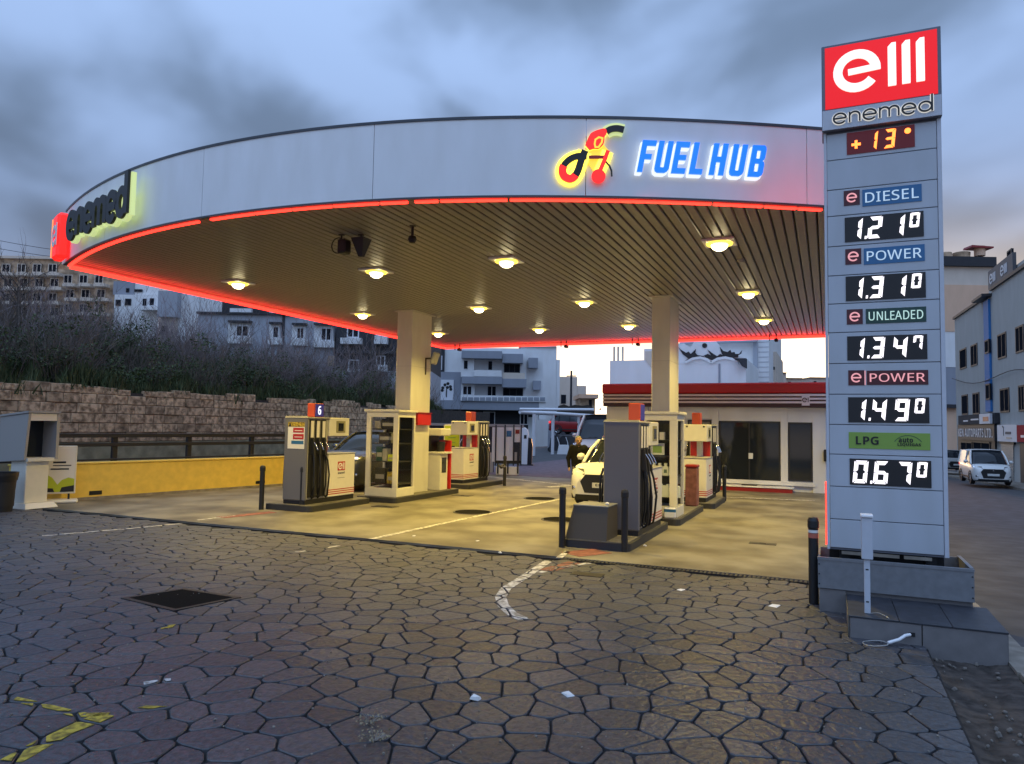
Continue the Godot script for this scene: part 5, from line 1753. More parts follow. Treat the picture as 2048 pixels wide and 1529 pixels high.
func make_hill() -> void:
	var g := G.new()
	for i in 44:
		for j in 44:
			var P := func(a: int, b: int) -> Vector3:
				var x := -19.3 - pow(a / 44.0, 1.6) * 60.0
				var z := 2.0 - b * 1.8
				return Vector3(x, hill_y(x, z), z)
			g.quad(P.call(i, j), P.call(i, j + 1), P.call(i + 1, j + 1), P.call(i + 1, j))
	struct("hillside", g, M.hill)
	var r := RandomNumberGenerator.new()
	r.seed = 99
	# bare shrubs
	var kinds := []
	for k in 4:
		g = G.new()
		for n in 16:
			var a := r.randf() * TAU
			twig(g, r, Vector3(cos(a), 0, sin(a)) * r.randf() * 0.22, Vector3(cos(a) * 0.5, 1.0, sin(a) * 0.5).normalized(), r.randf_range(1.0, 1.9), 0.016, 2)
		kinds.append(g.mesh())
	for k in 64:
		var z := lerpf(-9.0, -33.0, fposmod(k * 0.618034, 1.0))
		var x := -20.6 - r.randf() * lerpf(8.5, 5.0, (z + 9.0) / -24.0)
		var o := obj("bare_shrub", kinds[k % 4], M.twig if k % 3 else M.twig_brown)
		tag(o, "bare greyish purple twiggy shrub on the hillside above the stone wall" if k % 3 else "bare brown twiggy shrub among the grey ones on the hillside", "shrub", "bare shrubs on the hillside")
		o.position = Vector3(x, hill_y(x, z) - 0.03, z)
		o.rotation.y = r.randf() * TAU
		o.scale = Vector3.ONE * r.randf_range(0.8, 1.4)
	# brushwood and grass nobody could count
	var small := G.new()
	for n in 16:
		var a := r.randf() * TAU
		twig(small, r, Vector3(cos(a), 0, sin(a)) * r.randf() * 0.4, Vector3(cos(a) * 0.6, 1.0, sin(a) * 0.6).normalized(), r.randf_range(0.4, 0.8), 0.008, 1)
	scatter("brushwood", small.mesh(), M.twig_brown, "tangle of dry twigs covering the upper hillside", "brushwood", 520, r, -20.0, 13.0, 1.0, 2.0)
	var tuft := G.new()
	for n in 46:
		var a := r.randf() * TAU
		var p := Vector3(cos(a), 0, sin(a)) * r.randf() * 0.34
		var h := r.randf_range(0.22, 0.62)
		var lean := Vector3(r.randf_range(-1, 1), 0, r.randf_range(-1, 1)) * 0.22
		var s := Vector3(cos(a + 1.3), 0, sin(a + 1.3)) * r.randf_range(0.012, 0.028)
		var t := r.randf()
		tuft.col = Color(0.026, 0.050, 0.012).lerp(Color(0.075, 0.085, 0.030), t)
		tuft.quad(p - s, p + s, p + s * 0.8 + lean * 0.5 + Vector3.UP * h * 0.6, p - s * 0.8 + lean * 0.5 + Vector3.UP * h * 0.6)
		tuft.tri(p - s * 0.8 + lean * 0.5 + Vector3.UP * h * 0.6, p + s * 0.8 + lean * 0.5 + Vector3.UP * h * 0.6, p + lean + Vector3.UP * h)
	scatter("undergrowth", tuft.mesh(), M.grass, "dark green weeds and long grass crowning the stone wall", "weeds", 1500, r, -19.2, 5.5, 0.5, 1.15)
	# dark leafy bushes along the wall top
	var leafy := []
	for k in 3:
		var bg := G.new()
		for c in 9:
			var ce := Vector3(r.randfn() * 0.42, 0.35 + absf(r.randfn()) * 0.35, r.randfn() * 0.42)
			for n in 90:
				var d := Vector3(r.randfn(), r.randfn(), r.randfn()).normalized() * r.randf_range(0.16, 0.30)
				var t := r.randf()
				bg.col = Color(0.028, 0.055, 0.012).lerp(Color(0.085, 0.11, 0.03), t * t)
				bg.T = Transform3D(Basis.from_euler(Vector3(r.randf() * 6, r.randf() * 6, r.randf() * 6)), ce + d)
				bg.quad(Vector3(0, 0, 0), Vector3(0.022, 0.035, 0.004), Vector3(0, 0.08, 0), Vector3(-0.022, 0.035, 0.004))
		leafy.append(bg.mesh())
	for k in 52:
		var z := lerpf(-8.0, -31.0, fposmod(k * 0.618034 + 0.3, 1.0))
		var x := -19.6 - r.randf() * 4.6
		var o := obj("leafy_bush", leafy[k % 3], M.bush_leaf)
		tag(o, "low dark green leafy bush crowding the top of the stone wall", "bush", "leafy bushes on the wall top")
		o.position = Vector3(x, hill_y(x, z) - 0.05, z)
		o.rotation.y = r.randf() * TAU
		o.scale = Vector3(1, r.randf_range(0.8, 1.2), 1) * r.randf_range(0.7, 1.35)
	# a small bare tree and a dead stalk
	var tp := Vector3(-26.5, 0, -16.3)
	tp.y = hill_y(tp.x, tp.z)
	var t := thing("bare_tree", "small dark leafless tree on the hill below the tan flats", "tree", tp)
	g = G.new()
	g.tube([Vector3(0, -0.1, 0), Vector3(0.05, 1.1, 0.02), Vector3(-0.02, 2.2, 0.06)], [0.10, 0.075, 0.05], 7)
	obj("trunk", g, M.twig_dark, t)
	g = G.new()
	for n in 16:
		var a := r.randf() * TAU
		twig(g, r, Vector3(0, r.randf_range(1.2, 2.2), 0.04), Vector3(cos(a) * 0.7, 0.8, sin(a) * 0.7).normalized(), r.randf_range(0.8, 1.5), 0.022, 2)
	obj("crown", g, M.twig_dark, t)

func scatter(called: String, m: Mesh, material: Material, label: String, category: String, n: int, r: RandomNumberGenerator, x0: float, deep: float, s0: float, s1: float) -> void:
	var mm := MultiMesh.new()
	mm.transform_format = MultiMesh.TRANSFORM_3D
	mm.mesh = m
	mm.instance_count = n
	for k in n:
		var z := r.randf_range(-6.0, -36.0)
		var x := x0 - pow(r.randf(), 1.3) * deep
		var s := r.randf_range(s0, s1)
		mm.set_instance_transform(k, Transform3D(Basis(Vector3.UP, r.randf() * TAU).scaled(Vector3(s, s * r.randf_range(0.8, 1.3), s)), Vector3(x, hill_y(x, z) - 0.03, z)))
	var o := MultiMeshInstance3D.new()
	o.name = called
	o.multimesh = mm
	o.material_override = material
	add_child(o)
	tag(o, label, category, "", "stuff")


# ------------------------------------------------------------------ shop and everything behind the station
func at_z(z: float) -> G:
	var g := G.new()
	g.T.origin.z = z
	return g

func make_shop() -> void:
	var Z := -23.5
	var t := thing("station_shop", "low white station shop with red striped fascia and dark windows", "shop")
	var P := func(x: float, y: float) -> Vector2:
		var p := pz(x, y, Z)
		return Vector2(p.x, p.y)
	var x0 := -6.82
	var x1 := 0.7
	obj("wall", box(Vector3(x0, -0.05, -29.0), Vector3(x1, 2.60, Z - 0.06)), M.shop_wall, t)
	obj("roof_slab", box(Vector3(x0 - 0.02, 2.601, -29.02), Vector3(x1 + 0.02, 3.2, Z - 0.08)), M.shop_wall, t)
	var fz := Z + 0.28
	obj("fascia_band", box(Vector3(x0 - 0.10, 2.97, Z - 0.07), Vector3(x1, 3.30, fz), 0.04), M.shop_red, t)
	obj("fascia_core", box(Vector3(x0 - 0.06, 2.55, Z - 0.069), Vector3(x1, 2.969, fz - 0.02)), M.shop_dark, t)
	for y in [2.885, 2.775, 2.665]:
		obj("stripe", box(Vector3(x0 - 0.08, y, Z - 0.06), Vector3(x1, y + 0.062, fz - 0.005), 0.006), M.shop_stripe, t)
	var lg := obj("fascia_logo", box(Vector3(-0.72, 2.60, fz - 0.004), Vector3(-0.50, 2.93, fz + 0.01)), M.shop_stripe, t)
	obj("mark", emark(V(-0.70, 2.70), V(-0.52, 2.84), fz + 0.01, fz + 0.014), M.shop_dark, lg)
	# pilasters between the openings
	for a in [[1213, 1296], [1358, 1371], [1424, 1437], [1562, 1576], [1626, 1652]]:
		var q0: Vector2 = P.call(a[0], 900)
		var q1: Vector2 = P.call(a[1], 900)
		obj("pilaster", box(Vector3(q0.x, 0, Z - 0.06), Vector3(q1.x, 2.54, Z + 0.02)), M.shop_wall, t)
	for a in [[1371, 1424, 838], [1437, 1562, 842], [1576, 1626, 845]]:
		var q0: Vector2 = P.call(a[0], a[2])
		var q1: Vector2 = P.call(a[1], a[2])
		obj("lintel_panel", box(Vector3(q0.x + 0.004, q0.y, Z - 0.06), Vector3(q1.x - 0.004, 2.54, Z - 0.005)), M.shop_wall, t)
	# windows
	for a in [[1438, 842, 1561, 962, 2], [1577, 845, 1625, 962, 1], [1375, 840, 1423, 975, 1]]:
		var lo: Vector2 = P.call(a[0], a[3])
		var hi: Vector2 = P.call(a[2], a[1])
		hi.y = P.call(a[0], a[1]).y
		var w := Node3D.new()
		w.name = "shop_window" if a[4] != 1 or a[0] > 1500 else "shop_door"
		t.add_child(w, true)
		obj("pane", box(Vector3(lo.x + 0.02, lo.y, Z - 0.045), Vector3(hi.x - 0.02, hi.y, Z - 0.035)), M.glass_dark if a[0] > 1400 else M.pump_grey, w)
		var g := G.new()
		g.box(Vector3(lo.x, lo.y, Z - 0.034), Vector3(lo.x + 0.05, hi.y, Z - 0.012))
		g.box(Vector3(hi.x - 0.05, lo.y, Z - 0.034), Vector3(hi.x, hi.y, Z - 0.012))
		g.box(Vector3(lo.x + 0.05, hi.y - 0.05, Z - 0.034), Vector3(hi.x - 0.05, hi.y, Z - 0.012))
		g.box(Vector3(lo.x + 0.05, lo.y, Z - 0.034), Vector3(hi.x - 0.05, lo.y + 0.05, Z - 0.012))
		obj("frame", g, M.frame_dark, w)
		if a[4] == 2:
			var m: float = (lo.x + hi.x) / 2
			obj("mullion", box(Vector3(m - 0.02, lo.y + 0.05, Z - 0.034), Vector3(m + 0.02, hi.y - 0.05, Z - 0.013)), M.frame_dark, w)
			obj("lock_plate", box(Vector3(m - 0.02, 0.95, Z - 0.012), Vector3(m + 0.11, 1.13, Z), 0.004), M.white, w)
	obj("sill", box(Vector3(-3.3, 0.18, Z - 0.06), Vector3(-0.35, 0.30, Z + 0.05)), M.shop_wall, t)
	obj("wall_lamp", box(Vector3(-0.13, 0.95, Z + 0.02), Vector3(0.05, 1.30, Z + 0.12), 0.02), M.black, t)
	var st := thing("shop_step", "low shop step with dark red front edge", "step")
	obj("tread", box(Vector3(-4.2, 0.12, Z + 0.051), Vector3(-0.95, 0.15, Z + 0.66), 0.006), M.shop_wall, st)
	obj("riser", G.new().box(Vector3(-4.18, 0, Z + 0.06), Vector3(-0.98, 0.119, Z + 0.64)), M.dark_red, st)
	tag(obj("dark_mat", box(Vector3(-2.45, 0.151, Z + 0.12), Vector3(-2.0, 0.175, Z + 0.35), 0.008), M.black), "dark mat lying on the shop step", "mat")
	# white building over the shop, with its silhouette artwork
	Z = -30.2
	var u := thing("white_upper_building", "white flat-roofed building with spiky black silhouette on its gable", "building")
	var q0 := pz(1220, 722, Z)
	var q1 := pz(1492, 722, Z)
	obj("wall", box(Vector3(q0.x, 0, Z - 9), Vector3(q1.x, q0.y, Z)), M.house_white, u)
	obj("parapet", box(Vector3(pz(1288, 700, Z).x, q0.y, Z - 0.2), Vector3(pz(1345, 700, Z).x, pz(1288, 698, Z).y, Z), 0.02), M.house_white, u)
	var TB := Transform3D(Basis(), Vector3(0, 0, Z))
	var C := func(list: Array) -> PackedVector2Array:
		var o := PackedVector2Array()
		for p: Vector2 in list:
			o.append(on_plane(TB, 1350.0 + p.x / 6.606, 660.0 + p.y / 6.606))
		return o
	obj("gable", at_z(Z).prism(C.call([V(-30, 450), V(-30, 190), V(120, 180), V(200, 240), V(260, 150), V(540, 150), V(610, 240), V(640, 300), V(900, 360), V(910, 450)]), -0.25, 0.01), M.house_white, u)
	for a in [[V(45, 225), V(78, 262), V(150, 305), V(185, 290), V(212, 322), V(280, 255), V(272, 302), V(300, 335), V(390, 350), V(370, 366), V(290, 368), V(215, 388), V(140, 408), V(182, 382), V(105, 325)],
			[V(380, 345), V(435, 320), V(480, 340), V(430, 260), V(510, 320), V(560, 350), V(600, 320), V(650, 345), V(590, 370), V(540, 395), V(500, 405), V(420, 375)],
			[V(595, 225), V(640, 280), V(700, 295), V(735, 265), V(750, 300), V(790, 295), V(800, 320), V(850, 320), V(890, 270), V(880, 315), V(840, 340), V(835, 365), V(790, 370), V(770, 385), V(700, 365), V(640, 350), V(610, 290)]]:
		obj("silhouette", at_z(Z).prism(C.call(a), 0.012, 0.05), M.black, u)
	var dc: Vector2 = C.call([V(395, 210)])[0]
	obj("silhouette", at_z(Z).prism(arc(dc.x, dc.y, 0.10, 0, 345, 23), 0.012, 0.05), M.black, u)
	var arch1: PackedVector2Array = C.call([V(140, 435), V(240, 385), V(340, 370), V(430, 395), V(480, 435)])
	obj("arched_ledge", at_z(Z).strip(arch1, 0.10, 0.01, 0.10), M.house_white, u)
	arch1 = C.call([V(480, 435), V(570, 385), V(670, 370), V(760, 390), V(840, 440)])
	obj("arched_ledge", at_z(Z).strip(arch1, 0.10, 0.01, 0.10), M.house_white, u)
	obj("downpipe", G.new().tube([pz(1439, 728, Z + 0.04), pz(1439, 790, Z + 0.04)], 0.035, 6), M.house_grey, u)
	obj("awning", at_z(Z).prism(C.call([V(790, 390), V(955, 390), V(955, 515), V(900, 490), V(850, 405)]), 0.0, 0.5), M.house_dark, u)
	for x in [1229, 1237, 1246]:
		obj("roof_post", box(pz(x, 722, Z - 1.0) + Vector3(-0.04, -0.3, 0), pz(x, 694, Z - 1.0) + Vector3(0.04, 0, 0.08)), M.house_beige, u)
	var sh := thing("shield_sign", "pale shield-shaped sign on the white building", "sign")
	var sc := pz(1304, 718, Z)
	obj("shield", G.new().prism(PackedVector2Array([V(sc.x - 0.28, sc.y + 0.32), V(sc.x + 0.28, sc.y + 0.32), V(sc.x + 0.27, sc.y - 0.05), V(sc.x, sc.y - 0.42), V(sc.x - 0.27, sc.y - 0.05)]), Z + 0.002, Z + 0.05), M.house_beige, sh)
	# tall house beyond it
	Z = -36.0
	u = thing("tall_white_house", "tall white house with boarded gable beside the sunset", "house")
	q0 = pz(1488, 668, Z)
	q1 = pz(1538, 668, Z)
	obj("wall", box(Vector3(q0.x - 3.0, 0, Z - 10), Vector3(q1.x, q0.y + 2.0, Z)), M.house_white, u)
	for k in 9:
		var y := pz(1525, 685 + k * 10, Z).y
		obj("board_line", box(Vector3(pz(1517, 700, Z).x, y, Z), Vector3(q1.x, y + 0.02, Z + 0.015)), M.house_grey, u)
	obj("corner_pier", box(Vector3(pz(1507, 700, Z).x, 0, Z), Vector3(pz(1516, 700, Z).x, q0.y + 2.0, Z + 0.12)), M.house_blue, u)
	obj("roof_edge", box(Vector3(q0.x - 3.0, pz(1490, 686, Z).y, Z), Vector3(pz(1516, 686, Z).x, pz(1490, 680, Z).y, Z + 0.4)), M.house_blue, u)
	q0 = pz(1541, 704, Z - 3)
	q1 = pz(1553, 704, Z - 3)
	obj("side_wing", box(Vector3(q0.x, 0, Z - 9), Vector3(q1.x, q0.y, Z - 3)), M.house_beige, u)
	obj("window", box(pz(1542, 740, Z - 3), pz(1550, 734, Z - 3) + Vector3(0, 0, 0.03)), M.glass_dark, u)


func facing(D: float) -> Transform3D:   # an upright plane D metres ahead, square to the line of sight
	var b := Basis(Vector3.UP, 0.4144)
	return Transform3D(b, b * Vector3(0, 0, -D))

func slab_px(n: Node3D, part: String, x0: float, y0: float, x1: float, y1: float, z: float, deep: float, m: Material) -> MeshInstance3D:
	var T := n.transform * Transform3D(Basis(), Vector3(0, 0, z))
	var a := on_plane(T, (x0), (y0 + y1) / 2)
	var b := on_plane(T, (x1), (y0 + y1) / 2)
	var lo := on_plane(T, (x0 + x1) / 2, y1)
	var hi := on_plane(T, (x0 + x1) / 2, y0)
	return obj(part, box(Vector3(a.x, lo.y, z - deep), Vector3(b.x, hi.y, z)), m, n)

func window_px(n: Node3D, x0: float, y0: float, x1: float, y1: float, z: float, frame: Material, panes := 2, lit := false) -> void:
	var T := n.transform * Transform3D(Basis(), Vector3(0, 0, z))
	var a := on_plane(T, x0, (y0 + y1) / 2).x
	var b := on_plane(T, x1, (y0 + y1) / 2).x
	var lo := on_plane(T, (x0 + x1) / 2, y1).y
	var hi := on_plane(T, (x0 + x1) / 2, y0).y
	var w := obj("window", box(Vector3(a, lo, z - 0.10), Vector3(b, hi, z + 0.015)), M.window_lit if lit else M.window_far, n)
	var g := G.new()
	var f := minf((b - a) * 0.09, 0.09)
	g.box(Vector3(a - 0.01, lo - 0.01, z), Vector3(a + f, hi + 0.01, z + 0.05))
	g.box(Vector3(b - f, lo - 0.01, z), Vector3(b + 0.01, hi + 0.01, z + 0.05))
	g.box(Vector3(a + f, hi - f, z), Vector3(b - f, hi + 0.01, z + 0.048))
	g.box(Vector3(a + f, lo - 0.01, z), Vector3(b - f, lo + f, z + 0.048))
	for k in range(1, panes):
		var m := lerpf(a, b, float(k) / panes)
		g.box(Vector3(m - f * 0.45, lo + f, z), Vector3(m + f * 0.45, hi - f, z + 0.046))
	obj("frame", g, frame, w)

func make_back_street() -> void:
	# dark fence with sign, white notice panels, low wall with rail, at the station's far corner
	var D := 28.5
	var t := thing("dark_yard_fence", "dark brown sheet fence behind the black car", "fence")
	t.transform = facing(D)
	slab_px(t, "sheet", 858, 853, 986, 960, 0, 0.08, M.house_dark)
	slab_px(t, "cap_rail", 856, 848, 1048, 853, 0.05, 0.14, M.pump_side)
	for x in [859, 899, 940, 984]:
		slab_px(t, "post", x, 850, x + 4, 962, 0.04, 0.1, M.rail)
	slab_px(t, "low_wall", 884, 905, 986, 962, 0.12, 0.10, M.render_grey)
	var s := thing("pictogram_sign", "white sign with two safety pictograms on the dark fence", "sign")
	s.transform = facing(D - 0.1)
	slab_px(s, "plate", 853, 867, 874, 880, 0, 0.02, M.paper)
	slab_px(s, "print", 856, 870, 862, 878, 0.012, 0.01, M.black)
	slab_px(s, "print", 866, 869, 871, 879, 0.012, 0.01, M.red_paint)
	var p := thing("notice_panels", "row of pale upright notice panels between dark posts", "notice panels")
	p.transform = facing(D - 0.6)
	for a in [[984, 990], [993, 1008], [1011, 1026], [1028, 1041]]:
		slab_px(p, "panel", a[0], 855, a[1], 924, 0, 0.05, M.house_white)
	for x in [990, 1008.5, 1026, 1041]:
		slab_px(p, "post", x, 850, x + 2.5, 932, 0.03, 0.1, M.house_dark)
	slab_px(p, "poster", 1013, 862, 1023, 874, 0.012, 0.01, M.sign_blue)
	slab_px(p, "poster", 1029, 858, 1040, 882, 0.012, 0.01, M.paper)
	slab_px(p, "print", 1031, 860, 1039, 868, 0.022, 0.01, M.dark_red)
	slab_px(p, "low_panel", 1028, 885, 1040, 924, 0.012, 0.01, M.house_dark)
	slab_px(p, "vent", 1029, 905, 1034, 922, 0.024, 0.01, M.pump_side)
	var l := thing("low_white_wall", "low white wall with dark rail before the notice panels", "low wall")
	l.transform = facing(D - 1.4)
	slab_px(l, "wall", 992, 934, 1038, 950, 0, 0.15, M.house_white)
	slab_px(l, "rail", 990, 922, 1042, 928, 0.02, 0.06, M.black)
	for x in [994, 1014, 1034]:
		slab_px(l, "rail_post", x, 926, x + 3, 948, 0.03, 0.05, M.black)
	tag(obj("coiled_hose", G.new().tube([py(1000, 934, 0.75), py(1006, 930, 0.75), py(1010, 934, 0.7), py(1002, 936, 0.72), py(998, 931, 0.78)], 0.03, 6), M.rubber), "coil of black hose on the low white wall", "hose")
	# air machine: rounded white post with dark front
	var b := py(1048, 931)
	var am := thing("air_machine", "rounded white air machine with black hose side", "air machine", b, 0.3)
	obj("case", G.new().prism(PackedVector2Array([V(-0.22, 0.05), V(0.16, 0.05), V(0.20, 1.45), V(0.14, 1.68), V(0.0, 1.78), V(-0.16, 1.74), V(-0.24, 1.6)]), -0.2, 0.2), M.house_white, am)
	obj("hose_side", G.new().prism(PackedVector2Array([V(0.165, 0.05), V(0.36, 0.05), V(0.40, 0.9), V(0.34, 1.25), V(0.21, 1.3)]), -0.16, 0.16), M.black, am)
	obj("dial", box(Vector3(0.0, 1.25, 0.2), Vector3(0.12, 1.42, 0.21)), M.black, am)
	obj("foot", box(Vector3(-0.3, 0, -0.25), Vector3(0.45, 0.05, 0.25)), M.black, am)
	# pergola
	var g0 := py(1067, 912)
	var pg := thing("white_pergola", "white painted pergola frame in the yard across the street", "pergola")
	var pts := [py(1067, 912), py(1105, 909), py(1157, 905), py(1187, 903)]
	for q in pts:
		obj("post", box(q + Vector3(-0.08, 0, -0.08), q + Vector3(0.08, 2.62, 0.08)), M.frame_white, pg)
	var bm := G.new()
	bm.tube([pts[0] + Vector3(-0.8, 2.7, 0.4), pts[1] + Vector3(0, 2.7, 0), pts[2] + Vector3(0, 2.7, 0), pts[3] + Vector3(0, 2.7, 0)], 0.13, 4)
	obj("beam", bm, M.frame_white, pg)
	bm = G.new()
	bm.tube([pts[0] + Vector3(-0.8, 2.88, 0.4), pts[0] + Vector3(4.0, 2.88, 0.4)], 0.09, 4)
	obj("cross_beam", bm, M.frame_white, pg)
	for k in 2:
		var c := py(1094 + k * 18, 906) + Vector3(0, 0, -1.5)
		var ch := thing("covered_scooter", ["dark covered scooter beside a pergola post", "dark covered scooter with pale edges inside the pergola"][k], "scooter", c, 0.4)
		obj("cover", G.new().prism(PackedVector2Array([V(-0.4, 0.1), V(0.42, 0.1), V(0.36, 0.7), V(0.22, 1.15), V(-0.05, 1.22), V(-0.28, 1.0)]), -0.3, 0.3), M.house_dark, ch)
		obj("edge", G.new().strip(PackedVector2Array([V(0.36, 0.2), V(0.3, 0.7), V(0.16, 1.1)]), 0.05, 0.3, 0.33), M.house_white, ch)
		obj("wheel", G.new().tube([Vector3(-0.3, 0.2, 0), Vector3(-0.3, 0.2, 0.02)], 0.2, 10), M.rubber, ch)
	var wb := thing("white_crate", "pale boxy crate inside the pergola", "crate", py(1127, 909), 0.41)
	obj("case", G.new().hexa([Vector3(-0.42, 0, 0.3), Vector3(0.42, 0, 0.3), Vector3(0.42, 0, -0.3), Vector3(-0.42, 0, -0.3), Vector3(-0.3, 0.62, 0.26), Vector3(0.32, 0.62, 0.26), Vector3(0.32, 0.62, -0.26), Vector3(-0.3, 0.62, -0.26)]), M.house_white, wb)
	# yard wall, rubble wall, street lamp post
	var yw := thing("yard_wall", "long pale yard wall behind the pergola with small fence pickets", "wall")
	yw.transform = facing(58)
	slab_px(yw, "wall", 1096, 850, 1215, 925, 0, 0.4, M.house_blue)
	for k in 9:
		slab_px(yw, "picket", 1158 + k * 5, 868, 1161 + k * 5, 905, 0.3, 0.1, M.house_white)
	var rw := thing("rubble_wall", "dark ruined rubble wall across the street", "wall")
	rw.transform = facing(66)
	var TR := rw.transform
	var ol := PackedVector2Array()
	for q in [V(1112, 870), V(1112, 832), V(1118, 812), V(1128, 809), V(1138, 813), V(1150, 810), V(1165, 812), V(1176, 810), V(1186, 816), V(1190, 832), V(1190, 870)]:
		ol.append(on_plane(TR, q.x, q.y))
	obj("masonry", G.new().prism(ol, -0.8, 0.0), M.mortar, rw)
	var lp := thing("utility_pole", "thin dark utility pole against the far houses", "pole", py(1141, 893) , 0.0)
	lp.position = py(1141, 890)
	obj("shaft", G.new().tube([Vector3(0, 0, 0), Vector3(0, 7.6, 0)], [0.14, 0.10], 8), M.house_dark, lp)
	obj("arm", box(Vector3(-0.5, 7.0, -0.05), Vector3(0.5, 7.1, 0.05)), M.house_dark, lp)
	for k in 3:
		var bt := thing("far_bush", ["bush with orange light in its leaf colour at the shop corner", "small bush coloured as if orange lit below the orange house", "low bush coloured as if orange lit beside the parked cars"][k], "bush", facing(52) * Vector3([6.4, 5.7, 6.1][k], [0.9, 1.5, 0.2][k] - 1.0, 0))
		obj("stem", G.new().tube([Vector3(0, 0, 0), Vector3(0.05, 1.2, 0)], 0.05, 5), M.twig_dark, bt)
		var cg := G.new()
		var r := RandomNumberGenerator.new()
		r.seed = 40 + k
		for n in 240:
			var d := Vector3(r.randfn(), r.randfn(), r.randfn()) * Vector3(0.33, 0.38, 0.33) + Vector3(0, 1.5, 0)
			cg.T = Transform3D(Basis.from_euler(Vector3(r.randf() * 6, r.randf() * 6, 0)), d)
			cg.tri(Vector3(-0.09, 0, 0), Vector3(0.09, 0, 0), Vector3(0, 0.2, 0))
		obj("crown", cg, M.orange_lit_leaf, bt)  # orange light painted into the leaves
	# flats with grey bands across the street
	var h := thing("grey_banded_flats", "white flats with grey balcony bands and black tree mural panel", "flats")
	h.transform = facing(85)
	slab_px(h, "wall", 858, 696, 1052, 905, 0, 10, M.house_white)
	slab_px(h, "grey_wall", 840, 744, 922, 815, 0.3, 0.29, M.house_grey)
	slab_px(h, "dark_wall", 845, 690, 889, 744, 0.28, 0.27, M.house_dark)
	window_px(h, 866, 712, 884, 740, 0.30, M.frame_white, 1)
	slab_px(h, "balcony_band", 923, 702, 1004, 717, 2.0, 2.0, M.house_grey)
	slab_px(h, "balcony_band", 1005, 708, 1046, 726, 1.6, 1.6, M.house_grey)
	slab_px(h, "balcony_band", 923, 754, 1004, 768, 2.0, 2.0, M.house_grey)
	slab_px(h, "balcony_band", 1004.5, 758, 1053, 775, 1.7, 1.7, M.house_grey)
	slab_px(h, "parapet", 948, 741, 1003, 753, 1.9, 0.15, M.house_white)
	slab_px(h, "parapet", 1005, 746, 1050, 758, 1.6, 0.15, M.house_beige)
	slab_px(h, "bay", 922, 716, 948, 754, 1.2, 1.2, M.house_white)
	slab_px(h, "bay", 922, 768, 949, 800, 1.2, 1.2, M.house_white)
	window_px(h, 927, 721, 936, 739, 1.22, M.frame_white, 1)
	window_px(h, 925, 772, 944, 791, 1.22, M.frame_white, 2)
	window_px(h, 976, 722, 985, 741, 0.05, M.frame_white, 1)
	window_px(h, 974, 772, 993, 793, 0.05, M.frame_white, 2)
	window_px(h, 1008, 728, 1040, 746, 0.05, M.frame_dark, 3)
	window_px(h, 1006, 777, 1046, 795, 0.05, M.frame_dark, 3)
	slab_px(h, "terrace_wall", 921, 792, 1092, 803, 2.4, 0.2, M.house_white)
	for k in 14:
		slab_px(h, "lattice_panel", 924 + k * 12, 795, 934 + k * 12, 802, 2.45, 0.04, M.house_grey)
	slab_px(h, "band", 858, 803, 1078, 820, 2.2, 2.2, M.house_grey)
	slab_px(h, "terrace_end", 1078, 803, 1092, 840, 2.2, 2.0, M.house_white)
	slab_px(h, "shopfront", 862, 821, 1070, 905, 0.4, 0.38, M.house_dark)
	for a in [[876, 824, 932, 852], [940, 828, 960, 850], [966, 824, 990, 850], [1040, 826, 1056, 850]]:
		window_px(h, a[0], a[1], a[2], a[3], 0.45, M.frame_white, 2)
	slab_px(h, "shop_door", 1056, 835, 1070, 905, 0.5, 0.08, M.house_white)
	slab_px(h, "mural_panel", 877, 760, 907, 801, 0.45, 0.14, M.frame_white)
	var mc := on_plane(h.transform * Transform3D(Basis(), Vector3(0, 0, 0.45)), 893, 778)
	var mg := G.new()
	mg.strip(PackedVector2Array([mc + V(0, -1.0), mc + V(0.02, 0.1)]), 0.12, 0.45, 0.48)
	for q in [V(-0.45, 0.1), V(-0.2, 0.45), V(0.15, 0.6), V(0.45, 0.25), V(0.5, -0.05), V(-0.5, -0.2), V(0.1, 0.15)]:
		mg.prism(arc(mc.x + q.x, mc.y + q.y, 0.2, 0, 300, 5), 0.45, 0.47)
	obj("mural_tree", mg, M.black, h)
	slab_px(h, "side_wall", 1046, 700, 1086, 800, -0.8, 9, M.house_white)
	for a in [[1057, 716, 1076, 736], [1066, 762, 1082, 780]]:
		slab_px(h, "awning", a[0], a[1], a[2], a[3], 0.9, 1.6, M.house_grey)
	var h2 := thing("plain_white_block", "tall blank white apartment block behind the banded flats", "flats")
	h2.transform = facing(98)
	slab_px(h2, "wall", 1040, 694, 1112, 900, 0, 12, M.house_white)
	slab_px(h2, "step_wall", 1112.2, 720, 1119, 900, 0, 11, M.house_white)
	slab_px(h2, "roof_edge", 1038, 690, 1113, 694, 0.3, 12, M.house_beige)
	var h3 := thing("beige_far_house", "plain beige house stepping down the far street", "house")
	h3.transform = facing(120)
	slab_px(h3, "wall", 1112, 754, 1154, 880, 0, 12, M.house_beige)
	slab_px(h3, "lower_wall", 1154.3, 772, 1172, 880, 0, 12, M.house_beige)
	window_px(h3, 1122, 790, 1132, 808, 0, M.frame_dark, 1)
	var h4 := thing("orange_roof_house", "small far house under a flat orange lit roof", "house")
	h4.transform = facing(108)
	slab_px(h4, "wall", 1160, 797, 1190, 880, 0, 8, M.house_tan)
	slab_px(h4, "roof", 1158, 789, 1197, 797, 0.8, 10, M.house_peach)
	window_px(h4, 1178, 800, 1184, 815, 0.02, M.frame_dark, 1)
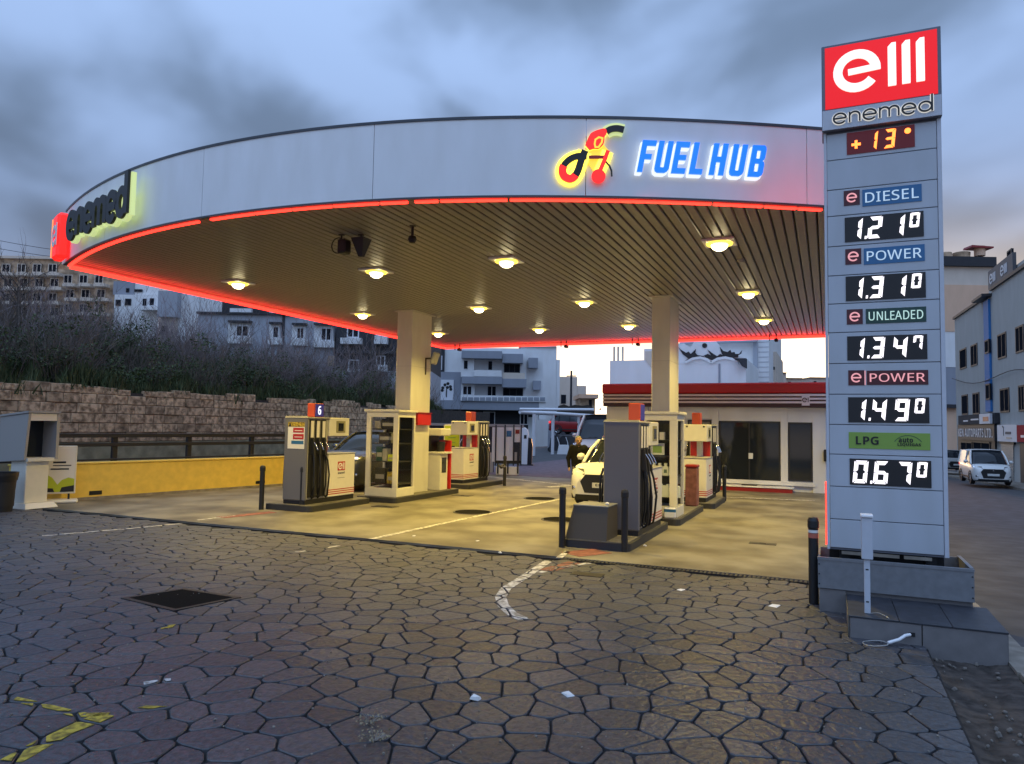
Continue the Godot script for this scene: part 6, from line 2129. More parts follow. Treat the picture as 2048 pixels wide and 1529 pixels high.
	for k in 3:
		var fh := thing("skyline_house", ["pale low house with turret on the sunset skyline", "long low house on the sunset skyline", "flat roofed house at the sun's edge"][k], "house")
		fh.transform = facing(95)
		var a = [[1552, 747, 1573, 800], [1571, 758, 1604, 800], [1622, 757, 1668, 800]][k]
		slab_px(fh, "wall", a[0], a[1], a[2], a[3], -k * 1.5, 8, M.house_beige)
		slab_px(fh, "parapet", a[0] - 1, a[1] - 2, a[2] + 1, a[1], -k * 1.5 + 0.2, 8.4, M.house_tan)
		window_px(fh, a[0] + 6, a[1] + 6, a[0] + 11, a[1] + 14, -k * 1.5, M.frame_dark, 1)


func make_far_houses() -> void:
	# flats on the hill
	var h := thing("tan_hillside_flats", "tan apartment block with many dark balconies on the hill", "flats")
	h.transform = facing(105)
	slab_px(h, "wall", -150, 516, 112, 700, 0, 14, M.house_tan)
	slab_px(h, "stepped_wall", 112.3, 540, 232, 700, 0.2, 12, M.house_tan)
	slab_px(h, "roof_edge", -150, 511, 114, 516, 0.4, 15, M.house_beige)
	for row in 5:
		for c in 8:
			var x := -28.0 + c * 31.0 + (row % 2) * 4.0
			var y := 536.0 + row * 29.0 + (22.0 if x > 100.0 else 0.0)
			window_px(h, x, y - 8, x + 17, y + 9, 0.22, M.house_beige, 2)
			slab_px(h, "balcony", x - 3, y + 9, x + 21, y + 15, 1.5, 1.3, M.house_beige)
	h = thing("small_white_house", "small white house with twin dark doors on its balcony", "house")
	h.transform = facing(78)
	slab_px(h, "wall", 226, 590, 316, 700, 0, 9, M.house_white)
	slab_px(h, "upper_wall", 268, 566, 318, 590, -0.6, 6, M.house_white)
	slab_px(h, "roof_room", 226, 563, 268, 590, -0.5, 5, M.house_grey)
	for a in [[231, 600, 241, 612], [250, 598, 262, 611], [252, 577, 258, 585], [269, 579, 284, 584]]:
		window_px(h, a[0], a[1], a[2], a[3], -0.48 if a[1] < 590 else 0.02, M.frame_dark, 1)
	slab_px(h, "loggia_wall", 276, 594, 315, 614, 0.03, 0.02, M.house_white)
	window_px(h, 284, 597, 294, 613, 0.06, M.frame_white, 1)
	window_px(h, 298, 596, 309, 612, 0.06, M.frame_white, 1)
	slab_px(h, "balcony", 276, 613, 318, 620, 1.3, 1.2, M.house_white)
	h = thing("slate_box_house", "slate blue box house with a white gable wall", "house")
	h.transform = facing(66)
	slab_px(h, "box_wall", 315, 582, 354, 634, 0.8, 7, M.house_blue)
	slab_px(h, "base_wall", 318, 634, 352, 720, 0.2, 6, M.house_beige)
	slab_px(h, "gable_wall", 354, 575, 396, 740, 0, 8, M.house_white)
	slab_px(h, "upper_wall", 396, 590, 444, 628, -0.3, 6, M.house_white)
	window_px(h, 322, 652, 334, 668, 0.22, M.frame_dark, 1)
	h = thing("long_grey_terrace", "long grey terrace house with recessed balconies above the shrubs", "house")
	h.transform = facing(62)
	slab_px(h, "wall", 393, 629, 667, 790, 0, 9, M.house_blue)
	slab_px(h, "roof_edge", 392, 625, 600, 629, 0.25, 9.4, M.house_dark)
	slab_px(h, "upper_wall", 444, 585, 660, 626, -1.5, 5, M.house_dark)
	slab_px(h, "upper_balcony", 459, 617, 502, 630, -1.0, 0.4, M.house_white)
	slab_px(h, "upper_balcony", 538, 622, 562, 634, -1.0, 0.4, M.house_white)
	slab_px(h, "dark_pier", 562, 628, 567, 760, 0.1, 0.1, M.house_dark)
	for a in [[456, 643, 500, 674, 2], [538, 646, 560, 676, 1], [584, 648, 611, 678, 2], [628, 648, 666, 682, 2]]:
		slab_px(h, "loggia_wall", a[0], a[1], a[2], a[3], 0.03, 0.02, M.house_white)
		window_px(h, a[0] + (a[2] - a[0]) * 0.35, a[1] + 8, a[2] - 3, a[3], 0.06, M.frame_white, a[4])
		slab_px(h, "balcony", a[0] - 3, a[3], a[2] + 2, a[3] + 13, 0.5, 0.45, M.house_white)
		slab_px(h, "hood", a[0] - 1, a[1] - 2, a[2] + 1, a[1] + 2, 0.45, 0.42, M.house_dark)
	h = thing("charcoal_flats", "charcoal flats with white balconies behind the bare shrubs", "flats")
	h.transform = facing(61)
	slab_px(h, "wall", 672, 640, 862, 742, 0, 9, M.house_dark)
	slab_px(h, "lower_wall", 660, 742, 862, 840, 0.1, 8, M.house_blue)
	slab_px(h, "slab_edge", 670, 701, 790, 707, 0.4, 0.4, M.frame_dark)
	for a in [[694, 652, 718, 676, 680, 676, 722, 688], [752, 655, 772, 672, 748, 672, 774, 688], [697, 720, 718, 740, 692, 738, 720, 744], [752, 712, 770, 734, 747, 730, 773, 743]]:
		window_px(h, a[0], a[1], a[2], a[3], 0.03, M.frame_white, 2)
		slab_px(h, "balcony", a[4], a[5], a[6], a[7], 0.7, 0.65, M.house_white)
	slab_px(h, "lamp_panel", 655, 712, 668, 733, 0.5, 0.1, M.house_tan)


func make_far_side_street() -> void:
	var D := 72.0
	var h := thing("peach_block", "peach rendered block with rooftop tanks down the side street", "building")
	h.transform = facing(D)
	slab_px(h, "upper_wall", 1860, 532, 1992, 570, 0, 12, M.house_beige)
	slab_px(h, "wall", 1858, 570, 1990, 664, 0.1, 12, M.house_peach)
	slab_px(h, "white_wall", 1858, 664, 1990, 735, 0.05, 12, M.house_white)
	slab_px(h, "grey_wall", 1858, 735, 1990, 815, 0.02, 12, M.house_grey)
	slab_px(h, "lower_wall", 1858, 815, 1990, 985, 0.04, 12, M.house_peach)
	slab_px(h, "roof_parapet", 1858, 513, 1994, 532, 0.4, 12.5, M.house_dark)
	slab_px(h, "ledge", 1858, 809, 1920, 816, 0.5, 0.5, M.house_dark)
	for a in [[1899, 1921, 499, 513], [1926, 1958, 499, 513]]:
		var T := h.transform
		var p := on_plane(T, (a[0] + a[1]) / 2.0, a[3])
		var q := on_plane(T, a[1], a[2])
		var w := q.x - p.x
		obj("water_tank", G.new().lathe(Vector3(p.x, p.y, -1.5), [V(0, 0), V(w * 0.92, 0), V(w, (q.y - p.y) * 0.95), V(w * 0.9, q.y - p.y), V(0, q.y - p.y + 0.1)], 14), M.house_tan, h)
	var c := on_plane(h.transform, 1973, 508)
	obj("vent_drum", G.new().lathe(Vector3(c.x, c.y, -1.0), [V(0.5, 0), V(0.52, 1.0), V(0.0, 1.02)], 12), M.house_peach, h)
	obj("vent_cap", G.new().prism(PackedVector2Array([V(c.x - 1.3, c.y + 0.75), V(c.x + 1.0, c.y + 0.7), V(c.x + 1.0, c.y + 0.85), V(c.x - 1.2, c.y + 0.98)]), -1.7, -0.3), M.dark_red, h)
	obj("vent_leg", box(Vector3(c.x - 0.1, c.y - 0.3, -1.1), Vector3(c.x + 0.1, c.y, -0.9)), M.house_dark, h)
	# grey building with the parts shop
	var x := Vector3(sin(0.045), 0, cos(0.045))
	var foot := py(2037, 964, -0.95)
	foot.y = 0.0
	var T := Transform3D(Basis(x, Vector3.UP, x.cross(Vector3.UP)), foot)
	T.origin = T * Vector3(on_plane(T, 1913, 800).x, 0, 0)
	h = thing("grey_street_building", "grey rendered street building with blue downpipe strip and shops", "building")
	h.transform = T
	var lo := -2.0
	var top := on_plane(T, 1912, 638).y
	var near := 30.0
	obj("wall", box(Vector3(0, lo, -9), Vector3(near, top, 0)), M.render_grey, h)
	obj("coping", box(Vector3(-0.1, top, -9.1), Vector3(9.0, top + 0.18, 0.14)), M.frame_dark, h)
	obj("coping", box(Vector3(11.6, top + 0.25, -9.1), Vector3(near, top + 0.45, 0.14)), M.frame_dark, h)
	obj("upper_wall", box(Vector3(9.0, top, -9), Vector3(near, top + 0.249, -0.02)), M.render_grey, h)
	obj("parapet", box(Vector3(9.6, top + 0.45, -6), Vector3(near, top + 1.0, -0.3)), M.render_grey, h)
	obj("stair_tower", box(Vector3(16.6, top + 1.0, -6), Vector3(near, top + 3.7, -0.8)), M.render_grey, h)
	obj("stair_tower", box(Vector3(15.0, top + 1.0, -6), Vector3(16.6, top + 2.6, -1.2)), M.render_grey, h)
	window_px(h, 2016, 500, 2025, 535, -1.18, M.frame_dark, 1)
	var bl := obj("roof_board", box(Vector3(10.6, top + 0.5, -0.25), Vector3(16.4, top + 1.75, -0.05)), M.print_grey, h)
	for k in 2:
		var ex := 11.4 + k * 2.7
		var eg := G.new()
		eg.strip(arc(ex, top + 1.1, 0.30, 0, 318, 16), 0.11, -0.045, -0.02)
		eg.strip(PackedVector2Array([V(ex - 0.28, top + 1.1), V(ex + 0.32, top + 1.1)]), 0.10, -0.044, -0.019)
		for s in 3:
			eg.strip(PackedVector2Array([V(ex + 0.55 + s * 0.24, top + 0.8), V(ex + 0.55 + s * 0.24, top + 1.4)]), 0.11, -0.045, -0.02)
		obj("board_mark", eg, M.frame_white, bl)
	slab_px(h, "pipe_strip", 1969, 600, 1979, 824, 0.15, 0.14, M.blue_pipe)
	obj("strip_cap", box(Vector3(8.9, top - 0.1, 0.0), Vector3(11.7, top + 0.08, 0.6)), M.frame_dark, h)
	for a in [[1921, 698, 1934, 738, 1, false], [1943, 689, 1956, 732, 2, true], [1997, 667, 2014, 717, 2, false], [2033, 652, 2049, 705, 2, true], [1925, 790, 1937, 830, 1, false], [1947, 786, 1960, 829, 2, false], [2002, 777, 2020, 825, 2, false], [2039, 771, 2051, 823, 2, false], [1971, 680, 1979, 707, 1, false], [1973, 768, 1981, 800, 1, false]]:
		window_px(h, a[0], a[1], a[2], a[3], 0.16 if a[0] in [1971, 1973] else 0.0, M.frame_dark, a[4], false)
	# parts shop
	slab_px(h, "shop_fascia", 1917, 829, 1990, 849, 0.30, 0.28, M.house_dark)
	slab_px(h, "shop_surround", 1917, 849, 1991, 975, 0.12, 0.11, M.frame_dark)
	slab_px(h, "shop_fascia", 1916, 852, 1989, 881, 0.34, 0.32, M.frame_dark)
	var n0 := on_plane(T * Transform3D(Basis(), Vector3(0, 0, 0.34)), 1918, 866)
	var n1 := on_plane(T * Transform3D(Basis(), Vector3(0, 0, 0.34)), 1986, 866)
	words(h, "lettering", "KEN AUTOPARTS LTD.", n1.x - n0.x, 0.62, Vector3((n0.x + n1.x) / 2, n0.y, 0.36), M.frame_white)
	slab_px(h, "fascia_print", 1927, 841, 1936, 844, 0.32, 0.02, M.frame_white)
	slab_px(h, "fascia_print", 1942, 838, 1957, 841, 0.32, 0.02, M.frame_white)
	for a in [[1924, 884, 1946, 960], [1949, 884, 1982, 960]]:
		window_px(h, a[0], a[1], a[2], a[3], 0.13, M.frame_dark, 2)
	var sb := slab_px(h, "shop_sign_box", 1959, 828, 1980, 848, 0.5, 0.15, M.frame_white)
	slab_px(h, "sign_print", 1966, 834, 1977, 843, 0.515, 0.012, M.dark_red)
	# neighbour's white and red signs, shutter
	slab_px(h, "white_sign", 1995, 850, 2034, 884, 0.25, 0.2, M.frame_white)
	var g2 := G.new()
	var m0 := on_plane(T * Transform3D(Basis(), Vector3(0, 0, 0.25)), 2007, 862)
	g2.strip(PackedVector2Array([m0 + V(-0.15, 0.28), m0 + V(0.12, 0.2), m0 + V(0.1, -0.3)]), 0.1, 0.25, 0.27)
	obj("sign_mark", g2, M.print_grey, h)
	slab_px(h, "sign_print", 2011, 864, 2022, 869, 0.27, 0.02, M.print_grey)
	slab_px(h, "sign_print", 2013, 875, 2023, 878, 0.27, 0.02, M.pump_side)
	slab_px(h, "red_sign", 2034.2, 850, 2100, 886, 0.27, 0.22, M.far_red)
	slab_px(h, "sign_print", 2042, 871, 2060, 876, 0.29, 0.02, M.shop_stripe)
	slab_px(h, "shutter_box", 2000, 884.5, 2028, 889, 0.12, 0.12, M.frame_dark)
	for k in 14:
		slab_px(h, "shutter_slat", 2003, 889 + k * 5.6, 2027, 894 + k * 5.6, 0.06, 0.05, M.pump_side)
	slab_px(h, "dark_door", 2041, 888, 2060, 968, 0.06, 0.05, M.frame_dark)
	var fl := thing("drooping_flag", "dark flag hanging limp on a roof pole", "flag", T * Vector3(18.0, top + 3.7, -1.2))
	obj("pole", G.new().tube([Vector3(0, 0, 0), Vector3(0, 2.7, 0)], 0.05, 6), M.frame_dark, fl)
	obj("cloth", G.new().prism(PackedVector2Array([V(0.05, 2.5), V(0.28, 2.2), V(0.42, 1.1), V(0.3, 0.3), V(0.02, 0.4)]), -0.04, 0.04), M.sign_blue, fl)
	fl.rotation.y = 0.41
	# pavement and cable on that side
	var pv := G.new()
	for k in 32:
		var z0 := -14.0 - k * 2.0
		var z1 := z0 - 2.0
		var xx := foot.x + (z0 - foot.z) * 0.045
		pv.hexa([Vector3(xx - 2.1, road_y(z0) - 0.3, z0), Vector3(xx + 0.3, road_y(z0) - 0.3, z0), Vector3(xx + 0.2, road_y(z1) - 0.3, z1), Vector3(xx - 2.2, road_y(z1) - 0.3, z1),
			Vector3(xx - 2.1, road_y(z0) + 0.12, z0), Vector3(xx + 0.3, road_y(z0) + 0.12, z0), Vector3(xx + 0.2, road_y(z1) + 0.12, z1), Vector3(xx - 2.2, road_y(z1) + 0.12, z1)])
	struct("pavement", pv, M.kerb)
	var cb := []
	for k in 12:
		var p := on_plane(T * Transform3D(Basis(), Vector3(0, 0, 0.2)), 1905 + k * 14, 757 + 12 * sin(k * 0.5) - k * 0.6)
		cb.append(T * Vector3(p.x, p.y, 0.2))
	tag(obj("wall_cable", G.new().tube(cb, 0.03, 5), M.frame_dark), "thin dark cable sagging along the grey building", "cable")


# ------------------------------------------------------------------ cars
func loft(g: G, rings: Array, cap := true) -> void:   # rings of the same length, from the rear forwards, each counter-clockwise seen from the front
	var nr := rings.size()
	var np: int = rings[0].size()
	var nrm := []
	for i in nr:
		var row := []
		for j in np:
			var a: Vector3 = rings[mini(i + 1, nr - 1)][j] - rings[maxi(i - 1, 0)][j]
			var b: Vector3 = rings[i][mini(j + 1, np - 1)] - rings[i][maxi(j - 1, 0)]
			row.append(b.cross(a).normalized())
		nrm.append(row)
	for i in nr - 1:
		for j in np - 1:
			g.trin(rings[i][j], rings[i][j + 1], rings[i + 1][j + 1], nrm[i][j], nrm[i][j + 1], nrm[i + 1][j + 1])
			g.trin(rings[i][j], rings[i + 1][j + 1], rings[i + 1][j], nrm[i][j], nrm[i + 1][j + 1], nrm[i + 1][j])
	if cap:
		for i in [0, nr - 1]:
			for j in range(1, np - 1):
				g.tri(rings[i][0], rings[i][j], rings[i][j + 1])

func section(z: float, w: float, y0: float, yb: float, yt: float, lean := 0.0) -> Array:   # closed half-barrel from one sill over the top to the other
	var out := []
	var half := [[0.93, y0], [0.985, y0 + 0.10], [1.0, lerpf(y0, yb, 0.45)], [0.995, lerpf(y0, yb, 0.8)], [0.955, yb], [0.86, lerpf(yb, yt, 0.55)], [0.55, lerpf(yb, yt, 0.92)], [0.0, yt]]
	for p in half:
		out.append(Vector3(w * p[0], p[1], z + lean * (p[1] - y0)))
	for k in range(half.size() - 2, -1, -1):
		out.append(Vector3(-w * half[k][0], half[k][1], z + lean * (half[k][1] - y0)))
	return out

func make_car(called: String, label: String, at: Vector3, turn: float, s: Dictionary) -> Node3D:
	var t := thing(called, label, "van" if s.van else "car", at, turn)
	var L: float = s.len / 2
	var W: float = s.width / 2
	var H: float = s.high
	var belt: float = s.belt
	var paint: Material = s.paint
	var g := G.new()
	var nose: float = s.nose   # height of the bonnet's front edge
	var cowl: float = L - s.bonnet
	var low := 0.27
	loft(g, [section(-L, W * 0.80, low + 0.12, belt - 0.22, belt - 0.12), section(-L + 0.10, W * 0.95, low, belt - 0.08, belt - 0.02), section(-L + 0.5, W, low - 0.03, belt - 0.02, belt + 0.02), section(0.0, W, low - 0.05, belt - 0.05, belt), section(cowl, W, low - 0.05, belt - 0.10, belt - 0.02),
		section(L - 0.55, W * 0.99, low - 0.05, nose + 0.02, nose + 0.11), section(L - 0.20, W * 0.94, low - 0.03, nose - 0.06, nose + 0.03), section(L - 0.05, W * 0.84, low, nose - 0.18, nose - 0.08), section(L, W * 0.72, low + 0.05, nose - 0.32, nose - 0.20)])
	var body := obj("body", g, paint, t)
	# glazed cabin
	g = G.new()
	var cab := func(z: float, w: float, yb: float, yt: float, rake := 0.0) -> Array:
		var o := []
		for p in [[1.0, 0.0], [0.93, 0.45], [0.84, 0.86], [0.74, 0.97], [0.4, 1.0], [0.0, 1.005]]:
			o.append(Vector3(w * p[0], lerpf(yb, yt, p[1]), z))
		for k in range(4, -1, -1):
			o.append(Vector3(-o[k].x, o[k].y, o[k].z))
		return o
	var rear := -L + (0.08 if s.van else 0.22)
	var roof_front: float = cowl - s.rake
	loft(g, [cab.call(rear, W * 0.93, belt - 0.06, belt + 0.02), cab.call(rear + (0.10 if s.van else 0.45), W * 0.95, belt - 0.06, H - 0.05), cab.call(-0.2, W * 0.965, belt - 0.06, H), cab.call(roof_front, W * 0.955, belt - 0.06, H - 0.03), cab.call(lerpf(roof_front, cowl, 0.5), W * 0.95, belt - 0.06, lerpf(H, belt, 0.47)), cab.call(cowl + 0.06, W * 0.93, belt - 0.08, belt - 0.03)])
	obj("windows", g, M.glass_dark, t)
	# roof skin and pillars in paint
	g = G.new()
	var rs := func(z: float, w: float, y: float) -> Array:
		return [Vector3(w * 0.845, y - 0.065, z), Vector3(w * 0.76, y - 0.006, z), Vector3(w * 0.4, y + 0.014, z), Vector3(0, y + 0.018, z), Vector3(-w * 0.4, y + 0.014, z), Vector3(-w * 0.76, y - 0.006, z), Vector3(-w * 0.845, y - 0.065, z)]
	loft(g, [rs.call(rear + (0.06 if s.van else 0.40), W * 0.955, H - 0.06), rs.call(-0.2, W * 0.975, H), rs.call(roof_front + 0.05, W * 0.965, H - 0.035)], false)
	obj("roof", g, paint, t)
	for sx in [-1, 1]:
		g = G.new()
		g.tube([Vector3(sx * W * 0.955 * 0.83, H - 0.07, roof_front + 0.02), Vector3(sx * W * 0.95 * 0.93, lerpf(H, belt, 0.5), lerpf(roof_front, cowl, 0.52)), Vector3(sx * W * 0.95, belt - 0.05, cowl + 0.08)], 0.045, 6)
		obj("pillar", g, paint, t)
		for pz0 in ([-0.25, -1.2] if not s.van else [-0.15]):
			obj("pillar", G.new().tube([Vector3(sx * W * 0.965, belt - 0.05, pz0), Vector3(sx * W * 0.965 * 0.93, lerpf(belt, H, 0.45), pz0), Vector3(sx * W * 0.965 * 0.84, H - 0.07, pz0 - 0.03)], 0.035, 6), M.black if not s.van else paint, t)
		obj("pillar", G.new().tube([Vector3(sx * W * 0.955, belt - 0.05, rear + 0.03), Vector3(sx * W * 0.95 * 0.9, lerpf(belt, H, 0.6), rear + 0.2 if not s.van else rear + 0.08), Vector3(sx * W * 0.82, H - 0.08, rear + 0.5 if not s.van else rear + 0.12)], 0.08, 6), paint, t)
		if s.van:
			obj("side_panel", G.new().hexa([Vector3(sx * W * 0.97, belt - 0.08, -0.2), Vector3(sx * W * 0.99, belt - 0.08, -0.2), Vector3(sx * W * 0.99, belt - 0.08, rear + 0.1), Vector3(sx * W * 0.97, belt - 0.08, rear + 0.1), Vector3(sx * W * 0.84, H - 0.08, -0.2), Vector3(sx * W * 0.87, H - 0.08, -0.2), Vector3(sx * W * 0.87, H - 0.08, rear + 0.15), Vector3(sx * W * 0.84, H - 0.08, rear + 0.15)]), paint, t)
		# mirrors
		g = G.new()
		g.T = Transform3D(Basis(), Vector3(sx * (W + 0.13), belt + 0.08, cowl - 0.28))
		g.lathe(Vector3(0, 0, 0), [V(0, -0.085), V(0.075, -0.07), V(0.11, 0.0), V(0.08, 0.065), V(0, 0.085)], 12)
		var mr := obj("mirror", g, paint, t)
		obj("mirror_arm", box(Vector3(sx * W * 0.93, belt + 0.01, cowl - 0.31), Vector3(sx * (W + 0.1), belt + 0.05, cowl - 0.25)), M.black, mr)
		# lamps
		var hl := nose - 0.12
		g = G.new()
		g.hexa([Vector3(sx * W * 0.52, hl - 0.01, L - 0.035), Vector3(sx * W * 0.90, hl - 0.02, L - 0.17), Vector3(sx * W * 0.90, hl - 0.02, L - 0.3), Vector3(sx * W * 0.52, hl - 0.01, L - 0.3), Vector3(sx * W * 0.56, hl + 0.10, L - 0.07), Vector3(sx * W * 0.965, hl + 0.12, L - 0.30), Vector3(sx * W * 0.965, hl + 0.12, L - 0.45), Vector3(sx * W * 0.56, hl + 0.10, L - 0.4)])
		var lamp := obj("headlight", g, M.chrome, t)
		obj("lens", box(Vector3(sx * W * 0.62, hl + 0.02, L - 0.12), Vector3(sx * W * 0.78, hl + 0.075, L - 0.055)), M.head_lamp if s.lit else M.headlight_glass, lamp)
		obj("brow", G.new().tube([Vector3(sx * W * 0.52, hl - 0.02, L - 0.03), Vector3(sx * W * 0.91, hl - 0.035, L - 0.165)], 0.014, 5), M.black, lamp)
		g = G.new()
		g.T = Transform3D(Basis.from_euler(Vector3(PI / 2, 0, 0)), Vector3(sx * W * 0.78, low + 0.20, L - 0.075))
		g.lathe(Vector3.ZERO, [V(0.0, 0.035), V(0.065, 0.03), V(0.085, 0.0)], 14)
		var fog := obj("fog_lamp", g, M.black, t)
		g = G.new()
		g.T = Transform3D(Basis.from_euler(Vector3(PI / 2, 0, 0)), Vector3(sx * W * 0.78, low + 0.20, L - 0.045))
		g.lathe(Vector3.ZERO, [V(0.0, 0.03), V(0.035, 0.02), V(0.04, 0.0)], 12)
		obj("glass", g, M.chrome, fog)
		obj("tail_lamp", box(Vector3(sx * W * 0.70, belt - 0.22, -L + 0.02), Vector3(sx * W * 0.96, belt - 0.03, -L + 0.24), 0.03), M.tail_lamp, t)
		obj("trim", box(Vector3(sx * W * 0.995, low + 0.06, -L + 0.9), Vector3(sx * (W * 0.995 + 0.02), low + 0.14, L - 1.0), 0.008), M.black, t)
		# wheels
		for zz: float in [L - s.axle, -L + s.axle]:
			var wx: float = sx * (W - 0.10)
			g = G.new()
			g.T = Transform3D(Basis(Vector3(0, sx, 0), Vector3(sx, 0, 0), Vector3(0, 0, -1)), Vector3(wx, s.wheel, zz))
			g.lathe(Vector3.ZERO, [V(0.0, -0.1), V(s.wheel - 0.03, -0.1), V(s.wheel, -0.07), V(s.wheel, 0.07), V(s.wheel - 0.035, 0.105), V(s.wheel * 0.62, 0.10)], 22)
			var wh := obj("wheel", g, M.rubber, t)
			var rim := G.new()
			rim.T = g.T
			rim.lathe(Vector3.ZERO, [V(s.wheel * 0.63, 0.098), V(s.wheel * 0.60, 0.085), V(s.wheel * 0.52, 0.06), V(0.06, 0.075), V(0.0, 0.085)], 20)
			obj("rim", rim, M.iron if s.dark_rims else M.chrome, wh)
			var sp := G.new()
			for k in 5:
				sp.T = g.T * Transform3D(Basis(Vector3.UP, TAU * k / 5.0), Vector3.ZERO)
				sp.hexa([Vector3(0.04, 0.06, 0.03), Vector3(s.wheel * 0.6, 0.07, 0.025), Vector3(s.wheel * 0.6, 0.07, -0.025), Vector3(0.04, 0.06, -0.03), Vector3(0.04, 0.095, 0.03), Vector3(s.wheel * 0.6, 0.10, 0.025), Vector3(s.wheel * 0.6, 0.10, -0.025), Vector3(0.04, 0.095, -0.03)])
			obj("spokes", sp, M.chrome, wh)
			var ar := G.new()
			var ap := PackedVector2Array()
			for q in arc(zz, s.wheel, s.wheel + 0.06, -20, 200, 18):
				ap.append(q)
			ar.T = Transform3D(Basis(Vector3(0, 0, 1), Vector3.UP, Vector3(-1, 0, 0)), Vector3(sx * (W * 0.985), 0, 0))
			ar.strip(ap, 0.07, -0.03, 0.03)
			obj("wheel_arch", ar, M.black, t)
	# front and rear
	var fz := L - 0.015
	g = G.new().prism(PackedVector2Array([V(-W * 0.50, low + 0.10), V(W * 0.50, low + 0.10), V(W * 0.62, nose - 0.30), V(W * 0.48, nose - 0.14), V(-W * 0.48, nose - 0.14), V(-W * 0.62, nose - 0.30)]), fz - 0.05, fz + 0.03)
	var gr := obj("grille", g, M.black, t)
	for k in 3:
		obj("bar", box(Vector3(-W * 0.46, nose - 0.20 - k * 0.045, fz + 0.03), Vector3(W * 0.46, nose - 0.19 - k * 0.045, fz + 0.036)), M.iron, gr)
	g = G.new()
	for k in 3:
		g.T = Transform3D(Basis(Vector3.BACK, TAU * k / 3.0 + PI / 2), Vector3(0, nose - 0.205, fz + 0.037))
		g.prism(PackedVector2Array([V(0, 0), V(0.022, 0.013), V(0.045, 0), V(0.022, -0.013)]), 0, 0.006)
	obj("badge", g, M.chrome, gr)
	var pl := obj("number_plate", box(Vector3(-0.26, low + 0.22, fz + 0.03), Vector3(0.26, low + 0.335, fz + 0.042), 0.004), M.plate, t)
	words(pl, "lettering", s.plate, 0.40, 0.075, Vector3(0.02, low + 0.278, fz + 0.043), M.black)
	obj("bumper_lip", G.new().hexa([Vector3(-W * 0.78, low - 0.07, L - 0.02), Vector3(W * 0.78, low - 0.07, L - 0.02), Vector3(W * 0.95, low - 0.07, L - 0.5), Vector3(-W * 0.95, low - 0.07, L - 0.5), Vector3(-W * 0.74, low + 0.06, L + 0.012), Vector3(W * 0.74, low + 0.06, L + 0.012), Vector3(W * 0.955, low + 0.05, L - 0.45), Vector3(-W * 0.955, low + 0.05, L - 0.45)]), M.black, t)
	obj("underbody", box(Vector3(-W * 0.86, 0.18, -L + 0.25), Vector3(W * 0.86, low + 0.04, L - 0.3)), M.black, t)
	obj("rear_bumper", box(Vector3(-W * 0.84, low, -L - 0.03), Vector3(W * 0.84, low + 0.20, -L + 0.3), 0.04), M.black, t)
	if s.rails:
		for sx in [-1, 1]:
			obj("roof_rail", G.new().tube([Vector3(sx * W * 0.72, H, -L + 0.9), Vector3(sx * W * 0.72, H + 0.06, -L + 1.0), Vector3(sx * W * 0.72, H + 0.06, roof_front - 0.2), Vector3(sx * W * 0.72, H - 0.02, roof_front - 0.05)], 0.016, 6), M.chrome, t)
	for sx in [-1, 1]:
		obj("wiper", G.new().tube([Vector3(sx * 0.1 - 0.2, belt + 0.01, cowl + 0.055), Vector3(sx * 0.1 + 0.32, belt + 0.11, cowl - 0.08)], 0.008, 4), M.black, t)
	return t

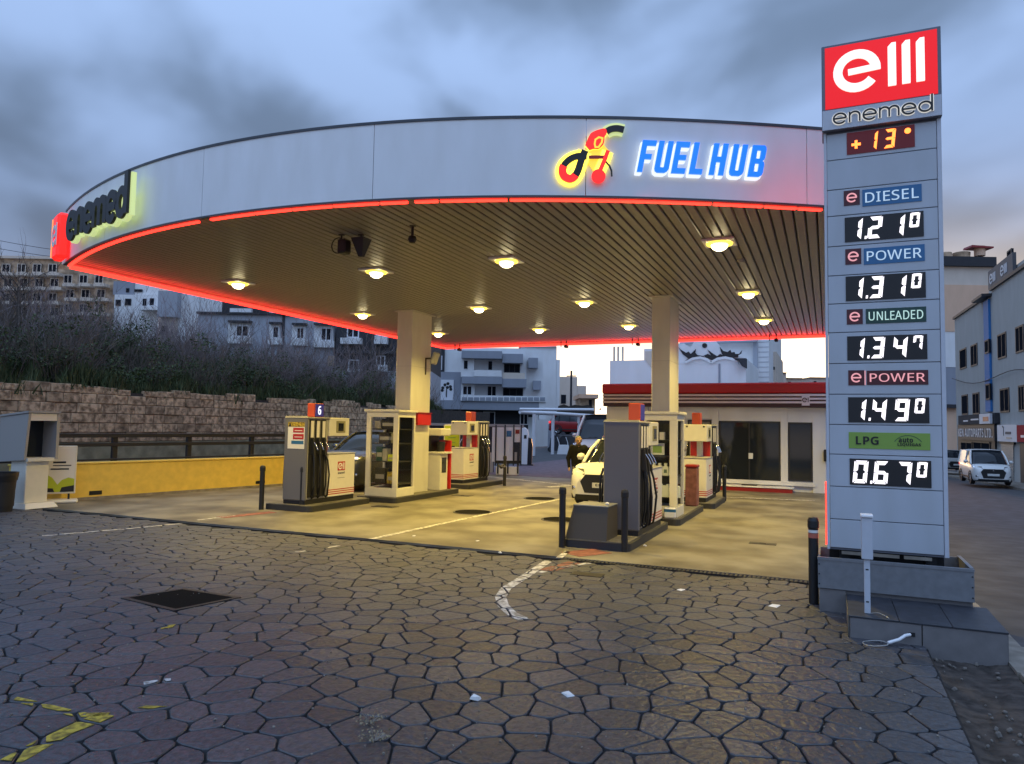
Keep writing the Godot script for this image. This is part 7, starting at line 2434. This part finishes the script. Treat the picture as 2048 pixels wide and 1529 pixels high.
func make_cars() -> void:
	var suv := {"len": 4.3, "width": 1.76, "high": 1.58, "belt": 1.04, "nose": 0.92, "bonnet": 1.18, "rake": 0.78, "axle": 0.86, "wheel": 0.33, "paint": M.paint_white_car, "van": false, "lit": false, "rails": true, "dark_rims": false, "plate": "EBJ W1"}
	make_car("white_suv", "white compact SUV with black grille waiting behind the grey pump", Vector3(-4.60, 0, -17.78), 0.0, suv)
	var blk := suv.duplicate()
	blk.merge({"paint": M.paint_black_car, "rails": false, "plate": "", "high": 1.62, "belt": 1.08, "nose": 0.98, "len": 4.45, "width": 1.84, "lit": true}, true)
	make_car("black_suv", "black SUV parked between pump six and the ochre wall", Vector3(-12.22, 0, -18.15), 0.0, blk)
	var van := suv.duplicate()
	van.merge({"paint": M.paint_white_car, "van": true, "rails": false, "plate": "", "high": 1.80, "belt": 1.10, "nose": 0.98, "len": 4.15, "width": 1.76, "bonnet": 0.85, "rake": 0.72, "wheel": 0.31, "dark_rims": true}, true)
	make_car("white_van", "small white delivery van outside the autoparts shop", py(1970, 967, -0.78), 0.02, van)
	var grey := suv.duplicate()
	grey.merge({"paint": M.pump_side, "plate": "", "rails": false, "dark_rims": true}, true)
	make_car("grey_parked_car", "grey car parked just past the white delivery van", py(1900, 942, -1.0), 0.1, grey)
	var jeep := van.duplicate()
	jeep.merge({"high": 2.35, "belt": 1.45, "nose": 1.25, "bonnet": 0.7, "len": 4.6, "width": 1.66, "wheel": 0.38, "rake": 0.5}, true)
	make_car("white_truck", "tall white truck standing past the corner of the shop", Vector3(-7.86, 0, -27.4), 0.0, jeep)
	var red := suv.duplicate()
	red.merge({"paint": M.paint_red_car, "plate": "", "rails": false}, true)
	var a := facing(56) * Vector3(5.15, 1.25, 0)
	var c := make_car("dark_red_car", "dark red car parked high up the far street", a, 1.4, red)
	var blk2 := suv.duplicate()
	blk2.merge({"plate": "", "rails": false, "paint": M.paint_black_car}, true)
	make_car("small_black_car", "black car parked behind the pergola on the far street", facing(55) * Vector3(6.45, 1.2, 0), 0.9, blk2)
	tag(obj("street_bank", G.new().hexa([facing(52) * Vector3(3.6, -0.2, 0), facing(52) * Vector3(9.5, -0.2, 0), facing(64) * Vector3(9.5, -0.2, 0), facing(64) * Vector3(3.6, -0.2, 0), facing(52) * Vector3(3.6, 1.2, 0), facing(52) * Vector3(9.5, 1.2, 0), facing(64) * Vector3(9.5, 1.3, 0), facing(64) * Vector3(3.6, 1.3, 0)]), M.asphalt), "", "", "", "structure")


# ------------------------------------------------------------------ a man standing by the white car
func nets(out: G, bones: Array, lo: Vector3, hi: Vector3, cell: float, blend: float) -> void:
	# bones: [a, b, radius a, radius b, colour]; surface nets over the smooth union of tapered capsules
	var n := Vector3i(((hi - lo) / cell).ceil()) + Vector3i.ONE
	var val := PackedFloat32Array()
	val.resize(n.x * n.y * n.z)
	val.fill(1.0)
	var nb := bones.size()
	for b in bones:
		var r := maxf(b[2], b[3]) + blend + cell * 2.0
		var l := Vector3i(((Vector3(b[0]).min(b[1]) - Vector3.ONE * r - lo) / cell).floor()).clamp(Vector3i.ZERO, n - Vector3i.ONE)
		var h := Vector3i(((Vector3(b[0]).max(b[1]) + Vector3.ONE * r - lo) / cell).ceil()).clamp(Vector3i.ZERO, n - Vector3i.ONE)
		var A: Vector3 = b[0]
		var d: Vector3 = b[1] - b[0]
		var dd := maxf(d.length_squared(), 1e-9)
		for z in range(l.z, h.z + 1):
			for y in range(l.y, h.y + 1):
				var row := (z * n.y + y) * n.x
				for x in range(l.x, h.x + 1):
					var p := lo + Vector3(x, y, z) * cell
					var t := clampf((p - A).dot(d) / dd, 0.0, 1.0)
					var v := p.distance_to(A + d * t) - lerpf(b[2], b[3], t)
					var o := val[row + x]
					var k := clampf(0.5 + 0.5 * (o - v) / blend, 0.0, 1.0)
					val[row + x] = lerpf(o, v, k) - blend * k * (1.0 - k)
	var at := {}
	var V3 := {}
	var corner := func(x: int, y: int, z: int) -> float:
		return val[(z * n.y + y) * n.x + x]
	for z in n.z - 1:
		for y in n.y - 1:
			for x in n.x - 1:
				var i := (z * n.y + y) * n.x + x
				var s0 := val[i] < 0.0
				var same := true
				var cs := [val[i], val[i + 1], val[i + n.x], val[i + n.x + 1], val[i + n.x * n.y], val[i + n.x * n.y + 1], val[i + n.x * n.y + n.x], val[i + n.x * n.y + n.x + 1]]
				for c in cs:
					if (c < 0.0) != s0:
						same = false
						break
				if same:
					continue
				var sum := Vector3.ZERO
				var cnt := 0
				for e in [[0, 1], [2, 3], [4, 5], [6, 7], [0, 2], [1, 3], [4, 6], [5, 7], [0, 4], [1, 5], [2, 6], [3, 7]]:
					var a: float = cs[e[0]]
					var b2: float = cs[e[1]]
					if (a < 0.0) != (b2 < 0.0):
						var t := a / (a - b2)
						var pa := Vector3(e[0] & 1, (e[0] >> 1) & 1, (e[0] >> 2) & 1)
						var pb := Vector3(e[1] & 1, (e[1] >> 1) & 1, (e[1] >> 2) & 1)
						sum += pa.lerp(pb, t)
						cnt += 1
				at[i] = lo + (Vector3(x, y, z) + sum / cnt) * cell
	var color_of := func(p: Vector3) -> Color:
		var best := 1e9
		var c := Color.WHITE
		for b in bones:
			var d: Vector3 = b[1] - b[0]
			var t := clampf((p - b[0]).dot(d) / maxf(d.length_squared(), 1e-9), 0.0, 1.0)
			var v: float = p.distance_to(b[0] + d * t) - lerpf(b[2], b[3], t)
			if v < best:
				best = v
				c = b[4]
		return c
	var cols := {}
	var nrms := {}
	for i in at:
		cols[i] = color_of.call(at[i])
		nrms[i] = Vector3.ZERO
	var faces := []
	var sx := 1
	var sy := n.x
	var sz := n.x * n.y
	for z in range(1, n.z - 1):
		for y in range(1, n.y - 1):
			for x in range(1, n.x - 1):
				var i := (z * n.y + y) * n.x + x
				var a := val[i] < 0.0
				for e in [[sx, sy, sz], [sy, sz, sx], [sz, sx, sy]]:
					if a != (val[i + e[0]] < 0.0):
						var q := [i - e[1] - e[2], i - e[2], i, i - e[1]]
						if not (at.has(q[0]) and at.has(q[1]) and at.has(q[2]) and at.has(q[3])):
							continue
						if not a:
							q.reverse()
						faces.append(q)
						var fn: Vector3 = (at[q[2]] - at[q[0]]).cross(at[q[3]] - at[q[1]])
						for k in 4:
							nrms[q[k]] += fn
	for q in faces:
		for tr3 in [[0, 1, 2], [0, 2, 3]]:
			for k in [tr3[0], tr3[2], tr3[1]]:
				out.v.append(at[q[k]])
				out.n.append(nrms[q[k]].normalized())
				out.c.append(cols[q[k]])

func make_person() -> void:
	var jk := Color(0.012, 0.012, 0.014)
	var tr := Color(0.022, 0.023, 0.028)
	var sk := Color(0.44, 0.27, 0.19)
	var sh := Color(0.03, 0.025, 0.02)
	var g := G.new()
	var E := 0.0
	var b := []
	# trunk and legs, metres from the ground, facing +z
	b.append([Vector3(0, 0.86, 0), Vector3(0, 1.02, 0.0), 0.135, 0.14, jk])
	for s in [-1, 1]:
		b.append([Vector3(s * 0.07, 0.92, 0.0), Vector3(s * 0.09, 1.22, 0.0), 0.115, 0.13, jk])
		b.append([Vector3(s * 0.02, 1.18, 0.0), Vector3(s * 0.16, 1.30, -0.01), 0.125, 0.075, jk])
		b.append([Vector3(s * 0.09, 0.86, 0.0), Vector3(s * 0.10, 0.48, 0.03), 0.095, 0.068, tr])
		b.append([Vector3(s * 0.10, 0.48, 0.03), Vector3(s * 0.11, 0.10, -0.02), 0.066, 0.048, tr])
		b.append([Vector3(s * 0.11, 0.045, -0.05), Vector3(s * 0.13, 0.04, 0.15), 0.045, 0.038, sh])
	# one arm bent forward to the car, one hanging
	b.append([Vector3(-0.19, 1.28, 0), Vector3(-0.27, 1.02, -0.02), 0.068, 0.054, jk])
	b.append([Vector3(-0.27, 1.02, -0.02), Vector3(-0.26, 0.78, 0.06), 0.052, 0.040, jk])
	b.append([Vector3(0.19, 1.28, 0), Vector3(0.28, 1.04, 0.05), 0.068, 0.054, jk])
	b.append([Vector3(0.28, 1.04, 0.05), Vector3(0.28, 0.96, 0.28), 0.052, 0.040, jk])
	b.append([Vector3(0, 1.30, -0.01), Vector3(0, 1.40, 0.015), 0.062, 0.055, sk])
	nets(g, b, Vector3(-0.42, -0.02, -0.26), Vector3(0.42, 1.52, 0.42), 0.02, 0.035)
	# head
	b = [[Vector3(0, 1.475, 0.012), Vector3(0, 1.505, 0.008), 0.083, 0.088, sk], [Vector3(0, 1.43, 0.045), Vector3(0, 1.45, 0.055), 0.045, 0.05, sk], [Vector3(0, 1.475, 0.105), Vector3(0, 1.452, 0.122), 0.010, 0.016, sk],
		[Vector3(-0.086, 1.475, 0.0), Vector3(-0.09, 1.45, 0.0), 0.014, 0.010, sk], [Vector3(0.086, 1.475, 0.0), Vector3(0.09, 1.45, 0.0), 0.014, 0.010, sk], [Vector3(-0.022, 1.422, 0.096), Vector3(0.022, 1.422, 0.096), 0.010, 0.010, Color(0.36, 0.17, 0.14)],
		[Vector3(-0.035, 1.492, 0.092), Vector3(0.035, 1.492, 0.092), 0.014, 0.014, sk], [Vector3(0, 1.38, 0.0), Vector3(0, 1.44, 0.01), 0.05, 0.055, sk]]
	nets(g, b, Vector3(-0.13, 1.34, -0.12), Vector3(0.13, 1.62, 0.16), 0.008, 0.02)
	# hands: palm, four fingers, thumb
	for h in [[Vector3(-0.26, 0.78, 0.06), Vector3(0.02, -1, 0.15), Vector3(0, 0.1, 1)], [Vector3(0.28, 0.96, 0.28), Vector3(-0.1, -0.15, 1), Vector3(-1, 0.1, 0.0)]]:
		var d: Vector3 = h[1].normalized()
		var side: Vector3 = h[2].normalized()
		var curl: Vector3 = d.cross(side).normalized()
		b = []
		b.append([h[0], h[0] + d * 0.075, 0.028, 0.026, sk])
		for k in 4:
			var root: Vector3 = h[0] + d * 0.07 + side * (0.027 - k * 0.018)
			var ln: float = [0.066, 0.074, 0.069, 0.055][k]
			var kn: Vector3 = root + d * ln * 0.5 + curl * 0.006
			b.append([root, kn, 0.0095, 0.009, sk])
			b.append([kn, kn + d * ln * 0.35 + curl * 0.022, 0.009, 0.0075, sk])
		var th: Vector3 = h[0] + d * 0.02 + side * 0.026
		b.append([th, th + d * 0.03 + side * 0.025, 0.012, 0.011, sk])
		b.append([th + d * 0.03 + side * 0.025, th + d * 0.06 + side * 0.024 + curl * 0.01, 0.010, 0.008, sk])
		nets(g, b, h[0] - Vector3.ONE * 0.11, h[0] + Vector3.ONE * 0.17, 0.006, 0.006)
	var skin := StandardMaterial3D.new()
	skin.vertex_color_use_as_albedo = true
	skin.roughness = 0.85
	skin.metallic_specular = 0.2
	skin.resource_name = "person"
	var p := obj("person", g, skin)
	tag(p, "grey-haired person in a black jacket standing beside the white SUV", "person")
	p.position = Vector3(-6.12, 0, -18.4)
	p.rotation.y = 0.55
	p.scale = Vector3.ONE * 1.0
	var hr := G.new()
	nets(hr, [[Vector3(0, 1.535, -0.018), Vector3(0, 1.50, -0.032), 0.080, 0.082, Color.WHITE], [Vector3(-0.045, 1.556, 0.04), Vector3(0.045, 1.556, 0.04), 0.028, 0.028, Color.WHITE]], Vector3(-0.14, 1.38, -0.16), Vector3(0.14, 1.64, 0.12), 0.009, 0.02)
	obj("hair", hr, M.hair, p)
	var gl := G.new()
	for s in [-1, 1]:
		gl.bbox(Vector3(s * 0.037 - 0.026, 1.462, 0.104), Vector3(s * 0.037 + 0.026, 1.494, 0.112), 0.006)
		gl.tube([Vector3(s * 0.06, 1.482, 0.106), Vector3(s * 0.094, 1.482, 0.03), Vector3(s * 0.094, 1.476, 0.0)], 0.003, 4)
	gl.box(Vector3(-0.012, 1.482, 0.106), Vector3(0.012, 1.488, 0.11))
	obj("dark_glasses", gl, M.black, p)
	var cl := G.new()
	cl.lathe(Vector3(0, 1.335, 0.0), [V(0.085, 0.0), V(0.072, 0.05), V(0.066, 0.05), V(0.068, 0.0)], 16)
	obj("collar", cl, M.jacket, p)


# ------------------------------------------------------------------ litter and weeds
func make_small_things() -> void:
	for a in [[951, 1400, 0.035, 0.025, M.paper, "crumpled pale paper scrap on the open paving"], [1136, 1391, 0.045, 0.012, M.paper, "flat white paper scrap lying between two stones"], [1362, 1181, 0.05, 0.006, M.white, "small white slip on the paving near the drain"], [1549, 1213, 0.07, 0.006, M.white, "long white slip on the paving near the totem"],
			[955, 1083, 0.03, 0.01, M.white, "tiny white scrap on the floor before the drain"], [828, 1073, 0.03, 0.01, M.white, "tiny white scrap beside the floor line"], [1290, 1093, 0.025, 0.02, M.white, "white cap lying beside the steel box island"], [862, 992, 0.03, 0.03, M.white, "white cap at the kerb of the column island"], [1000, 1107, 0.03, 0.02, M.paper, "pale scrap caught on the drain"]]:
		var p := py(a[0], a[1])
		var g := G.new()
		var s: float = a[2]
		var h: float = a[3]
		g.hexa([Vector3(-s, 0.003, s * 0.6), Vector3(s * 0.9, 0.003, s * 0.7), Vector3(s, 0.003, -s * 0.6), Vector3(-s * 0.8, 0.003, -s * 0.7), Vector3(-s * 0.8, h * 0.7 + 0.003, s * 0.5), Vector3(s * 0.7, h + 0.004, s * 0.6), Vector3(s * 0.8, h * 0.6 + 0.003, -s * 0.5), Vector3(-s * 0.6, h + 0.005, -s * 0.5)])
		var o := tag(obj("paper_scrap", g, a[4]), a[5], "litter") as Node3D
		o.position = p
		o.rotation.y = a[0] * 0.37
	var r := RandomNumberGenerator.new()
	r.seed = 5
	for a in [[738, 1448, "tuft of dry weeds rooted in a paving joint"], [748, 1482, "spindly dry weed beside a larger tuft in the joints"]]:
		var p := py(a[0], a[1])
		var t := thing("dry_weed", a[2], "weed", Vector3(p.x, -0.01, p.z))
		var g := G.new()
		for k in 26:
			var an := r.randf() * TAU
			var d := Vector3(cos(an), 0.55, sin(an)) * r.randf_range(0.03, 0.10)
			g.tube([Vector3.ZERO, d * 0.6 + Vector3(0, 0.012, 0), d], [0.0022, 0.0018, 0.001], 3, false)
		obj("stalks", g, M.kerb, t)
		g = G.new()
		for k in 60:
			var an := r.randf() * TAU
			var q := Vector3(cos(an), 0.4 + r.randf() * 0.3, sin(an)) * r.randf_range(0.03, 0.10)
			g.T = Transform3D(Basis.from_euler(Vector3(r.randf() * 6, r.randf() * 6, 0)), q)
			g.quad(Vector3(-0.004, 0, 0), Vector3(0.004, 0, 0), Vector3(0.006, 0.012, 0.002), Vector3(-0.005, 0.013, 0))
		obj("leaves", g, M.dry_leaf, t)
	# grit and crumbs along the joints
	var gg := G.new()
	for k in 900:
		var z := r.randf_range(-9.3, -2.6)
		var x := r.randf_range(-7.5, 0.6)
		var s := r.randf_range(0.0025, 0.007)
		gg.T = Transform3D(Basis.from_euler(Vector3(r.randf() * 3, r.randf() * 3, 0)), Vector3(x, 0.004, z))
		gg.box(Vector3(-s, -s * 0.5, -s), Vector3(s, s * 0.5, s))
	tag(obj("grit", gg, M.kerb), "scattered grit and crumbs over the stamped paving", "grit", "", "stuff")
	# overhead wires towards the tan flats
	var ends := [[py(-30, 478, 9.0), py(120, 500, 9.0)], [py(-30, 492, 8.6), py(125, 512, 8.6)]]
	for k in 2:
		var T := facing(60)
		var p0 := on_plane(T, -60, [470, 487][k])
		var p1 := on_plane(T, 330, [512, 523][k])
		var pts := []
		for q in 9:
			var u := q / 8.0
			pts.append(T * Vector3(lerpf(p0.x, p1.x, u), lerpf(p0.y, p1.y, u) - 0.5 * sin(u * PI), 0))
		tag(obj("overhead_wire", G.new().tube(pts, 0.02, 4), M.black), ["upper thin overhead wire before the tan flats", "lower thin overhead wire before the tan flats"][k], "wire")
